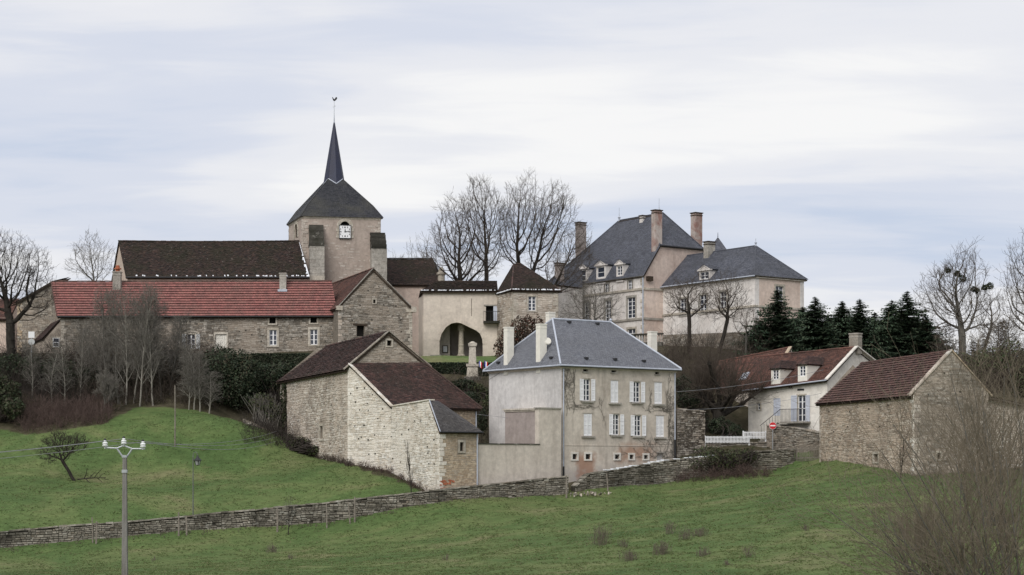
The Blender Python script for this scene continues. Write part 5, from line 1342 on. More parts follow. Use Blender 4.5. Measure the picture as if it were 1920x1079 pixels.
def chateau():
    A = P2(1208, 183.5); dl, dr = Vector((-.58, .815)), Vector((.815, .58)); zb = 8.0
    c = thing('chateau', 'large chateau with steep slate roofs, pink end wall and lower right wing', 'chateau', (A.x, A.y, 12.0))
    S = Wall(A + dl * 17.5, A); E = Wall(A, A + dr * 12); ze = wz(515, 183.5)
    t = E.u(1235); zh = wz(461, E.D(t)); Lw = E.u(1320) + t
    K = A + dr * Lw; FL = S.a; FK = FL + dr * Lw
    ridge_mid = Lw / 2; WM = Wall(FL + dr * ridge_mid, A + dr * ridge_mid); uR, uL = WM.u(1243), WM.u(1161); zr = (wz(404, WM.D(uR)) + wz(410, WM.D(uL))) / 2
    Rr, Rl = WM.pt(uR, zr), WM.pt(uL, zr)
    # left facade
    big = [S.rect(1176.5, 558, 1191.5, 597), S.rect(1135, 563, 1146, 603), S.rect(1096, 566, 1106, 606)]
    small = [S.rect(1177.5, 525.5, 1186, 544), S.rect(1134, 532, 1142, 550)]; bas = [S.rect(1177, 617, 1192, 634)]
    m = MB(); S.build(m, [(0, zb), (S.L, zb), (S.L, ze), (0, ze)], big + small + bas, .25); m.obj('left_facade', 'plaster_chateau', c)
    m = MB(); E.build(m, [(0, zb), (Lw, zb), (Lw, ze), (Lw - t, zh), (t, zh), (0, ze)]); closed_walls(m, [K, FK, FL], zb, ze); m.obj('end_wall', 'plaster_end', c)
    for w in big: window(c, S, w, 2, 5, 'white_paint', .2, 'ashlar_grey', depth=.1, bar=.03)
    for w in small: window(c, S, w, 2, 3, 'white_paint', .12, 'ashlar_grey', depth=.1, bar=.03)
    for w in bas: window(c, S, w, 2, 2, 'white_paint', .18, 'ashlar', depth=.1)
    for y in (541, 597): 
        m = MB(); z = wz(y, 183.5); S.wbox(m, 0, S.L + .12, z - .14, z + .08, -.02, .12, .4); E.wbox(m, .0, Lw, z - .14, z + .08, -.02, .12, .6); m.obj('string_course', 'ashlar_grey' if y > 550 else 'ashlar', c)
    st = Stones(); st.quoins(S, S.L, -1, 11, ze - .2, 'ashlar', 151); st.finish(c, 60)
    m = MB(); S.wbox(m, 0, S.L + .1, ze - .22, ze, -.02, .2); m.obj('cornice', 'ashlar', c)
    downpipe(c, S, S.L - .1, 10.5, ze - .2, 'zinc', rad=.07)
    m = MB(); z = wz(520, 183.5); E.wbox(m, .25, .9, z - .35, z + .1, .0, .35); m.obj('stone_bracket', 'dark_wood', c)
    # main roof: full hip at the far left, half hip over the end wall
    m, sl = MB(), MB(); o = Vector((S.n.x, S.n.y, 0)) * .3; eo = Vector((E.n.x, E.n.y, 0)) * .12; dn = Vector((0, 0, -.15))
    f = (zh - ze) / (zr - ze); eL = at(FL, ze) + o + dn; eA = at(A, ze) + o + dn + eo; T0 = eL.lerp(Rl, f); T1 = E.pt(t, zh, .12); T2 = E.pt(Lw - t, zh, .12); eK = at(K, ze) + dn; eFK = at(FK, ze) + dn
    T3 = eFK.lerp(Rl, f)
    for q, s in (((eL, eA, T1, T0), 1), ((T0, T1, Rr, Rl), 2), ((T1, T2, Rr, Rr), 3), ((eFK, eL, Rl, Rl), 4), ((eK, eFK, T3, T2), 5), ((T2, T3, Rl, Rr), 6)):
        slab(sl, *q, .12); slope(m, *q, .26, .18, .012, .008, seed=160 + s)
    rf = sl.obj('main_roof', 'dark_wood', c); m.obj('slate_courses', 'slate_dark', rf, kind='stuff')
    for a, b in ((Rl, Rr), (Rr, T1), (Rr, T2), (Rl, eL)):
        mm = MB(); mm.tube(a + Vector((0, 0, .03)), b + Vector((0, 0, .03)), .07, .07, 6); mm.obj('ridge_lead', 'slate_dark', rf)
    mm = MB(); mm.tube(T1 + eo, T2 + eo, .09, .09, 6); mm.obj('half_hip_eave', 'dark_metal', rf)
    mm = MB(); mm.tube(eA + eo * .5, T1 + eo * .5, .05, .05, 6); mm.obj('verge_trim', 'slate_dark', rf)
    for p, y in ((Rl, 388), (Rr + Vector((-.4, 0, 0)), 370)):
        mm = MB(); mm.lathe((p.x, p.y, p.z - .1), [(.12, 0), (.09, .3), (.16, .45), (.05, .6), (.025, .8), (.02, wz(y, p.y) - p.z)], 8); mm.obj('roof_finial', 'zinc', rf)
    # dormers of the main roof
    dormer(c, S, -.12, (1118, 499, 1135, 524), 2.2, 'plaster_chateau', 'slate_dark', 'pediment', win=(1, 2)); dormer(c, S, -.12, (1155.5, 497, 1168.5, 520), 2.2, 'plaster_chateau', 'slate_dark', 'pediment', win=(2, 3)); dormer(c, S, -.12, (1087, 505, 1100, 530), 2.2, 'plaster_chateau', 'slate_dark', 'pediment', win=(1, 2))
    # chimneys
    ang = E.ang
    def st_(px, D, ybot, ytop, w, d, mat='chimney_stain'):
        p = P2(px, D); zb_, zt_ = wz(ybot, D), wz(ytop, D); return chimney(c, (p.x, p.y, zb_ - .6), w, d, zt_ - zb_ + .6, ang, mat, .08, 'dark_wood')
    st_(1231.5, E.D(t) + .3, 466, 396, .9, .62); pK = E.pt(Lw - .2, 0, -.6); st_(1306, pK.y, 470, 401, .95, .75); st_(1089, 197, 500, 419, .95, .7, 'plaster_mauve'); st_(1207, 191, 428, 406, .75, .5, 'plaster_chateau'); st_(1049, 188, 545, 495, .8, .6, 'plaster_mauve')
    # small slate roofed link at the far left
    a, b = P2(1030, 186), P2(1092, 190); Wk = Wall(a, b); m = MB(); z = wz(535, 188); Wk.build(m, [(0, zb), (Wk.L, zb), (Wk.L, z), (0, z)]); back = Vector((0, 5)); closed_walls(m, [b, b + back, a + back, a], zb, z); m.obj('link_wall', 'plaster_chateau', c)
    sl, m = MB(), MB(); q = (at(a, z) + Vector((0, -.3, -.1)), at(b, z) + Vector((0, -.3, -.1)), P3(1092, 492, 193), P3(1048, 508, 190)); slab(sl, *q, .1); slope(m, *q, .26, .18, .012, .006, seed=171); q = (at(a + back, z), q[0], q[3], q[3]); slab(sl, *q, .1); slope(m, *q, .26, .18, .012, .006, seed=172)
    rf = sl.obj('link_roof', 'dark_wood', c); m.obj('slate_courses', 'slate_dark', rf, kind='stuff')
    # right wing
    uj = E.u(1243); J = E.pt(uj, 0); J2 = Vector((J.x, J.y)); wd = -dl; tmp = Wall(J2, J2 + wd * 30); ln = tmp.u(1415); C = J2 + wd * ln; Fw = Wall(J2, C); R0 = Wall(C, C + dr * 12); wl = R0.u(1507); Q = C + dr * wl; B0 = Q + dl * (ln - (wl) * 0 + 2)
    z1 = wz(514.5, C.y); zj = wz(541, J2.y); z1 = (z1 + zj) / 2
    wr = R0.rect(1454, 537, 1469, 571); wf = [Fw.rect(1312, 553, 1325, 588), Fw.rect(1350, 547, 1362, 584), Fw.rect(1275, 560, 1287, 592)]
    m = MB(); Fw.build(m, [(0, zb), (Fw.L, zb), (Fw.L, z1), (0, z1)], wf, .25); m.obj('wing_facade', 'plaster_chateau', c)
    m = MB(); R0.build(m, [(0, zb), (wl, zb), (wl, z1), (0, z1)], [wr], .25); closed_walls(m, [Q, B0], zb, z1); m.obj('wing_end_wall', 'plaster_pink', c)
    window(c, R0, wr, 2, 5, 'white_paint', .18, 'ashlar', depth=.1, bar=.03)
    for w in wf: window(c, Fw, w, 2, 4, 'white_paint', .16, 'ashlar_grey', depth=.1, bar=.03)
    zs = wz(574, C.y); m = MB(); Fw.wbox(m, 0, Fw.L + .1, zs - .1, zs + .1, -.02, .1); R0.wbox(m, 0, wl, zs - .1, zs + .1, -.02, .1); m.obj('string_course', 'ashlar', c)
    m = MB(); R0.wbox(m, 0, .55, 10, z1, .0, .03); m.obj('corner_pilaster', 'plaster_chateau', c); m = MB(); R0.wbox(m, wl - .5, wl, 10, z1, .0, .03); m.obj('corner_pilaster', 'plaster_chateau', c)
    m = MB(); R0.wbox(m, 0, wl + .15, z1 - .2, z1, -.02, .18); Fw.wbox(m, 0, Fw.L + .15, z1 - .2, z1, -.02, .18); m.obj('wing_cornice', 'ashlar', c)
    WM2 = Wall(B0 - dr * wl / 2, C + dr * wl / 2); uA = WM2.u(1417); zr2 = wz(461, WM2.D(uA)); ap = WM2.pt(uA, zr2); r0 = WM2.pt(0, zr2)
    o1, o2 = Vector((Fw.n.x, Fw.n.y, 0)) * .3, Vector((R0.n.x, R0.n.y, 0)) * .3; e0, e1, e2, e3 = at(J2, z1) + o1, at(C, z1) + o1 + o2, at(Q, z1) - o1 + o2, at(B0, z1) - o1
    m, sl = MB(), MB(); e0b = at(B0 - dr * wl, z1) + o1
    hj = E.pt(uj + (Lw - uj) * .0, z1); topj = WM2.pt(max(0, WM2.u(1300)), zr2)
    for q, s in (((e0, e1, ap, WM2.pt(uA - ln + .4, zr2)), 1), ((e1, e2, ap, ap), 2), ((e2, e3, r0, ap), 3)):
        slab(sl, *q, .12); slope(m, *q, .26, .18, .012, .008, seed=180 + s)
    rf = sl.obj('wing_roof', 'dark_wood', c); m.obj('slate_courses', 'slate_dark', rf, kind='stuff')
    mm = MB(); mm.tube(e1, ap, .05, .05, 6); mm.tube(e2, ap, .05, .05, 6); mm.tube(ap, r0, .07, .07, 6); mm.obj('ridge_lead', 'slate_dark', rf)
    mm = MB(); mm.lathe((ap.x, ap.y, ap.z - .1), [(.1, 0), (.07, .25), (.13, .4), (.03, .5), (.02, .8)], 8); mm.obj('roof_finial', 'zinc', rf)
    gutter(c, e0 + Vector((-.05, -.05, -.05)), e1 + Vector((0, -.05, -.05)), 'zinc')
    pc = WM2.pt(WM2.u(1330), 0, .6); st_(1330, pc.y, 492, 455, .95, .7, 'ashlar_grey'); dormer(c, Fw, -.1, (1311, 508, 1331, 527), 2.0, 'plaster_chateau', 'slate_dark', 'pediment', win=(2, 2))
    # pointed turret roof behind the wing
    p = P3(1346, 445, 197); mm = MB(); b = [(p.x + x * 1.9, p.y + y * 1.9, 18) for x, y in ((-.8, -.6), (.6, -.8), (.8, .6), (-.6, .8))]; tb = [(x, y, wz(480, 197)) for x, y, z in b]; mm.hexa(b, tb); tu = mm.obj('turret', 'plaster_mauve', c)
    m = MB()
    for i in range(4): slope(m, tb[i], tb[(i + 1) % 4], tuple(p), tuple(p), .24, .17, .012, .006, seed=i); m.poly([tb[i], tb[(i + 1) % 4], tuple(p)])
    m.tube(p, p + Vector((0, 0, .5)), .05, .02, 6); m.obj('turret_roof', 'slate_dark', tu)
    # terrace balustrade in front of the chateau
    a, b = P2(1165, 174), P2(1243, 172); V = Wall(a, b); bal = thing('balustrade', 'weathered stone terrace balustrade between the manor roof and the chateau', 'balustrade', (a.x, a.y, 10.5))
    zt = wz(626, 173); m = MB(); V.wbox(m, 0, V.L, zt - .14, zt, -.2, .2); m.obj('handrail', 'mossy_stone', bal); m = MB(); V.wbox(m, 0, V.L, 9, zt - .85, -.25, .25); m.obj('plinth', 'mossy_stone', bal)
    n = int(V.L / .26); me = None
    for k in range(n):
        p = V.pt((k + .5) * V.L / n, zt - .85)
        if me is None:
            mm = MB(); mm.lathe((0, 0, 0), [(.08, 0), (.08, .06), (.05, .1), (.085, .3), (.045, .52), (.075, .62), (.075, .71)], 8); me = bpy.data.meshes.new('baluster'); me.from_pydata(mm.v, [], mm.f); me.materials.append(MAT['ashlar_grey'])
        inst('baluster', me, bal, p)
    a, b = P2(1243, 172), P2(1400, 168); V = Wall(a, b); rw = thing('terrace_wall', 'dark mossy retaining wall under the chateau terrace behind the pollarded lime', 'wall', (a.x, a.y, 9)); zt = wz(627, 171)
    m = MB(); V.wbox(m, 0, V.L, 6, zt, -.5, 0); m.obj('wall_core', 'mortar_grey', rw); st = Stones(); st.fill(V, [(0, 7.5), (V.L, 7.5), (V.L, zt), (0, zt)], [], 'stone_grey', 190, (.12, .25), (.3, .6)); st.finish(rw, 60)
chateau()

# ------------------------------------------------------------------ houses and barn on the right
def dormer_house():
    A, B = P2(1403, 150.5), P2(1551, 145.0); W = Wall(A, B); perp = Vector((-W.n.x, -W.n.y)); 
    h = thing('dormer_house', 'cream house with two white dormers, rust tiled roof and blue grey shutters', 'house', (B.x, B.y, 2.5))
    za, zb_ = wz(728, 150.5), wz(708, 145); zb = 0.0; dp = 7.2; ap = B + perp * dp / 2; Wg = Wall(B, B + perp * dp); ug = Wg.u(1603); zr = wz(651, Wg.D(ug)); gl = Wg.u(1641); glz = wz(681, Wg.D(gl))
    d1 = W.rect(1496, 741.5, 1510.5, 791); sw = W.rect(1450, 747, 1463.5, 780); sl_ = W.rect(1420.5, 756, 1426, 769); at_ = W.rect(1480.5, 719, 1485.5, 728)
    m = MB(); W.build(m, [(0, zb), (W.L, zb), (W.L, zb_), (0, za)], [d1, sw, sl_, at_], .25); Wg.build(m, [(0, zb), (gl, zb), (gl, glz), (ug, zr), (0, zb_)]); K = B + perp * gl * 1.0; K2 = A + perp * gl; closed_walls(m, [Vector((Wg.pt(gl, 0).x, Wg.pt(gl, 0).y)), K2, A], zb, [glz, glz - .8, za]); m.obj('wall', 'plaster_cream', h)
    window(h, W, d1, 2, 4, 'white_paint', .1, 'ashlar', depth=.1, name='french_door')
    for u0, u1 in ((d1[0] - .62, d1[0] - .05), (d1[2] + .05, d1[2] + .45)):
        m = MB(); louvre(m, W, u0, u1, d1[1], d1[3], .05); m.obj('shutter', 'grey_paint', h)
    window(h, W, sw, shutters='closed', shmat='grey_paint'); window(h, W, sl_, 1, 2, 'white_paint', .1, 'ashlar', depth=.1, panes=False); hole_dark(h, W, at_, 'attic_opening', .08, 'ashlar', .2)
    m = MB(); u, z = W.uz(1502, 731); W.wbox(m, u - .35, u + .3, z - .08, z + .08, 0, .03); m.obj('iron_tie', 'dark_metal', h)
    # balcony and stair in front of the door
    z = d1[1]; m = MB(); W.wbox(m, d1[0] - 1.0, d1[2] + .5, z - .15, z, 0, 1.1); st = m.obj('balcony', 'ashlar_grey', h); m = MB()
    for k in range(18):
        u = d1[0] - 1.0 + k * (d1[2] - d1[0] + 1.5) / 17; m.tube(W.pt(u, z, 1.05), W.pt(u, z + 1.0, 1.05), .014, .014, 4)
    m.tube(W.pt(d1[0] - 1.0, z + 1.0, 1.05), W.pt(d1[2] + .5, z + 1.0, 1.05), .025, .025, 5); m.tube(W.pt(d1[0] - 1.0, z + 1.0, 1.05), W.pt(d1[0] - 3.0, z - .3, 1.05), .025, .025, 5)
    for k in range(7): u = d1[0] - 1.2 - k * .28; zz = z - .19 * (k + 1); m.tube(W.pt(u, zz, 1.05), W.pt(u, zz + 1.0, 1.05), .014, .014, 4)
    m.obj('railing', 'dark_metal', st); m = MB()
    for k in range(8): u = d1[0] - 1.0 - k * .28; W.wbox(m, u - .28, u, 1.5, z - .19 * (k + 1), 0, 1.1)
    m.obj('stair', 'ashlar_grey', h)
    # roof
    m, sl = MB(), MB(); o = Vector((W.n.x, W.n.y, 0)) * .35; gx = Vector((Wg.n.x, Wg.n.y, 0)) * .12; gp = Wg.pt(ug, zr); rl = P3(1420, 669, 154.5); e0, e1 = at(A, za) + o + Vector((-.3, 0, -.2)), at(B, zb_) + o + gx + Vector((0, 0, -.2))
    q = (e0, e1, gp + gx, rl); slab(sl, *q, .14); slope(m, *q, .2, .15, .022, .014, sag=.06, seed=201); q2 = (Wg.pt(gl, glz), at(K2, glz - .8), rl, gp); slab(sl, *q2, .14); slope(m, *q2, .3, .3, seed=202)
    rf = sl.obj('roof', 'dark_wood', h); m.obj('tile_courses', 'tile_rust', rf, kind='stuff'); ridge(rf, rl, gp + gx, 'tile_rust', .4, .11)
    mm = MB()
    for a, b in ((e1, gp + gx), (Wg.pt(gl, glz) + gx, gp + gx)):
        d = b - a
        for i in range(9): p, r = a + d * (i / 9), a + d * ((i + .96) / 9); mm.hexa([p - gx, p + gx * 1.6, r + gx * 1.6, r - gx], [x + Vector((0, 0, .1)) for x in (p - gx, p + gx * 1.6, r + gx * 1.6, r - gx)], i / 9)
    mm.obj('verge_stones', 'plaster_cream', h); gutter(h, e0 + Vector((0, -.05, -.04)), e1 + Vector((0, -.05, -.04)), 'zinc', .055)
    p = P3(1606, 652, Wg.D(ug)); chimney(h, (p.x, p.y + .4, p.z - .5), .85, .6, 1.6, W.ang, 'stone_grey', .04)
    dormer(h, W, -.2, (1446, 691, 1463, 716), 2.4, 'white_plaster', 'tile_brown', 'hip', rh=.7); dormer(h, W, -.2, (1496, 683.5, 1513.5, 710), 2.4, 'white_plaster', 'tile_brown', 'hip', rh=.7)
dormer_house()

def back_house():
    A, B = P2(1290, 158.5), P2(1443, 153.5); W = Wall(A, B); perp = Vector((-W.n.x, -W.n.y)); Wg = Wall(B, B + perp * 7); za = wz(752, 158.5); zb_ = wz(722, 153.5); ug = Wg.u(1452) if 0 < Wg.u(1452) < 7 else 3.0
    h = thing('back_house', 'long rust tiled house behind the pollarded lime', 'house', (B.x, B.y, 3)); zr = wz(652, 156.5)
    m = MB(); W.build(m, [(0, 0), (W.L, 0), (W.L, zb_), (0, za)]); Wg.build(m, [(0, 0), (7, 0), (7, zb_), (3.5, zr), (0, zb_)]); closed_walls(m, [B + perp * 7, A + perp * 7, A], 0, [zb_, za, za]); m.obj('wall', 'plaster_beige', h)
    m, sl = MB(), MB(); o = Vector((W.n.x, W.n.y, 0)) * .35; e0, e1 = at(A, za) + o, at(B, zb_) + o; g1 = Wg.pt(3.5, zr); a2 = A + perp * 3.5; g0 = Vector((a2.x, a2.y, wz(682, a2.y)))
    q = (e0, e1, g1, g0); slab(sl, *q, .14); slope(m, *q, .22, .16, .024, .014, sag=.06, seed=205); q2 = (Wg.pt(7, zb_), at(A + perp * 7, za), g0, g1); slab(sl, *q2, .14)
    rf = sl.obj('roof', 'dark_wood', h); m.obj('tile_courses', 'tile_rust', rf, kind='stuff'); ridge(rf, g0, g1, 'tile_rust', .4, .11)
    mm = MB(); p = e0.lerp(e1, .62).lerp(g0.lerp(g1, .62), .38); n = (e1 - e0).cross(g0 - e0).normalized(); d = (e1 - e0).normalized(); v = (g0 - e0).normalized(); qd = [p + d * x * .35 + v * y * .45 for x, y in ((-1, -1), (1, -1), (1, 1), (-1, 1))]; mm.hexa(qd, [x + n * .09 for x in qd]); mm.obj('skylight', 'lead', rf)
    mm = MB(); a, b = e1, g1; d = b - a; gx = Vector((Wg.n.x, Wg.n.y, 0)) * .12
    for i in range(9): p_, r = a + d * (i / 9), a + d * ((i + .96) / 9); mm.hexa([p_ - gx, p_ + gx * 1.6, r + gx * 1.6, r - gx], [x + Vector((0, 0, .1)) for x in (p_ - gx, p_ + gx * 1.6, r + gx * 1.6, r - gx)], i / 9)
    mm.obj('verge_stones', 'stone_warm', h)
back_house()

def right_barn():
    A, B = P2(1537, 137.5), P2(1714, 121); W = Wall(A, B); gd = Vector((W.d.x, W.d.y)); gdir = Vector((-W.d.y, W.d.x)); gdir = gdir if gdir.x > 0 else -gdir
    b = thing('right_barn', 'big stone barn with violet brown tiled roof at the right', 'barn', (B.x, B.y, -.6))
    zl, zn = wz(752, 137.5), wz(736, 121); Wt = Wall(B, B + gdir * 20); ua = Wt.u(1784); za = wz(659, Wt.D(ua)); ur = 2 * ua; zb = -3.0
    G = Wall(B, B + gdir * ur); w1 = W.rect(1638.5, 851.5, 1647, 866); w2 = G.rect(1757, 849.5, 1764, 861.5)
    pW, pG = [(0, zb), (W.L, zb), (W.L, zn), (0, zl)], [(0, zb), (G.L, zb), (G.L, zn), (ua, za), (0, zn)]
    m = MB(); W.build(m, pW, [w1], .35); G.build(m, pG, [w2], .35); C = G.b; closed_walls(m, [C, C - W.d * W.L, A], zb, [zn, zl, zl]); G.build(m, pG, [], off=-W.L); m.obj('wall', 'mortar_barn', b)
    hole_dark(b, W, w1, 'barn_window', .16, 'ashlar', .3); hole_dark(b, G, w2, 'barn_window', .12, 'ashlar', .3)
    st = Stones(); pd = lambda w, s: (w[0] - s, w[1] - s, w[2] + s, w[3] + s)
    st.fill(W, pW, [pd(w1, .18)], 'stone_tan', 211, (.045, .18), (.13, .54), bottom=-1.5); st.fill(G, pG, [pd(w2, .14)], 'stone_grey', 212, (.045, .18), (.13, .54), bottom=-1.5); st.quoins(W, W.L, -1, -1.2, zn - .1, 'stone_pale', 213); st.quoins(G, 0, 1, -1.2, zn - .1, 'stone_barn', 214); st.quoins(W, 0, 1, -.2, zl - .1, 'stone_barn', 215)
    st.finish(b, 300)
    putlogs(b, W, [(1555, 772), (1594, 772), (1630, 767), (1612, 792), (1666, 760), (1568, 795), (1564, 810), (1590, 800), (1650, 800)], .12); putlogs(b, G, [(1745, 867), (1740, 740), (1770, 700), (1800, 735), (1790, 800)])
    m, sl = MB(), MB(); o = Vector((W.n.x, W.n.y, 0)) * .32; gx = Vector((G.n.x, G.n.y, 0)); ap = G.pt(ua, za + .03); bk = Vector((-W.d.x * W.L, -W.d.y * W.L, 0)); dz = Vector((0, 0, zl - zn)); e1 = at(B, zn) + o + Vector((0, 0, -.25)); e2 = G.pt(G.L + .25, zn - .25)
    hip = Vector((W.d.x, W.d.y, 0)) * 1.6
    q1 = (e1 + bk + dz - gx * .0 - hip * .15, e1 - gx * .05, ap - gx * .05, ap + bk + hip + dz * .4); q2 = (e2 - gx * .05, e2 + bk + dz, q1[3], ap - gx * .05); q3 = (q2[1], q1[0], q1[3], q1[3])
    for q, s in ((q1, 1), (q2, 2), (q3, 3)): slab(sl, *q, .14); slope(m, *q, .30, .27, .065, .02, sag=.05, seed=220 + s)
    rf = sl.obj('roof', 'dark_wood', b); m.obj('tile_courses', 'tile_violet', rf, kind='stuff'); ridge(rf, q1[2], q1[3], 'tile_violet', .4, .12)
    for k, e in enumerate((e1, e2)):
        d = ap - e; n = 9; qq = random.Random(k)
        for i in range(n):
            a, c = e + d * (i / n), e + d * ((i + .97) / n); mm = MB(); mm.hexa([a - gx * .42, a + gx * .1, c + gx * .1, c - gx * .42], [x + Vector((0, 0, .1 + qq.uniform(0, .03))) for x in (a - gx * .42, a + gx * .1, c + gx * .1, c - gx * .42)]); mm.obj('verge_stone', 'stone_barn' if k == 0 else 'stone_warm', b)
    # lower extension running out of the picture
    X0 = G.b; X1 = X0 + gdir * 9; V = Wall(X0 + gx.xy * -.6, X1 + gx.xy * -.6); z0 = zn - .2; e = thing('barn_extension', 'low stone extension behind willow shoots at the right edge', 'outbuilding', (X0.x + 2, X0.y, -.6))
    pV = [(0, zb), (V.L, zb), (V.L, z0 - 1.6), (0, z0)]; m = MB(); V.build(m, pV); K = Vector((-W.d.x, -W.d.y)) * 5; closed_walls(m, [V.b, V.b + K, V.a + K], zb, [z0 - 1.6, z0 - 1.6, z0]); m.obj('wall', 'mortar_barn', e); st = Stones(); st.fill(V, pV, [], 'stone_barn', 231, bottom=-1.5); st.finish(e, 150)
    sl, m = MB(), MB(); n3 = Vector((V.n.x, V.n.y, 0)) * .3; q = (at(V.a, z0) + n3, at(V.b, z0 - 1.6) + n3, at(V.b + K, z0 - 1.0), at(V.a + K, z0 + .6)); slab(sl, *q, .12); slope(m, *q, .25, .2, seed=233); rf = sl.obj('roof', 'dark_wood', e); m.obj('tile_courses', 'tile_brown', rf, kind='stuff')
right_barn()
# ------------------------------------------------------------------ field walls
def field_wall(name, label, pts, seed, mat='stone_field', core='mortar_field', limit=300, coping=True, snow=None, height=None, thick=.5):
    p0 = ground_at(pts[0][0], pts[0][1]); w = thing(name, label, 'stone wall', (p0.x, p0.y, p0.z)); st = Stones(); m = MB(); r = random.Random(seed); cop = []
    fine = []
    for (xa, da, ya), (xb, db, yb) in zip(pts[:-1], pts[1:]):
        n = max(1, int(abs(wx(xb, db) - wx(xa, da)) / 2.2))
        for k in range(n):
            t = k / n; fine.append((xa + (xb - xa) * t, da + (db - da) * t, ya + (yb - ya) * t + r.uniform(-1.2, 1.2)))
    fine.append(pts[-1])
    for (xa, da, ya), (xb, db, yb) in zip(fine[:-1], fine[1:]):
        W = Wall(P2(xa, da), P2(xb, db)); za, zb = wz(ya, da), wz(yb, db); ga, gb = gz(wx(xa, da), da) - .35, gz(wx(xb, db), db) - .35
        m.hexa([W.pt(0, ga, -.02), W.pt(W.L, gb, -.02), W.pt(W.L, gb, -thick), W.pt(0, ga, -thick)], [W.pt(0, za, -.02), W.pt(W.L, zb, -.02), W.pt(W.L, zb, -thick), W.pt(0, za, -thick)])
        st.fill(W, [(0, ga), (W.L, gb), (W.L, zb), (0, za)], [], mat, r.randint(0, 9999), (.07, .17), (.14, .5), (.0, .09), .022)
        if coping:
            u = 0.0
            while u < W.L - .05:
                ww = min(r.uniform(.3, .65), W.L - u); z = za + (zb - za) * (u + ww / 2) / W.L; cop.append((W, u, ww, z, r.uniform(.06, .11), math.atan2(zb - za, W.L))); u += ww + .01
    m.obj('wall_core', core, w); st.finish(w, limit)
    if coping:
        me = {}
        for i, (W, u, ww, z, h, sl) in enumerate(cop):
            k = i % 4
            if k not in me:
                q = random.Random(k); mm = MB(); j = lambda: q.uniform(-.06, .06)
                mm.hexa([(-.5 + j(), -.5, 0), (.5 + j(), -.5, 0), (.5, .5, 0), (-.5, .5, 0)], [(-.47 + j(), -.47 + j(), 1 + j()), (.47 + j(), -.47 + j(), 1 + j()), (.47, .47, 1 + j()), (-.47, .47, 1 + j())]); me[k] = bpy.data.meshes.new('coping_stone'); me[k].from_pydata(mm.v, [], mm.f); me[k].materials.append(MAT[mat])
            inst('coping_stone', me[k], w, W.pt(u + ww / 2, z - .02, -thick / 2 + r.uniform(-.03, .05)), (0, -sl + r.uniform(-.04, .04), W.ang + r.uniform(-.06, .06)), (ww, thick + .12, h))
    if snow:
        mm = MB()
        for i, (W, u, ww, z, h, sl) in enumerate(cop):
            px = proj(W.pt(u, z))[0]
            if snow[0] < px < snow[1] and r.random() < .75: W.wbox(mm, u, u + ww, z + h - .03, z + h + .035, -thick * .8, .03)
        if mm.f: mm.obj('melting_snow', 'snow_edge', w, kind='stuff')
    return w
field_wall('field_wall', 'long mossy dry stone wall crossing the hillside below the meadow', [(-70, 121.5, 1003), (0, 122, 998), (110, 123, 988), (240, 124, 980), (350, 125.3, 969), (480, 126.5, 956), (665, 127.8, 938), (823, 128.2, 919.5), (895, 129.8, 911), (1000, 132, 900), (1066, 133.3, 894)], 301)
field_wall('garden_wall', 'dry stone wall with snow on its coping in front of the manor', [(1078, 133.6, 913), (1100, 134.2, 893), (1106, 134.4, 889), (1160, 135.6, 881), (1225, 137, 870), (1275, 138.3, 863), (1330, 138.8, 857), (1400, 140, 849), (1490, 142.4, 843)], 302, snow=(1135, 1335))
field_wall('ivy_wall', 'grey brown wall tangled with bare creeper adjoining the manor corner', [(1269, 142.6, 768), (1322, 143.4, 772)], 303, 'stone_grey', 'mortar_grey', 80, True)
field_wall('yard_wall', 'low stone wall under the white picket fence', [(1322, 143.6, 832), (1380, 144.4, 832), (1438, 145.4, 830)], 304, 'stone_grey', 'mortar_grey', 60, True)
field_wall('lane_wall', 'stone wall between the no entry sign and the barn', [(1437, 146.9, 799), (1490, 144.6, 803), (1536, 142.0, 812)], 305, 'stone_grey', 'mortar_grey', 80, True)
field_wall('bank_wall', 'ruined stone retaining wall on the bank left of the pale barn', [(455, 151.2, 786), (480, 151.0, 796), (522, 152.5, 812)], 306, 'stone_grey', 'mortar_grey', 50, False)

def post(name, label, px, D, ytop, rad=.06, lean=0.0, mat='old_wood', group=None, ybot=None):
    g = ground_at(px, D); zt = wz(ytop, D); o = g + Vector((0, 0, -.25)); m = MB(); top = Vector((g.x + lean * (zt - g.z), D + .02, zt)); mid = o.lerp(top, .5) + Vector((.015, 0, 0))
    m.tube(o, mid, rad * 1.1, rad, 7); m.tube(mid, top, rad, rad * .8, 7); q = m.obj(name, mat, None, loc=g); return tag(q, label, 'post', group)
FP = 'wooden posts leaning along the field wall'
for px, D, y, lean, txt in ((174, 122.6, 970, -.03, 'thin grey post leaning on the field wall near the utility pole, left of a pair'), (180, 122.4, 978, .03, 'short grey post of the pair left of the utility pole'), (335, 124.2, 961, 0, 'grey wooden post at the field wall below the street lamp'), (350, 124.3, 968, -.02, 'shorter grey post just right of the one below the street lamp'), (520, 125.6, 953, 0, 'grey post at the field wall half way between lamp and barn'), (613, 126.4, 944, -.02, 'thin grey post at the field wall left of the tall pair'), (657, 126.6, 941, -.10, 'leaning thin post beside the tall post below the barn'), (665, 126.8, 932, .0, 'tall grey post at the field wall below the barn'), (1062, 131.8, 892, .0, 'grey post at the broken end of the field wall'), (1140, 134.0, 888, -.08, 'thin leaning post at the snow topped wall below the manor')):
    post('fence_post', txt, px, D, y, .05 if 'thin' in txt else .065, lean, group=FP)
post('wooden_pole', 'slim wooden pole standing alone in the upper meadow', 328, 147, 723, .055)

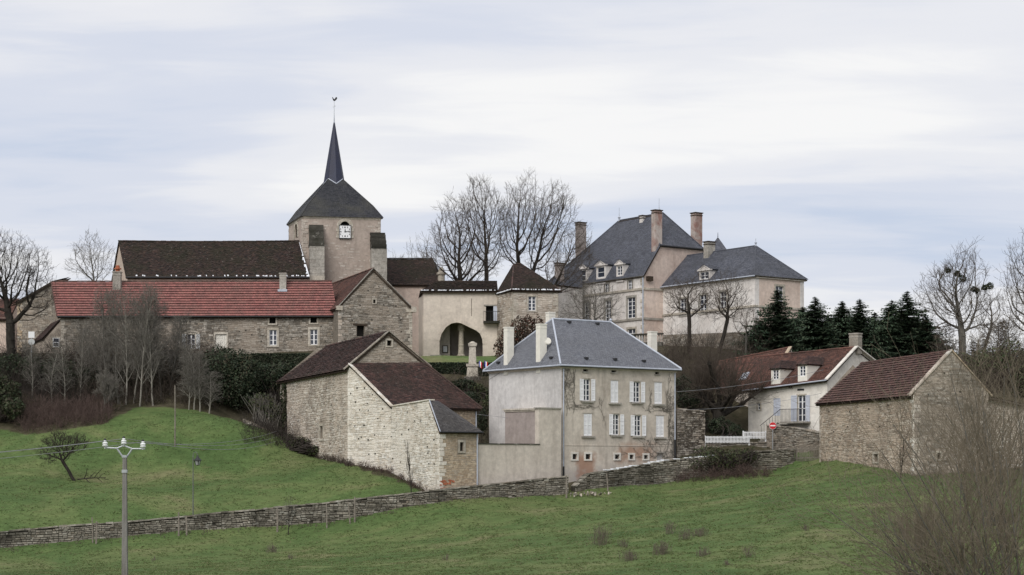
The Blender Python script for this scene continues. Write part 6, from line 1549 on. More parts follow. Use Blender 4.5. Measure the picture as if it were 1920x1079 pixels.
# heap of fallen stones at the gap
g = ground_at(1100, 132.0); hp = thing('stone_heap', 'small heap of fallen stones at the gap in the field wall', 'stones', tuple(g)); q = random.Random(2)
for k in range(34):
    x, y = g.x + q.gauss(0, .75), g.y + q.gauss(.1, .3); me = stone_mesh('stone_barn' if q.random() < .3 else 'stone_field', k); s = q.uniform(.10, .24)
    inst('stone', me, hp, (x, y, gz(x, y) + .1 + q.uniform(0, .15)), (q.uniform(0, 6), q.uniform(0, 6), q.uniform(0, 6)), (s, s * .6, s * .6))

# ------------------------------------------------------------------ utility pole, lamp, wires
def utility_pole():
    D = 70.0; g = ground_at(236, D); zt = wz(856, D); x = wx(234, D)
    u = thing('utility_pole', 'concrete utility pole with forked metal bracket and three white insulators', 'pole', tuple(g))
    m = MB(); m.hexa([(x + dx * .125, D + dy * .125, g.z - .5) for dx, dy in ((-1, -1), (1, -1), (1, 1), (-1, 1))], [(x + dx * .072, D + dy * .072, zt) for dx, dy in ((-1, -1), (1, -1), (1, 1), (-1, 1))]); m.obj('shaft', 'concrete_pole', u)
    m = MB(); m.box((x, D, zt - .05), (.18, .18, .10)); zz = wz(882, D); m.box((x, D, zz - .1), (.20, .20, .12)); m.obj('pole_collar', 'galvanised', u)
    c = lambda px, py: Vector((wx(px, D), D, wz(py, D)))
    m = MB(); a, b, f = c(234, 857), c(221, 842), c(232, 836)
    for p, q in ((c(230, 857), c(219, 841)), (c(219, 841), c(197, 840)), (c(219, 841), c(232, 836)), (c(232, 836), c(248, 842)), (c(238, 857), c(248, 842)), (c(248, 842), c(272, 842))): m.tube(p, q, .035, .035, 6)
    m.obj('bracket', 'galvanised', u)
    tops = []
    for px, py in ((197, 840), (232, 836), (268, 842)):
        p = c(px, py); m = MB(); m.lathe((p.x, p.y, p.z), [(.03, -.03), (.03, .06), (.10, .06), (.12, .10), (.07, .13), (.10, .15), (.11, .19), (.05, .23), (.07, .26), (.04, .29)], 10); o = m.obj('insulator', 'porcelain', u); m = MB(); m.lathe((p.x, p.y, p.z + .29), [(.045, 0), (.055, .02), (.03, .07)], 8); m.obj('insulator_cap', 'dark_metal', o); tops.append(p + Vector((0, 0, .27)))
    return tops
TOPS = utility_pole()
def wire(name, label, a, b, sag, rad=.012, n=18, group=None):
    a, b = Vector(a), Vector(b); m = MB(); pr = None
    for k in range(n + 1):
        t = k / n; p = a.lerp(b, t) - Vector((0, 0, sag * 4 * t * (1 - t)))
        if pr is not None: m.tube(pr, p, rad, rad, 4, cap=False)
        pr = p
    o = m.obj(name, 'wire', None, loc=a); return tag(o, label, 'power line', group)
WG = 'overhead power lines'
for i, (t, (px, py), (qx, qy)) in enumerate(zip(TOPS, ((-320, 866), (-320, 870), (-320, 884)), ((527, 806), (527, 816), (527, 824)))):
    nm = ('left', 'top middle', 'right')[i]
    wire('power_line', 'overhead wire running left out of the picture from the %s insulator' % nm, P3(px, py, 62 + i), t, .12, .0085, group=WG)
    wire('power_line', 'overhead wire running right to the barn from the %s insulator' % nm, t, P3(qx, qy, 154.2), .55, .0115, group=WG)
wire('power_line', 'upper thin wire from the manor corner up to the dormer house', P3(1268, 735, 141.9), P3(1544, 694, 144.6), .25, .012, group=WG)
wire('power_line', 'lower thin wire from the manor across the lime to the cream house', P3(1269, 769, 141.9), P3(1540, 738, 144.2), .3, .012, group=WG)
wire('power_line', 'thin wire from the barn eave across to the manor front', P3(894, 777, 139.5), P3(1175, 790, 138.6), .25, .010, group=WG)

def street_lamp():
    D = 127.5; px = 362; g = ground_at(px, D); x = g.x; zt = wz(848, D)
    l = thing('street_lamp', 'slim grey street lamp with hanging lantern behind the field wall', 'street lamp', tuple(g)); m = MB(); m.tube((x, D, g.z - .3), (x, D, zt - .25), .05, .034, 8); m.obj('post', 'lamp_paint', l)
    m = MB(); pr = Vector((x, D, zt - .25))
    for k in range(1, 10):
        t = math.pi * k / 9; p = Vector((x + .16 * (1 - math.cos(t)), D, zt - .25 + .25 * math.sin(t))); m.tube(pr, p, .028, .028, 6); pr = p
    m.obj('hook', 'lamp_paint', l); cx = x + .32; m = MB(); z = zt - .30
    m.lathe((cx, D, z - .30), [(.30, 0), (.30, .03), (.18, .12), (.08, .26), (.05, .32), (.04, .36)], 10); m.obj('lantern_hood', 'dark_metal', l)
    m = MB(); m.lathe((cx, D, z - .62), [(.12, 0), (.22, .32)], 8); m.obj('lantern_glass', 'lamp_glass', l)
    m = MB()
    for k in range(4): t = math.pi * k / 2 + .4; m.tube((cx + .125 * math.cos(t), D + .125 * math.sin(t), z - .63), (cx + .23 * math.cos(t), D + .23 * math.sin(t), z - .3), .016, .016, 4)
    m.lathe((cx, D, z - .66), [(.05, 0), (.14, .05)], 8); m.obj('lantern_frame', 'dark_metal', l)
street_lamp()

# ------------------------------------------------------------------ war memorial, flags, bench, signs
def memorial():
    D = 163.0; px = 886; z0 = wz(711, D); x = wx(px, D); k = D / F
    o = thing('war_memorial', 'cream stone memorial pillar with capital in front of the dark hedge', 'memorial', (x, D, z0 - .3))
    def frustum(y0, y1, w0, w1):
        m = MB(); za, zb = wz(y0, D), wz(y1, D); a, b = w0 * k / 2, w1 * k / 2; cs = ((-1, -1), (1, -1), (1, 1), (-1, 1)); m.hexa([(x + dx * a, D + dy * a, za) for dx, dy in cs], [(x + dx * b, D + dy * b, zb) for dx, dy in cs]); return m
    frustum(720, 707, 34, 30).obj('base_step', 'mossy_stone', o); frustum(707, 688, 22, 19).obj('plinth', 'ashlar', o); frustum(688, 683, 23, 24).obj('ledge', 'ashlar', o); frustum(683, 650, 14.5, 12).obj('shaft', 'ashlar', o)
    frustum(650, 644, 15, 17).obj('capital', 'ashlar', o); m = MB(); m.lathe((x, D, wz(644, D)), [(.3, 0), (.26, .08), (.1, .16)], 8); m.obj('capital_ornament', 'ashlar', o)
    for i, (dx, lean) in enumerate(((899, .10), (906, .28))):
        bx, by = wx(dx, D) - .15, D - .4; z = wz(698, D); top = Vector((bx + lean, by, wz(676, D)))
        f = thing('french_flag', ('small tricolour flag nearest the memorial pillar', 'small tricolour flag further right of the memorial pillar')[i], 'flag', (bx, by, z - .4), 'flags beside the memorial'); m = MB(); m.tube((bx, by, z - .7), top, .015, .012, 5); m.obj('flag_staff', 'old_wood', f)
        for j, mt in enumerate(('flag_blue', 'white_paint', 'flag_red')):
            m = MB(); cs = []
            for s in range(5):
                t = s / 4; u0 = j * .15 * .8; u1 = (j + 1) * .15 * .8
                for u in (u0, u1): cs.append(Vector((top.x + u * .8, top.y + .04 * math.sin(u * 14 + t * 3), top.z - .03 - t * .55 - u * .55)))
            for s in range(4):
                a, b, c, d = cs[2 * s], cs[2 * s + 1], cs[2 * s + 3], cs[2 * s + 2]; of = Vector((0, .006, 0)); m.hexa([a, b, c, d], [p + of for p in (a, b, c, d)])
            m.obj('flag_stripe', mt, f)
memorial()
D = 178.5; g = ground_at(817, D); zt = wz(666, D); b = thing('stone_bench', 'stone slab bench on the lawn left of the porch arch', 'bench', (g.x, g.y, g.z)); m = MB(); m.box((g.x, D, zt - .10), (1.05, .45, .10)); m.obj('seat', 'ashlar_grey', b)
for s in (-.28, .28): m = MB(); m.box((g.x + s, D, min(g.z, zt - .45) - .2), (.18, .36, zt - .10 - min(g.z, zt - .45) + .2)); m.obj('leg', 'ashlar_grey', b)
def disc(m, c, r, th, n=24):
    f = [Vector((c[0] + r * math.cos(2 * math.pi * k / n), c[1], c[2] + r * math.sin(2 * math.pi * k / n))) for k in range(n)]; bk = [p + Vector((0, th, 0)) for p in f]; m.poly(f); m.poly(bk[::-1])
    for k in range(n): m.poly([f[k - 1], f[k], bk[k], bk[k - 1]])
D = 145.9; g = ground_at(1449, D); z = wz(798.5, D); s = thing('no_entry_sign', 'round red no entry sign with white bar on a post', 'road sign', tuple(g)); m = MB(); m.tube((g.x, D + .04, g.z - .2), (g.x, D + .04, z + .2), .03, .03, 8); m.obj('sign_post', 'galvanised', s); m = MB(); disc(m, (g.x, D - .02, z), .275, .03); pl = m.obj('sign_disc', 'red_paint', s); m = MB(); m.box((g.x, D - .028, z - .05), (.42, .012, .10)); m.obj('white_bar', 'white_paint', pl); m = MB(); disc(m, (g.x, D - .012, z), .295, .02); m.obj('sign_rim', 'white_paint', pl)
D = 162.0; g = ground_at(59, D); s = thing('road_sign', 'square white plate above a round grey disc on one post by the oak', 'road sign', tuple(g)); m = MB(); m.tube((g.x, D + .04, g.z - .2), (g.x, D + .04, wz(623, D)), .03, .03, 8); m.obj('sign_post', 'galvanised', s); z = wz(628, D); m = MB(); m.box((g.x, D, z - .28), (.55, .03, .56)); m.obj('square_plate', 'white_paint', s); m = MB(); disc(m, (g.x, D - .02, wz(641.5, D)), .29, .03); m.obj('round_disc', 'sign_grey', s)

# ------------------------------------------------------------------ picket fence and field gate
def picket(name, label, pts, z_h, spacing=.125, gmat='white_paint', cat='fence', w=.065, group=None, tilt=0.0):
    p0 = P2(pts[0][0], pts[0][1]); f = thing(name, label, cat, (p0.x, p0.y, wz(pts[0][2], pts[0][1])), group); me = bpy.data.meshes.new('picket'); q = random.Random(4)
    mm = MB(); mm.hexa([(-.5, -.5, 0), (.5, -.5, 0), (.5, .5, 0), (-.5, .5, 0)], [(-.5, -.5, .92), (.5, -.5, .92), (.5, .5, .92), (-.5, .5, .92)]); mm.hexa([(-.5, -.5, .92), (.5, -.5, .92), (.5, .5, .92), (-.5, .5, .92)], [(-.06, -.5, 1), (.06, -.5, 1), (.06, .5, 1), (-.06, .5, 1)]); me.from_pydata(mm.v, [], mm.f); me.materials.append(MAT[gmat])
    for (xa, da, ya), (xb, db, yb) in zip(pts[:-1], pts[1:]):
        W = Wall(P2(xa, da), P2(xb, db)); za, zb = wz(ya, da), wz(yb, db); n = int(W.L / spacing)
        for k in range(n):
            t = (k + .5) / n; inst('picket', me, f, W.pt(t * W.L, za + (zb - za) * t, .03), (0, q.uniform(-tilt, tilt), W.ang), (w, .02, z_h * (1 + q.uniform(-tilt, tilt))))
        for fr in (.2, .78):
            m = MB(); m.hexa([W.pt(0, za + z_h * fr, -.03), W.pt(W.L, zb + z_h * fr, -.03), W.pt(W.L, zb + z_h * fr, .015), W.pt(0, za + z_h * fr, .015)], [W.pt(0, za + z_h * fr + .07, -.03), W.pt(W.L, zb + z_h * fr + .07, -.03), W.pt(W.L, zb + z_h * fr + .07, .015), W.pt(0, za + z_h * fr + .07, .015)]); m.obj('rail', gmat, f)
        for u, z in ((.0, za), (W.L, zb)):
            m = MB(); W.wbox(m, u - .05, u + .05, z - .3, z + z_h * 1.08, -.11, -.03); m.obj('fence_post', gmat, f)
picket('picket_fence', 'white picket fence on the low wall left of the no entry sign', [(1322, 143.4, 831), (1405, 144.7, 831)], .55)
picket('picket_gate', 'short white picket gate rising behind the right end of the white fence', [(1394, 147.2, 823), (1436, 147.6, 823)], .60, cat='gate')
picket('field_gate', 'weathered grey slatted wooden field gate beside the barn corner', [(1491, 142.6, 866), (1536, 139.6, 864)], 1.15, .17, 'old_wood', 'gate', .06, tilt=.05)
# ------------------------------------------------------------------ bare trees, shrubs, conifers, hedges, grass
def seg_mesh(name, segs, mat, parent=None, n=4, kind=None, loc=None):
    if not segs: return None
    a = np.array([s[0] for s in segs]); b = np.array([s[1] for s in segs]); r0 = np.array([s[2] for s in segs]); r1 = np.array([s[3] for s in segs])
    d = b - a; L = np.linalg.norm(d, axis=1, keepdims=True); d = d / np.maximum(L, 1e-6)
    up = np.where(np.abs(d[:, 2:3]) < .9, np.array([[0, 0, 1.]]), np.array([[1., 0, 0]])); u = np.cross(d, up); u /= np.maximum(np.linalg.norm(u, axis=1, keepdims=True), 1e-6); v = np.cross(d, u)
    N = len(segs); V = np.zeros((N, 2 * n, 3))
    for k in range(n):
        t = 2 * math.pi * k / n; w = u * math.cos(t) + v * math.sin(t)
        V[:, k] = a + w * r0[:, None]; V[:, n + k] = b + w * r1[:, None]
    base = np.arange(N)[:, None] * 2 * n; Fc = []
    for k in range(n):
        k2 = (k + 1) % n; Fc.append(np.concatenate([base + k, base + k2, base + n + k2, base + n + k], 1))
    return np_mesh(name, V.reshape(-1, 3), np.concatenate(Fc), mat, parent, kind, loc, smooth=True)

def rvec(r): return Vector((r.gauss(0, 1), r.gauss(0, 1), r.gauss(0, 1)))
def branch(r, out, p, d, L, rad, lvl, S):
    nseg = S['nseg'][lvl]; step = L / nseg; pts = [(p.copy(), rad, d.copy())]; tip = S['tip'][lvl]; wob = S['wob'][lvl]; tr = S['trop'][lvl]
    for i in range(nseg):
        d = (d + rvec(r) * wob + Vector((0, 0, tr))).normalized(); q = p + d * step; r1 = rad + (max(rad * tip, S['min']) - rad) * ((i + 1) / nseg) if False else max(pts[0][1] * (1 - (1 - tip) * (i + 1) / nseg), S['min'])
        out[lvl].append((tuple(p), tuple(q), pts[-1][1], r1)); p = q; pts.append((p.copy(), r1, d.copy()))
    if lvl + 1 >= len(S['nch']) + 1 or lvl >= S['depth']: return
    n = S['nch'][lvl]; n = int(n * r.uniform(.8, 1.25) + .5); f0 = S['f0'][lvl]; az = r.uniform(0, 6.28)
    for k in range(n):
        f = f0 + (1 - f0) * ((k + r.random()) / n); x = f * nseg; i = min(int(x), nseg - 1); t = x - i; bp = pts[i][0].lerp(pts[i + 1][0], t); br = pts[i][1] + (pts[i + 1][1] - pts[i][1]) * t; bd = pts[i + 1][2]
        az += 2.4 + r.uniform(-.5, .5); a = bd.cross(Vector((0, 0, 1)) if abs(bd.z) < .95 else Vector((1, 0, 0))).normalized(); c = bd.cross(a); side = a * math.cos(az) + c * math.sin(az); ang = math.radians(S['ang'][lvl] * r.uniform(.75, 1.25))
        nd = (bd * math.cos(ang) + side * math.sin(ang)).normalized(); nl = L * S['lr'][lvl] * (1.15 - S['fall'][lvl] * (f - f0) / max(1e-3, 1 - f0)) * r.uniform(.75, 1.2)
        branch(r, out, bp, nd, nl, max(min(br * .85, rad * S['rr'][lvl]) if False else br * S['rr'][lvl], S['min']), lvl + 1, S)
UP = dict(nseg=[8, 7, 5, 4, 3], tip=[.2, .3, .35, .5, .6], wob=[.05, .07, .11, .15, .2], trop=[.02, .045, .03, .02, .02], nch=[12, 8, 6, 4], f0=[.28, .25, .2, .15], ang=[36, 38, 40, 44], lr=[.46, .46, .48, .5], fall=[.5, .5, .5, .4], rr=[.6, .55, .55, .7], min=.011, depth=4)
BROAD = dict(nseg=[5, 7, 6, 5, 4], tip=[.6, .25, .3, .45, .6], wob=[.06, .13, .17, .2, .25], trop=[.02, .03, .02, .02, .02], nch=[8, 9, 7, 5], f0=[.45, .25, .2, .15], ang=[40, 45, 46, 48], lr=[1.25, .42, .5, .5], fall=[.3, .5, .5, .4], rr=[.62, .55, .55, .7], min=.011, depth=4)
APPLE = dict(nseg=[4, 6, 5, 4, 3], tip=[.7, .3, .35, .5, .6], wob=[.08, .16, .2, .22, .25], trop=[.02, .05, .05, .05, .04], nch=[7, 8, 7, 5], f0=[.45, .2, .2, .15], ang=[48, 48, 48, 48], lr=[1.2, .55, .5, .5], fall=[.3, .4, .4, .4], rr=[.6, .55, .55, .7], min=.011, depth=4)
SAP = dict(nseg=[8, 4, 3, 2], tip=[.3, .35, .5, .6], wob=[.05, .10, .15, .2], trop=[.02, .04, .04, .03], nch=[26, 9, 4], f0=[.18, .2, .15], ang=[40, 42, 42], lr=[.24, .5, .5], fall=[.5, .4, .4], rr=[.42, .6, .7], min=.010, depth=3)
SHRUB = dict(nseg=[6, 4, 3], tip=[.35, .45, .6], wob=[.09, .14, .2], trop=[.04, .06, .05], nch=[9, 5], f0=[.2, .15], ang=[34, 38], lr=[.5, .5], fall=[.4, .4], rr=[.6, .7], min=.007, depth=2)
THICK = dict(nseg=[4, 2], tip=[.4, .6], wob=[.15, .2], trop=[.03, .02], nch=[7], f0=[.15], ang=[45], lr=[.5], fall=[.4], rr=[.7], min=.008, depth=1)
def fit(out, base, H, halfw=None):
    """scale the skeleton so that its height above the base is H and its half width halfw"""
    pts = np.array([s[1] for l in out for s in l]); b = np.array(base); zmax = pts[:, 2].max() - b[2]; sz = H / zmax; sx = sz
    if halfw: sx = halfw / np.percentile(np.abs(pts[:, 0] - b[0]), 99.5)
    f = lambda p: (b[0] + (p[0] - b[0]) * sx, b[1] + (p[1] - b[1]) * sx, b[2] + (p[2] - b[2]) * sz)
    return [[(f(a), f(c), r0, r1) for a, c, r0, r1 in l] for l in out]
def bare_tree(name, label, px, D, ytop, rad, style, seed, cat='tree', halfw_px=None, bark='bark_dark', twig='twig_dark', group=None, lean=(0, 0), base=None, split=2, scale_min=None, cy=None):
    r = random.Random(seed); b = base if base is not None else ground_at(px, D); b = Vector(b) - Vector((0, 0, .15)); H = wz(ytop, D) - b.z
    S = dict(style)
    if scale_min: S['min'] = scale_min
    out = [[] for _ in range(6)]; h0 = H * (.82 if style is UP else .55 if style is SAP or style is SHRUB else .32); h0 = H * .9 if style in (SAP,) else h0
    branch(r, out, b.copy(), Vector((lean[0], lean[1], 1)).normalized(), h0, rad, 0, S)
    out = fit(out, b, H, halfw_px * D / F if halfw_px else None)
    t = thing(name, label, cat, tuple(b), group); lo = [s for l in out[:split] for s in l]; hi = [s for l in out[split:] for s in l]
    seg_mesh('trunk', lo, bark, t, 6); seg_mesh('crown', hi, twig, t, 3)
    return t, out

def sc_skeleton(base, ells, seed, n_attr, step, up=.12, trunk_r=.3, lean=(0, 0), fork=None, dens=1.0, wob=.10, twig_len=.7, tmin=.010, expo=2.05):
    """branches grown towards points scattered through the crown's volume; returns limbs (thick) and twigs (thin) as segments"""
    rng = np.random.default_rng(seed); vols = np.array([e[3] * e[3] * e[4] for e in ells]); A = []
    for e, k in zip(ells, (3.2 * n_attr * vols / vols.sum()).astype(int) + 5):
        d = rng.normal(size=(k, 3)); d /= np.linalg.norm(d, axis=1, keepdims=True); rr = rng.random((k, 1)) ** (1 / 2.2) * (.86 + .24 * np.sin(4.3 * d[:, :1] + 2.1 * d[:, 2:] + seed) * np.cos(5.1 * d[:, 2:] + seed * 1.7)); A.append(np.array(e[:3]) + d * rr * np.array([e[3], e[3], e[4]]))
    A = np.concatenate(A); zlow = A[:, 2].min(); base = np.array(base, float); N = [base]; par = [-1]; ax = np.array([lean[0], lean[1], 1.0]); ax /= np.linalg.norm(ax); fz = zlow if fork is None else fork; p = base.copy()
    while p[2] < fz:
        p = p + (ax + rng.normal(0, .05, 3)) * step; N.append(p.copy()); par.append(len(N) - 2)
    near = np.full(len(A), -1); nd = np.full(len(A), 1e9); alive = np.ones(len(A), bool); new = list(range(len(N))); kill = step * 1.15; dirs = {}
    for it in range(140):
        P = np.array([N[i] for i in new])
        if len(P):
            D = ((A[:, None, :] - P[None]) ** 2).sum(-1); j = D.argmin(1); dm = np.sqrt(D[np.arange(len(A)), j]); b = dm < nd; nd[b] = dm[b]; near[b] = np.array(new)[j[b]]; alive &= nd > kill
        if not alive.any(): break
        idx = np.where(alive)[0]; acc = {}
        for i in idx:
            v = A[i] - N[near[i]]; v /= np.linalg.norm(v) + 1e-9; acc.setdefault(near[i], []).append(v)
        new = []
        for k, vs in acc.items():
            v = np.mean(vs, 0); v[2] += up; v += rng.normal(0, wob, 3)
            if par[k] >= 0: w = N[k] - N[par[k]]; v = v + .55 * w / (np.linalg.norm(w) + 1e-9)
            v /= np.linalg.norm(v) + 1e-9; q = N[k] + v * step
            key = (k, tuple(np.round(v, 1)))
            if key in dirs: alive[idx[near[idx] == k]] = False; continue
            dirs[key] = 1; N.append(q); par.append(k); new.append(len(N) - 1)
        if len(N) > 9000: break
    n = len(N); R = np.zeros(n); kids = np.zeros(n, int)
    for i in range(n - 1, 0, -1):
        if kids[i] == 0: R[i] = tmin ** expo
        R[par[i]] += R[i]; kids[par[i]] += 1
    R = R ** (1 / expo); R *= 1.0; f = trunk_r / R[0]; R = np.where(R > tmin * 1.01, tmin + (R - tmin) * (trunk_r - tmin) / (R[0] - tmin), tmin); limbs, twigs = [], []
    for i in range(1, n):
        r1 = R[i]; r0 = min(R[par[i]], r1 * 1.25 + .004); (limbs if r1 > .045 else twigs).append((tuple(N[par[i]]), tuple(N[i]), r0, r1))
    r = random.Random(seed)
    for i in range(1, n):
        if R[i] > .035: continue
        d = Vector(N[i] - N[par[i]]).normalized(); k = (3 if kids[i] == 0 else 1.2) * dens; k = int(k) + (r.random() < k % 1)
        for _ in range(k):
            e = (d * .9 + rvec(r) * .42 + Vector((0, 0, .28))).normalized(); L = twig_len * r.uniform(.4, 1.5); a = Vector(N[i]); m_ = a + e * L * .5; e2 = (e + rvec(r) * .2 + Vector((0, 0, .12))).normalized(); b = m_ + e2 * L * .5; twigs += [(tuple(a), tuple(m_), tmin * .9, tmin * .8), (tuple(m_), tuple(b), tmin * .8, tmin * .6)]
            if r.random() < .6: c = m_ + (e + rvec(r) * .6).normalized() * L * .4; twigs.append((tuple(m_), tuple(c), tmin * .75, tmin * .6))
    return limbs, twigs
def crown_tree(name, label, px, D, ells_px, trunk_r, seed, cat='tree', n_attr=700, step=.36, up=.12, bark='bark_dark', twig='twig_dark', group=None, lean=(0, 0), fork_y=None, dens=1.0, wob=.10, twig_len=.7, tmin=.010, base=None):
    """ells_px: crown ellipsoids as (centre column, top row, bottom row, half width in pixels)"""
    b = Vector(base) if base is not None else ground_at(px, D); b = b - Vector((0, 0, .2)); k = D / F
    ells = [(wx(c, D), D, wz((y0 + y1) / 2, D), hw * k, (y1 - y0) / 2 * k) for c, y0, y1, hw in ells_px]
    lo, hi = sc_skeleton(b, ells, seed, n_attr, step, up, trunk_r, lean, wz(fork_y, D) if fork_y else None, dens, wob, twig_len, tmin)
    t = thing(name, label, cat, tuple(b), group); seg_mesh('trunk', lo, bark, t, 6); seg_mesh('crown', hi, twig, t, 3); return t, lo, hi

# the big oak at the left edge
crown_tree('oak_tree', 'big dark spreading bare tree at the left edge', 20, 162, [(15, 430, 560, 84), (56, 480, 615, 54), (-30, 460, 600, 60)], .40, 11, n_attr=950, fork_y=605, wob=.16, up=.05)
crown_tree('ash_tree', 'fine twigged grey bare tree behind the church nave', 172, 205, [(172, 438, 540, 46)], .16, 12, n_attr=420, fork_y=545, bark='bark_grey', twig='twig_grey', dens=.8)
TG = 'tall bare trees behind the gatehouse'
for lab, px, D, el, rad, sd, na, fy, up in (
  ('dark branching tree behind the gatehouse, leftmost of the tall row', 864, 189, [(858, 400, 550, 60), (852, 366, 480, 40), (880, 440, 555, 46)], .40, 21, 1000, 535, .05),
  ('tall upright tree rising behind the gatehouse roof middle', 912, 192, [(898, 326, 470, 48), (918, 334, 520, 40)], .26, 22, 760, 525, .16),
  ('tallest tree right behind the pavilion roof apex', 974, 192, [(976, 324, 480, 44), (956, 360, 520, 32)], .28, 23, 780, 510, .16),
  ('slender tree leaning right of the pavilion roof', 998, 194, [(1036, 334, 470, 46), (1016, 360, 530, 34)], .24, 24, 760, 530, .13),
  ('spreading tree between pavilion roof and chateau chimney', 1032, 184, [(1074, 415, 560, 46), (1050, 440, 580, 40)], .20, 25, 700, 560, .04)):
    crown_tree('lime_tree', lab, px, D, [(c_, y0, y1, h_ * 1.18) for c_, y0, y1, h_ in el], rad, sd, n_attr=na, fork_y=fy, up=up, bark='bark_dark', twig='twig_brown', group=TG, dens=1.0)
crown_tree('distant_tree', 'small pale distant tree above the chancel roof', 790, 225, [(795, 442, 540, 40)], .15, 26, n_attr=260, fork_y=540, bark='bark_grey', twig='twig_grey', step=.5)
crown_tree('distant_tree', 'tiny distant tree just right of the church tower', 737, 232, [(738, 468, 530, 16)], .10, 27, n_attr=90, fork_y=530, bark='bark_grey', twig='twig_grey', step=.5)
# in front of the chateau
crown_tree('shrub_tree', 'low many stemmed tree in front of the chateau left facade', 1115, 168, [(1105, 530, 615, 60), (1135, 540, 610, 36)], .14, 31, n_attr=520, fork_y=625, up=.04, bark='bark_grey', twig='twig_grey')
crown_tree('fruit_tree', 'rounded bare tree before the chateau end wall', 1292, 166, [(1290, 520, 600, 52), (1312, 505, 560, 26)], .20, 32, n_attr=560, fork_y=603, up=.03, wob=.18, twig='twig_brown')
crown_tree('fruit_tree', 'rounded bare tree before the chateau right wing', 1347, 167, [(1362, 522, 610, 48), (1352, 512, 580, 30)], .19, 33, n_attr=540, fork_y=600, up=.03, wob=.18, twig='twig_brown', lean=(.25, 0))
crown_tree('fruit_tree', 'slight bare tree behind the pollarded lime near the dark spruces', 1400, 164, [(1398, 575, 640, 30)], .11, 34, n_attr=220, fork_y=640, up=.04, bark='bark_grey', twig='twig_brown')
# right side
def tuft_ball(c, R, n, r, w=.12, l=.3):
    V = np.zeros((n, 3, 3)); rng = np.random.default_rng(r); d = rng.normal(size=(n, 3)); d /= np.linalg.norm(d, axis=1, keepdims=True); q = np.array(c) + d * (R * rng.uniform(.2, 1, (n, 1)) ** .6); s = rng.normal(size=(n, 3)) * w; e = d * l + rng.normal(size=(n, 3)) * l * .4
    V[:, 0] = q - s; V[:, 1] = q + s; V[:, 2] = q + e; return V
def mistletoe(t, spots, D, segs):
    pts = np.array([s[1] for s in segs])
    for k, (px, py, rad) in enumerate(spots):
        q = np.array(P3(px, py, D)); p = pts[((pts - q) ** 2 * np.array([1, .05, 1])).sum(1).argmin()]; V = tuft_ball(p, rad, 300, k + int(px), .03, .12); np_mesh('mistletoe', V.reshape(-1, 3), np.arange(len(V) * 3).reshape(-1, 3), 'leaf_mistletoe', t, rnd=np.random.default_rng(k).random(len(V)))
t, lo, hi = crown_tree('tall_tree', 'tall bare tree with mistletoe behind the barn ridge', 1803, 163, [(1788, 480, 640, 78), (1812, 440, 580, 44), (1750, 500, 600, 44)], .34, 41, n_attr=950, fork_y=635, up=.10, bark='bark_grey', twig='twig_brown')
mistletoe(t, [(1796, 512, .26), (1802, 522, .3), (1778, 508, .2), (1826, 540, .24), (1832, 546, .2)], 163, hi)
crown_tree('edge_tree', 'tall bare tree cut by the right edge', 1932, 155, [(1928, 420, 640, 56), (1900, 470, 640, 34)], .32, 42, n_attr=820, fork_y=640, up=.10, bark='bark_grey', twig='twig_brown')
t, lo, hi = crown_tree('slim_tree', 'slim leaning tree between the two tall trees at the right', 1832, 158, [(1858, 545, 640, 30)], .15, 43, n_attr=260, fork_y=615, up=.06, bark='bark_grey', twig='twig_brown', lean=(.3, 0))
mistletoe(t, [(1860, 536, .28), (1848, 541, .22)], 158, hi)
for i, (px, D, y, hw) in enumerate(((1865, 150, 600, 36), (1900, 145, 590, 40), (1930, 140, 610, 45), (1840, 152, 625, 30), (1780, 158, 600, 34))):
    bare_tree('hazel_tree', ('brownish twiggy hazel behind the barn extension, second from the right', 'brownish twiggy hazel near the right edge above the barn extension', 'brownish twiggy hazel cut by the right edge', 'brownish twiggy hazel close behind the barn gable', 'thin hazel between the spruces and the mistletoe tree')[i], px, D, y, .09, SAP, 60 + i, halfw_px=hw, bark='bark_grey', twig='twig_brown', group='hazels at the right')

# pollarded lime: thick trunk, knuckled arms, upright shoots
def pollard():
    b = ground_at(1347, 148.5) - Vector((0, 0, .2)); t = thing('pollard_tree', 'thick pollarded lime with knuckled arms and upright shoots beside the manor', 'tree', tuple(b)); r = random.Random(77); lo, hi = [], []
    top = b + Vector((0, 0, 2.1)); lo.append((tuple(b), tuple(b + Vector((.05, 0, 1.3))), .62, .50)); lo.append((tuple(b + Vector((.05, 0, 1.3))), tuple(top), .50, .46)); ends = []
    for k in range(11):
        az = 2 * math.pi * k / 11 + r.uniform(-.2, .2); el = r.uniform(.12, .95); p = top + Vector((0, 0, r.uniform(-.9, .1))); d = Vector((math.cos(az) * math.cos(el), math.sin(az) * math.cos(el) * .7, math.sin(el))); L = r.uniform(2.4, 4.6); rad = r.uniform(.18, .26)
        for s in range(4):
            d = (d + rvec(r) * .14 + Vector((0, 0, .10))).normalized(); q = p + d * L / 4; r1 = rad * .84; lo.append((tuple(p), tuple(q), rad, r1)); p, rad = q, r1
            if s >= 1: ends.append((p.copy(), d.copy()))
        lo.append((tuple(p), tuple(p + d * .22), rad * 1.5, rad * .9))
    for p, d in ends:
        for k in range(20):
            dd = (d * .35 + rvec(r) * .46 + Vector((0, 0, .5))).normalized(); L = r.uniform(1.2, 4.0); q = p; rad = .026
            for s in range(4): dd = (dd + rvec(r) * .05 + Vector((0, 0, .05))).normalized(); w = q + dd * L / 4; hi.append((tuple(q), tuple(w), rad, max(.009, rad * .7))); q = w; rad = max(.009, rad * .7)
            for s in range(2): e = q - dd * r.uniform(.1, L * .6); w = e + (dd + rvec(r) * .35).normalized() * r.uniform(.4, 1.0); hi.append((tuple(e), tuple(w), .01, .008))
    seg_mesh('trunk', lo, 'bark_dark', t, 8); seg_mesh('crown', hi, 'twig_brown', t, 3)
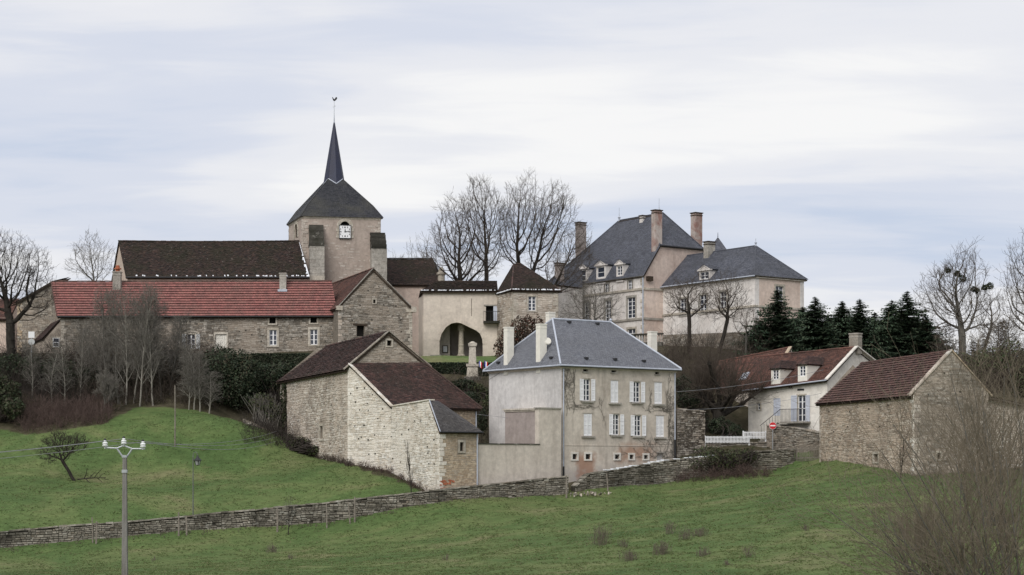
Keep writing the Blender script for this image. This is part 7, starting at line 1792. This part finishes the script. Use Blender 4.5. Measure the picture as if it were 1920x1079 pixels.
pollard()

# leaf masses
def leaf_cloud(blobs, n, size, seed, zs=1.0):
    """leaf faces through overlapping ellipsoids (centre, (rx, ry, rz)), denser at their skins"""
    rng = np.random.default_rng(seed); vol = np.array([b[1][0] * b[1][1] * b[1][2] for b in blobs]) ** .7; cnt = np.maximum(30, (n * vol / vol.sum()).astype(int)); Vs = []
    for (c, rad), k in zip(blobs, cnt):
        d = rng.normal(size=(k, 3)); d /= np.linalg.norm(d, axis=1, keepdims=True); rr = rng.uniform(.35, 1.05, (k, 1)) ** .5; lump = 1 + .18 * np.sin(d[:, :1] * 5 + c[0]) * np.cos(d[:, 2:3] * 6 + c[2]); p = np.array(c) + d * rr * lump * np.array(rad)
        a = rng.normal(size=(k, 3)); a /= np.linalg.norm(a, axis=1, keepdims=True); bb = np.cross(a, d + rng.normal(size=(k, 3)) * .5); bb /= np.maximum(np.linalg.norm(bb, axis=1, keepdims=True), 1e-6); s = size * rng.uniform(.5, 1.3, (k, 1))
        Vs.append(np.stack([p - a * s, p + bb * s * .55, p + a * s, p - bb * s * .55], 1))
    V = np.concatenate(Vs); return V, rng.random(len(V))
def leaf_obj(name, V, rnd, mat, parent=None, kind=None, loc=None): return np_mesh(name, V.reshape(-1, 3), np.arange(len(V) * 4).reshape(-1, 4), mat, parent, kind, loc, rnd)
def bush(name, label, cat, blobs_px, n, size, mat, seed, D, group=None, twig='twig_dark', ntw=60, zshift=0):
    blobs = []
    for px, py, rx, ry, *dd in blobs_px:
        d = D + (dd[0] if dd else 0); p = P3(px, py, d); blobs.append((tuple(p), (rx * d / F, min(rx, ry) * d / F * .9, ry * d / F)))
    cx = sum(b[0][0] for b in blobs) / len(blobs); g = Vector((cx, D, gz(cx, D))); t = thing(name, label, cat, tuple(g), group); V, rn = leaf_cloud(blobs, n, size, seed); leaf_obj('foliage', V, rn, mat, t); r = random.Random(seed); segs = []
    for k in range(ntw):
        c, rad = r.choice(blobs); e = Vector(c) + Vector((r.gauss(0, .5) * rad[0], r.gauss(0, .5) * rad[1], r.uniform(-.2, .95) * rad[2])); s = Vector((g.x + r.uniform(-.6, .6) * (rad[0] + abs(c[0] - g.x)), D + r.uniform(-.3, .5), 0)); s.z = gz(s.x, s.y) - .1; m_ = s.lerp(e, .5) + rvec(r) * .2; segs += [(tuple(s), tuple(m_), .05, .035), (tuple(m_), tuple(e), .035, .012)]
    seg_mesh('stems', segs, twig, t, 4); return t
bush('laurel_bush', 'large dark evergreen bush below the farmhouse windows', 'bush', [(415, 690, 42, 40), (455, 705, 34, 46, -1), (400, 720, 38, 34), (440, 735, 40, 30, -1)], 9000, .13, 'leaf_laurel', 81, 158.5)
bush('laurel_bush', 'dark evergreen bush under the clipped hedge near the barn roof', 'bush', [(505, 705, 34, 24), (480, 720, 24, 30), (535, 695, 26, 18, 1)], 5000, .13, 'leaf_laurel', 82, 160)
bush('ivy_shrub', 'green leafy shrub at the left edge below the oak', 'bush', [(10, 740, 30, 30), (-20, 725, 30, 34), (25, 765, 22, 20, -2)], 4500, .13, 'leaf_ivy', 83, 153)
bush('ivy_shrub', 'dark scrubby evergreen at the foot of the big oak', 'bush', [(20, 685, 30, 22), (60, 690, 34, 22), (110, 700, 36, 28), (150, 715, 30, 26, -1)], 5200, .12, 'leaf_laurel', 84, 160.5)
bush('ivy_shrub', 'dark evergreen undergrowth among the grey saplings', 'bush', [(175, 712, 34, 30), (215, 722, 34, 32), (250, 712, 34, 34), (290, 720, 34, 36), (340, 710, 30, 38), (365, 735, 24, 24), (130, 735, 30, 20)], 8500, .12, 'leaf_hedge', 85, 161)
bush('ivy_mass', 'ivy hanging on the far corner of the pale barn', 'ivy', [(533, 745, 8, 30), (531, 790, 9, 40), (546, 760, 6, 28), (538, 830, 12, 14)], 2600, .10, 'leaf_ivy', 86, 153.4, ntw=24)
bush('bramble_bush', 'bramble bush against the base of the pale barn wall', 'bush', [(565, 832, 24, 14), (592, 846, 16, 10, -2), (543, 828, 18, 13, 2)], 900, .08, 'leaf_bramble', 87, 147.5, ntw=420)
bush('bramble_bush', 'dark bramble bush hanging over the wall in front of the lime', 'bush', [(1300, 872, 32, 20), (1350, 862, 42, 24), (1395, 855, 30, 16, 1), (1330, 850, 30, 12, 1.5)], 3500, .09, 'leaf_bramble', 88, 139.0, ntw=420)
bush('garden_shrub', 'dark green shrub behind the no entry sign at the stair', 'bush', [(1470, 795, 14, 11), (1455, 802, 10, 8)], 1400, .09, 'leaf_laurel', 89, 148.6, ntw=14)
bush('garden_shrub', 'green shrubs under the lime behind the picket fence', 'bush', [(1350, 800, 22, 18, 1.5), (1375, 808, 18, 14, 1)], 2000, .10, 'leaf_laurel', 90, 146.5, ntw=14)
bush('creeper', 'reddish brown creeper between pavilion and manor chimneys', 'creeper', [(950, 640, 14, 26), (970, 620, 16, 26), (990, 612, 14, 22), (935, 655, 10, 20), (1010, 610, 10, 18)], 2600, .11, 'leaf_red', 91, 173.5, ntw=60)
bush('bank_shrub', 'dark shrubs on the bank below the memorial', 'bush', [(905, 740, 18, 14), (890, 728, 22, 10), (915, 760, 12, 20, -2)], 2600, .10, 'leaf_bramble', 92, 157, ntw=40)
bush('bank_shrub', 'light brown scrub on the bank left of the pale barn', 'bush', [(490, 755, 26, 20), (510, 775, 20, 22)], 1200, .09, 'leaf_bramble', 93, 153.5, twig='twig_grey', ntw=300)
bush('bank_shrub', 'dark undergrowth behind the barn extension at the right', 'bush', [(1850, 690, 50, 40), (1900, 690, 50, 50), (1800, 680, 36, 20, 4), (1925, 720, 30, 40, -4)], 5000, .12, 'leaf_bramble', 94, 143, ntw=500, twig='twig_brown')
def hedge(name, label, px0, px1, D0, D1, ytop, ybot, th, n, seed):
    a, b = P2(px0, D0), P2(px1, D1); W = Wall(a, b); z1 = wz(ytop, (D0 + D1) / 2); z0 = wz(ybot, (D0 + D1) / 2); t = thing(name, label, 'hedge', (a.x, a.y, z0)); m = MB(); W.wbox(m, .1, W.L - .1, z0 - .6, z1 - .12, -th + .1, -.1); m.obj('hedge_core', 'leaf_hedge', t)
    rng = np.random.default_rng(seed); u = rng.uniform(0, W.L, n); f = rng.random(n); z = np.where(f < .6, rng.uniform(z0 - .3, z1, n), z1 + rng.normal(0, .03, n)); o = np.where(f < .6, rng.normal(0, .04, n), -rng.uniform(0, th, n)); P = np.stack([a.x + W.d.x * u + W.n.x * o, a.y + W.d.y * u + W.n.y * o, z], 1)
    A = rng.normal(size=(n, 3)); A /= np.linalg.norm(A, axis=1, keepdims=True); B = np.cross(A, rng.normal(size=(n, 3))); B /= np.linalg.norm(B, axis=1, keepdims=True); s = .09 * rng.uniform(.6, 1.3, (n, 1)); V = np.stack([P - A * s, P + B * s * .6, P + A * s, P - B * s * .6], 1); leaf_obj('foliage', V, rng.random(n), 'leaf_hedge', t)
hedge('clipped_hedge', 'dark clipped hedge behind the memorial below the lawn', 796, 925, 166, 166, 681, 716, 1.2, 6000, 95)
hedge('clipped_hedge', 'dark clipped hedge under the farmhouse wall above the barn roof', 470, 640, 164, 164, 664, 706, 1.0, 6500, 96)

def conifer_mesh(seed, H, R, nb=720):
    r = np.random.default_rng(seed); V = []; tr = [((0, 0, 0), (0, 0, H * .5), .22, .12), ((0, 0, H * .5), (0, 0, H), .12, .015)]; br = []
    for k in range(nb):
        az0 = r.uniform(0, 6.283); f = r.random() ** .9; z = H * (.06 + .93 * f); L = R * (1 - f) ** .8 * r.uniform(.35, 1.2) * (1 + .18 * math.sin(f * 23 + 3 * az0)) if True else 0 + .05; az = az0; droop = r.uniform(.02, .35); tipup = .12; pr = None
        n = max(5, int(L * 9)); c, s = math.cos(az), math.sin(az)
        for j in range(n):
            t = (j + r.random()) / n; x = L * t; zz = z - droop * x + tipup * x * t * t * (1.2 if f < .9 else 4); p = np.array([c * x, s * x, zz]); w = (.07 + .34 * (1 - t)) * min(1, L / 1.0)
            for sg in (-1, 1):
                tip = p + np.array([-s * sg, c * sg, 0]) * w * r.uniform(.6, 1.5) + np.array([c, s, 0]) * w * r.uniform(.3, 1.0) + np.array([0, 0, -r.uniform(.02, .28) * min(1, L)]); q = p + np.array([c, s, 0]) * .09 + r.normal(size=3) * .03; V.append((p, q, tip))
        br.append(((0, 0, z), (c * L * .9, s * L * .9, z - droop * L * .8), .025, .008))
    V = np.array(V); return V, tr, br, r.random(len(V))
CONIF = []
for i, (px, D, y, hw) in enumerate(((1458, 165, 541, 44), (1505, 170, 575, 34), (1528, 168, 556, 38), (1579, 170, 564, 36), (1612, 168, 560, 36), (1640, 172, 585, 30), (1672, 166, 562, 40), (1701, 164, 545, 46), (1735, 163, 590, 36), (1425, 168, 600, 30), (1482, 173, 600, 36), (1556, 174, 596, 38), (1655, 175, 600, 38), (1718, 168, 600, 40), (1755, 166, 625, 30))):
    g = ground_at(px, D); H = wz(y, D) - g.z; R = hw * D / F * 1.95
    if i % 4 == 0 or len(CONIF) < 4: CONIF.append(conifer_mesh(200 + i, 1.0 * 8, 2.2))
    V, tr, br, rn = CONIF[i % len(CONIF)]; az = i * 1.9; M = np.array([[math.cos(az), -math.sin(az), 0], [math.sin(az), math.cos(az), 0], [0, 0, 1]]); sc = np.array([R / 2.2, R / 2.2, H / 8]); T = lambda p: tuple(np.array(g) + (M @ np.array(p)) * sc)
    lab = ('leftmost tall dark spruce beside the chateau wing', 'low dark spruce between the two left spruces', 'dark spruce second tall one from the chateau wing', 'narrow dark spruce left of the paired tops', 'narrow dark spruce of the paired tops, above the house chimney', 'lower dark spruce in the gap right of the paired tops', 'dark spruce left of the tallest right hand spruce', 'tallest pointed spruce of the right hand group', 'short spruce at the right end of the row', 'small dark spruce partly behind bare twigs left of the row', 'dark spruce filling behind the leftmost two', 'dark spruce filling behind the second and third tall tops', 'dark spruce filling behind the middle of the row', 'dark spruce filling right of the tallest one', 'lowest spruce, last on the right of the row')[i]
    t = thing('spruce_tree', lab, 'conifer', tuple(g), 'dark spruces on the terrace'); VV = (V.reshape(-1, 3) @ M.T) * sc + np.array(g); np_mesh('crown', VV, np.arange(len(VV)).reshape(-1, 3), 'leaf_conifer', t, rnd=rn); seg_mesh('trunk', [(T(a), T(b), r0, r1) for a, b, r0, r1 in tr + br], 'bark_dark', t, 4)

# grey saplings of the thicket, each its own tree
SG = 'pale grey saplings of the thicket'
saps = [(205, 158, 540, 26, 0, 'leftmost'), (222, 157, 528, 24, 0, 'second from left'), (236, 156.5, 531, 24, 1, 'third from left'), (251, 157, 522, 26, 1, 'tall central'), (262, 156, 530, 24, 1, 'just right of the tall central'), (276, 157.5, 540, 24, 0, 'fourth from right of the clump'), (287, 156.2, 534, 24, 1, 'pale trunked right hand'), (302, 158, 560, 24, 0, 'right end'), (188, 159, 580, 22, 0, 'low far left'), (318, 159, 585, 22, 0, 'low far right'), (213, 160, 536, 26, 0, 'rear left'), (243, 160.5, 530, 26, 0, 'rear middle'), (269, 160, 532, 26, 0, 'rear right of centre'), (295, 160.5, 548, 26, 0, 'rear right'), (331, 161, 590, 24, 0, 'rear far right'), (176, 161, 590, 24, 0, 'rear far left')]
for i, (px, D, y, hw, pale, nm) in enumerate(saps):
    bare_tree('sapling', '%s sapling of the tall grey clump before the red roof' % nm, px, D, y, .085, SAP, 300 + i, halfw_px=hw * 1.75, scale_min=.0085, lean=((i % 5 - 2) * .05, 0), bark='bark_pale' if pale else 'bark_grey', twig='twig_grey', group=SG)
for i, (px, D, y, nm) in enumerate(((354, 155, 655, 'pale thin trunk left of three by the laurel'), (364, 155, 640, 'pale thin trunk, middle of three by the laurel'), (375, 154.6, 650, 'pale thin trunk right of three by the laurel'), (98, 157.5, 650, 'pale crooked thin trunk above the brambles, left of a pair'), (121, 157.3, 640, 'pale crooked thin trunk above the brambles, right of a pair'), (392, 154.5, 690, 'short pale trunk at the foot of the laurel'), (150, 158, 600, 'slim dark sapling left of the tall grey clump'), (60, 159, 640, 'slim sapling beside the road sign'))):
    bare_tree('sapling', nm, px, D, y, .07, SAP, 330 + i, halfw_px=26, scale_min=.0075, bark='bark_pale', twig='twig_grey', group=SG)

def thicket(name, label, px0, px1, D0, D1, n, hmin, hmax, seed, mat, rad=.02, line=None):
    """a tangle of brambles or brushwood: arching stems nobody could count"""
    r = random.Random(seed); out = [[] for _ in range(4)]
    for k in range(n):
        px, D = r.uniform(px0, px1), r.uniform(D0, D1)
        if line: D = float(np.interp(px, line[0], line[1])) - abs(r.gauss(.25, .3))
        g = ground_at(px, D); branch(r, out, g - Vector((0, 0, .05)), (rvec(r) * .45 + Vector((0, 0, .8))).normalized(), r.uniform(hmin, hmax) * (.68 + .34 * math.sin(px * .19 + seed) * math.sin(px * .067 + D * .9)), rad, 0, THICK)
    o = seg_mesh(name, [s for l in out for s in l], mat, None, 3, 'stuff', ground_at((px0 + px1) / 2, D0)); tag(o, label, 'thicket')
thicket('bramble_thicket', 'reddish brown bramble thicket at the top of the meadow', 40, 205, 150, 156, 760, .8, 2.3, 401, 'twig_red')
thicket('bramble_thicket', 'dark brushwood under the saplings', 130, 410, 156, 168, 1080, 1.6, 4.8, 402, 'twig_brown')
thicket('bramble_thicket', 'grey brushwood below the outbuilding', -10, 170, 156, 168, 800, 1.2, 4.2, 403, 'twig_dark')
thicket('bramble_thicket', 'scrubby stems at the foot of the pale barn', 650, 822, 130.5, 133.5, 200, .25, .8, 404, 'twig_red', .011, ((652, 733, 823), (138.6, 135.8, 128.7)))
thicket('bramble_thicket', 'brown stems tangled over the garden wall', 1265, 1440, 137.4, 139.4, 340, .5, 1.6, 405, 'twig_red', .014)
thicket('bramble_thicket', 'brushwood on the slope behind the manor and lime', 1240, 1420, 158, 166, 400, 1.4, 3.8, 406, 'twig_brown')
thicket('bramble_thicket', 'brushwood along the right hand slope', 1780, 1960, 138, 150, 440, 1.4, 4.0, 407, 'twig_brown')
thicket('bramble_thicket', 'short dead stems along the base of the field wall', -40, 1480, 121.0, 131, 420, .12, .42, 408, 'dry_stalk', .008, ((-70, 0, 240, 480, 665, 823, 1000, 1066, 1160, 1275, 1400, 1490), (121.4, 121.9, 123.9, 126.4, 127.7, 128.1, 131.9, 133.1, 135.4, 138.1, 139.8, 142.2)))

thicket('bramble_thicket', 'brown scrub on the bank between the lower barn and the memorial', 800, 925, 143, 161, 380, .7, 1.8, 409, 'twig_brown')
thicket('bramble_thicket', 'dark scrub on the slope under the pollarded lime', 1268, 1330, 145, 158, 320, .8, 2.4, 410, 'twig_dark')
thicket('bramble_thicket', 'brushwood on the slope below the spruces', 1400, 1760, 158, 164, 300, 1.0, 2.6, 411, 'twig_dark')
bush('bank_shrub', 'dark evergreen scrub behind the right end of the pale barn', 'bush', [(845, 735, 26, 14), (870, 720, 22, 10), (880, 750, 22, 16, -3), (905, 790, 10, 24, -8)], 3600, .10, 'leaf_hedge', 97, 155, ntw=30)
bush('bank_shrub', 'dark evergreen scrub between the manor and the lime trunk', 'bush', [(1290, 750, 24, 20), (1310, 790, 20, 20, -3), (1285, 720, 26, 16, 3)], 3600, .10, 'leaf_hedge', 98, 152, ntw=30)
thicket('bramble_thicket', 'dark brambles on the bank at the left foot of the pale barn', 455, 560, 147, 152.5, 300, .6, 1.7, 412, 'twig_dark', .014)
thicket('bramble_thicket', 'low brambles along the lower edge of the pale barn side wall', 560, 660, 137.5, 147, 260, .3, 1.0, 413, 'twig_brown', .011, ((526, 652, 733), (154.5, 138.8, 135.9)))
thicket('bramble_thicket', 'dead stems along the foot of the right barn', 1540, 1850, 119.5, 134, 0 + 170, .15, .5, 414, 'dry_stalk', .008, ((1537, 1714, 1853), (137.4, 120.9, 121.6)))
# leaning thorn tree in the meadow and its fallen limb
b = ground_at(142, 139); crown_tree('thorn_tree', 'small leaning thorn tree alone in the meadow', 142, 139, [(118, 808, 862, 36), (98, 830, 872, 26), (148, 812, 852, 22)], .13, 55, dens=1.8, n_attr=620, step=.2, up=.02, fork_y=866, wob=.25, lean=(-.6, 0), twig_len=.35, tmin=.008, base=b)
r = random.Random(9); out = [[] for _ in range(4)]; p = b + Vector((.2, -.3, .12)); branch(r, out, p, Vector((1, -.1, .02)), 2.2, .06, 0, dict(THICK, wob=[.06, .2], trop=[0, .02], nch=[6])); o = seg_mesh('fallen_branch', [s for l in out for s in l], 'bark_dark', None, 5, None, p); tag(o, 'dead branch lying on the grass beside the thorn tree', 'branch')

# stubby shrub with pale limbs over the brambles, twiggy shrub on the pale barn
bare_tree('elder_shrub', 'elder shrub with pale limbs at the right end of the brambles', 195, 153.5, 690, .09, APPLE, 57, cat='shrub', halfw_px=34, bark='bark_grey', twig='twig_grey')
bare_tree('wall_shrub', 'thin bare shrub growing against the pale barn wall', 771, 130.5, 822, .05, SHRUB, 58, cat='shrub', halfw_px=14, bark='bark_dark', twig='twig_dark')
bare_tree('wall_shrub', 'little bare bush growing over the field wall', 540, 125.0, 925, .04, SHRUB, 59, cat='shrub', halfw_px=22, bark='bark_dark', twig='twig_grey')
bare_tree('wall_shrub', 'reddish creeper bush on the right barn near its corner', 1690, 120.5, 800, .05, SHRUB, 60, cat='shrub', halfw_px=26, bark='bark_dark', twig='twig_red')

# willow shoots in the right foreground
def willow(label, px, D, ytop, n, spread, seed, lean):
    b = ground_at(px, D); t = thing('willow_shrub', label, 'shrub', tuple(b), 'bare willow shrubs in the right foreground'); r = random.Random(seed); out = [[] for _ in range(4)]; H = wz(ytop, D) - b.z
    for k in range(n):
        d = Vector((r.gauss(lean, spread), r.gauss(0, spread * .8), 1)).normalized(); branch(r, out, b + Vector((r.gauss(0, .25), r.gauss(0, .25), -.1)), d, H * r.uniform(.6, 1.05), r.uniform(.025, .05), 0, dict(SHRUB, nch=[11, 5], min=.0045, trop=[.015, .05, .05]))
    seg_mesh('stems', out[0], 'bark_grey', t, 5); seg_mesh('twigs', out[1] + out[2], 'twig_willow', t, 3)
willow('large bare willow shrub filling the lower right corner', 1890, 58, 770, 18, .46, 501, -.30)
willow('bare willow shrub with upright stems at the right edge', 1915, 66, 655, 17, .24, 502, -.10)
willow('smaller bare willow shrub left of the big one at the bottom edge', 1770, 60, 930, 18, .42, 503, -.15)
willow('reddish willow shoots standing in front of the barn gable', 1860, 100, 690, 20, .26, 504, -.05)
willow('thin willow shoots at the foot of the barn corner', 1720, 92, 930, 10, .35, 505, .05)

# dry weeds in the lower field
WL = ['largest and tallest one, left of the main patch', 'low one just right of the tallest', 'low one below and right of the tallest', 'upright one at the upper edge of the main patch', 'upright one second along the upper edge of the main patch', 'broad one at the upper right of the main patch', 'broadest one in the middle of the main patch', 'low one at the lower right of the main patch', 'narrow upright one right of the main patch', 'tiny one below the narrow upright one', 'small one highest up, towards the right barn', 'faint one at the left below the field wall', 'tiny one right of the faint left one', 'single thin one in the bottom middle', 'tiny one right of the utility pole', 'one at the edge of the willow twigs']
r = random.Random(6); WD = 'dry brown weed clumps in the lower field'
for i, (px, py, w, h) in enumerate(((1128, 1022, 26, 40), (1168, 1026, 14, 16), (1180, 1050, 24, 22), (1255, 1000, 14, 26), (1285, 1012, 16, 26), (1310, 1006, 26, 18), (1240, 1040, 30, 28), (1318, 1042, 20, 16), (1403, 1044, 10, 26), (1362, 1060, 12, 12), (1510, 996, 10, 14), (510, 1036, 20, 18), (545, 1048, 10, 12), (835, 1050, 8, 14), (290, 1052, 8, 10), (1690, 1000, 14, 22))):
    Dg = 100.0
    for _ in range(30):
        g = ground_at(px, Dg); e = proj(g)[1] - py; Dg += e * .35
        Dg = max(60, min(140, Dg))
    segs = []
    for k in range(int(w * 2.6)):
        x, y = g.x + r.gauss(0, w * Dg / F * .33), g.y + r.gauss(0, .35); z = gz(x, y); p = Vector((x, y, z - .03)); d = (rvec(r) * .22 + Vector((0, 0, 1))).normalized(); L = h * Dg / F * r.uniform(.4, 1.0); q = p + d * L; segs.append((tuple(p), tuple(q), .008, .005))
        for j in range(4): e = p.lerp(q, r.uniform(.35, 1)); segs.append((tuple(e), tuple(e + (rvec(r) * .5 + Vector((0, 0, .5))).normalized() * L * .25), .006, .005))
    o = seg_mesh('weed_clump', segs, 'dry_stalk', None, 3, None, g); tag(o, 'dry weed clump, ' + WL[i], 'weeds', WD)

# bare creeper on the manor front and the ivy wall
def creeper(name, label, W, starts, seed, zmin, zmax, mat='twig_grey', holes=()):
    r = random.Random(seed); segs = []
    def run(u, z, a, L, rad, lvl):
        n = int(L / .13)
        for k in range(n):
            a += r.gauss(0, .33); a += (1.57 - a) * .04; u2, z2 = u + math.cos(a) * .16, z + math.sin(a) * .16
            if not (0.05 < u2 < W.L - .05 and zmin < z2 < zmax) or any(h[0] - .1 < u2 < h[2] + .1 and h[1] - .1 < z2 < h[3] + .1 for h in holes): a += r.choice((-1.2, 1.2)); continue
            segs.append((tuple(W.pt(u, z, .03)), tuple(W.pt(u2, z2, .03)), rad, max(.009, rad * .96))); u, z = u2, z2; rad = max(.009, rad * .96)
            if lvl < 3 and r.random() < (.34, .30, .16)[lvl]: run(u, z, a + r.choice((-1, 1)) * r.uniform(.4, 1.2), L * r.uniform(.25, .5), rad * .7, lvl + 1)
    for u, z, L in starts: run(u, z, 1.57 + r.uniform(-.3, .3), L, .017, 0)
    o = seg_mesh(name, segs, mat, None, 3, None, W.pt(starts[0][0], starts[0][1])); tag(o, label, 'creeper')
Wm = Wall(P2(1053, 136), P2(1267, 142.3)); U = lambda px, py: Wm.uz(px, py)
hs = [Wm.rect(*q) for q in ((1080, 708, 1120, 756), (1140, 712, 1164, 758), (1174, 712, 1214, 758), (1224, 714, 1246, 760), (1090, 772, 1114, 820), (1138, 774, 1174, 818), (1178, 774, 1214, 820), (1226, 776, 1250, 822))]
creeper('bare_creeper', 'leafless creeper spreading over the left part of the manor front', Wm, [(*U(1062, 780), 4.5), (*U(1068, 770), 4.0), (*U(1075, 775), 4.0), (*U(1130, 790), 3.0)], 71, wz(800, 137), wz(690, 138), 'twig_grey', hs)
creeper('bare_creeper', 'leafless creeper climbing the right end of the manor front', Wm, [(*U(1252, 850), 5.5), (*U(1258, 850), 5.5), (*U(1250, 800), 4.5), (*U(1256, 780), 4.0), (*U(1220, 775), 2.5), (*U(1262, 820), 4.0)], 72, wz(860, 142), wz(696, 141), 'twig_grey', hs)
Wi = Wall(P2(1269, 142.6), P2(1322, 143.4)); creeper('bare_creeper', 'leafless creeper matted over the wall right of the manor', Wi, [(.2 + k * .16, wz(862 - (k % 3) * 20, 143), 3.2) for k in range(13)], 73, wz(866, 143), wz(770, 143), 'twig_brown')

# grass tufts over the part of the hillside that the photograph shows as meadow
def grass():
    rng = np.random.default_rng(3); n = 135000
    D = 72 + (158 - 72) * rng.random(n) ** 1.15; px = rng.uniform(-60, 1980, n); x = (px - CX) * D / F; z = gz_np(x, D); py = HY - z * F / D
    wallx = np.array([-100, 0, 240, 480, 665, 823, 1000, 1066, 1160, 1275, 1490, 1537, 1714, 1990]); walld = np.array([121.5, 122, 124, 126.5, 127.8, 128.2, 132, 133.2, 135.4, 138.3, 146, 137, 120.5, 121.5]); wd = np.interp(px, wallx, walld)
    lower = D < wd - .25
    limx = np.array([-100, 0, 200, 330, 440, 500, 560, 652, 733, 823, 826]); limd = np.array([151, 151, 150, 154, 153, 156, 152, 138, 135.5, 128.5, 100]); ld = np.interp(px, limx, limd, right=0)
    upper = (D > wd + .8) & (D < ld)
    k = lower | upper; x, y, z = x[k], D[k], z[k]; n = len(x); base = np.stack([x, y, z - .01 + .06 * np.sin(x * 1.7 + 2 * np.sin(y * .9)) * np.sin(y * 1.3)], 1); clump = np.sin(x * 1.9 + np.sin(y * 1.1) * 2) * np.sin(y * 1.6) ; V = np.zeros((n, 2, 3, 3)); hgt = (.03 + .04 * rng.random(n) + .03 * np.clip(clump, 0, 1) ** 2)[:, None]
    for j in range(2):
        a = rng.uniform(0, 6.283, n); s = np.stack([np.cos(a), np.sin(a), 0 * a], 1) * (.03 + .03 * rng.random((n, 1))); o = rng.normal(0, .05, (n, 3)) * np.array([1, 1, 0]); t = rng.normal(0, .09, (n, 3)); t[:, 2] = 0
        V[:, j, 0] = base + o - s; V[:, j, 1] = base + o + s; V[:, j, 2] = base + o + t + np.array([0, 0, 1]) * hgt
    VV = V.reshape(-1, 3); o = np_mesh('meadow_grass_tufts', VV, np.arange(len(VV)).reshape(-1, 3), 'grass_blade_lit', None, 'stuff', None, np.repeat(rng.random(n), 2)); tag(o, 'short rough grass of the meadow and lower field', 'grass')
grass()
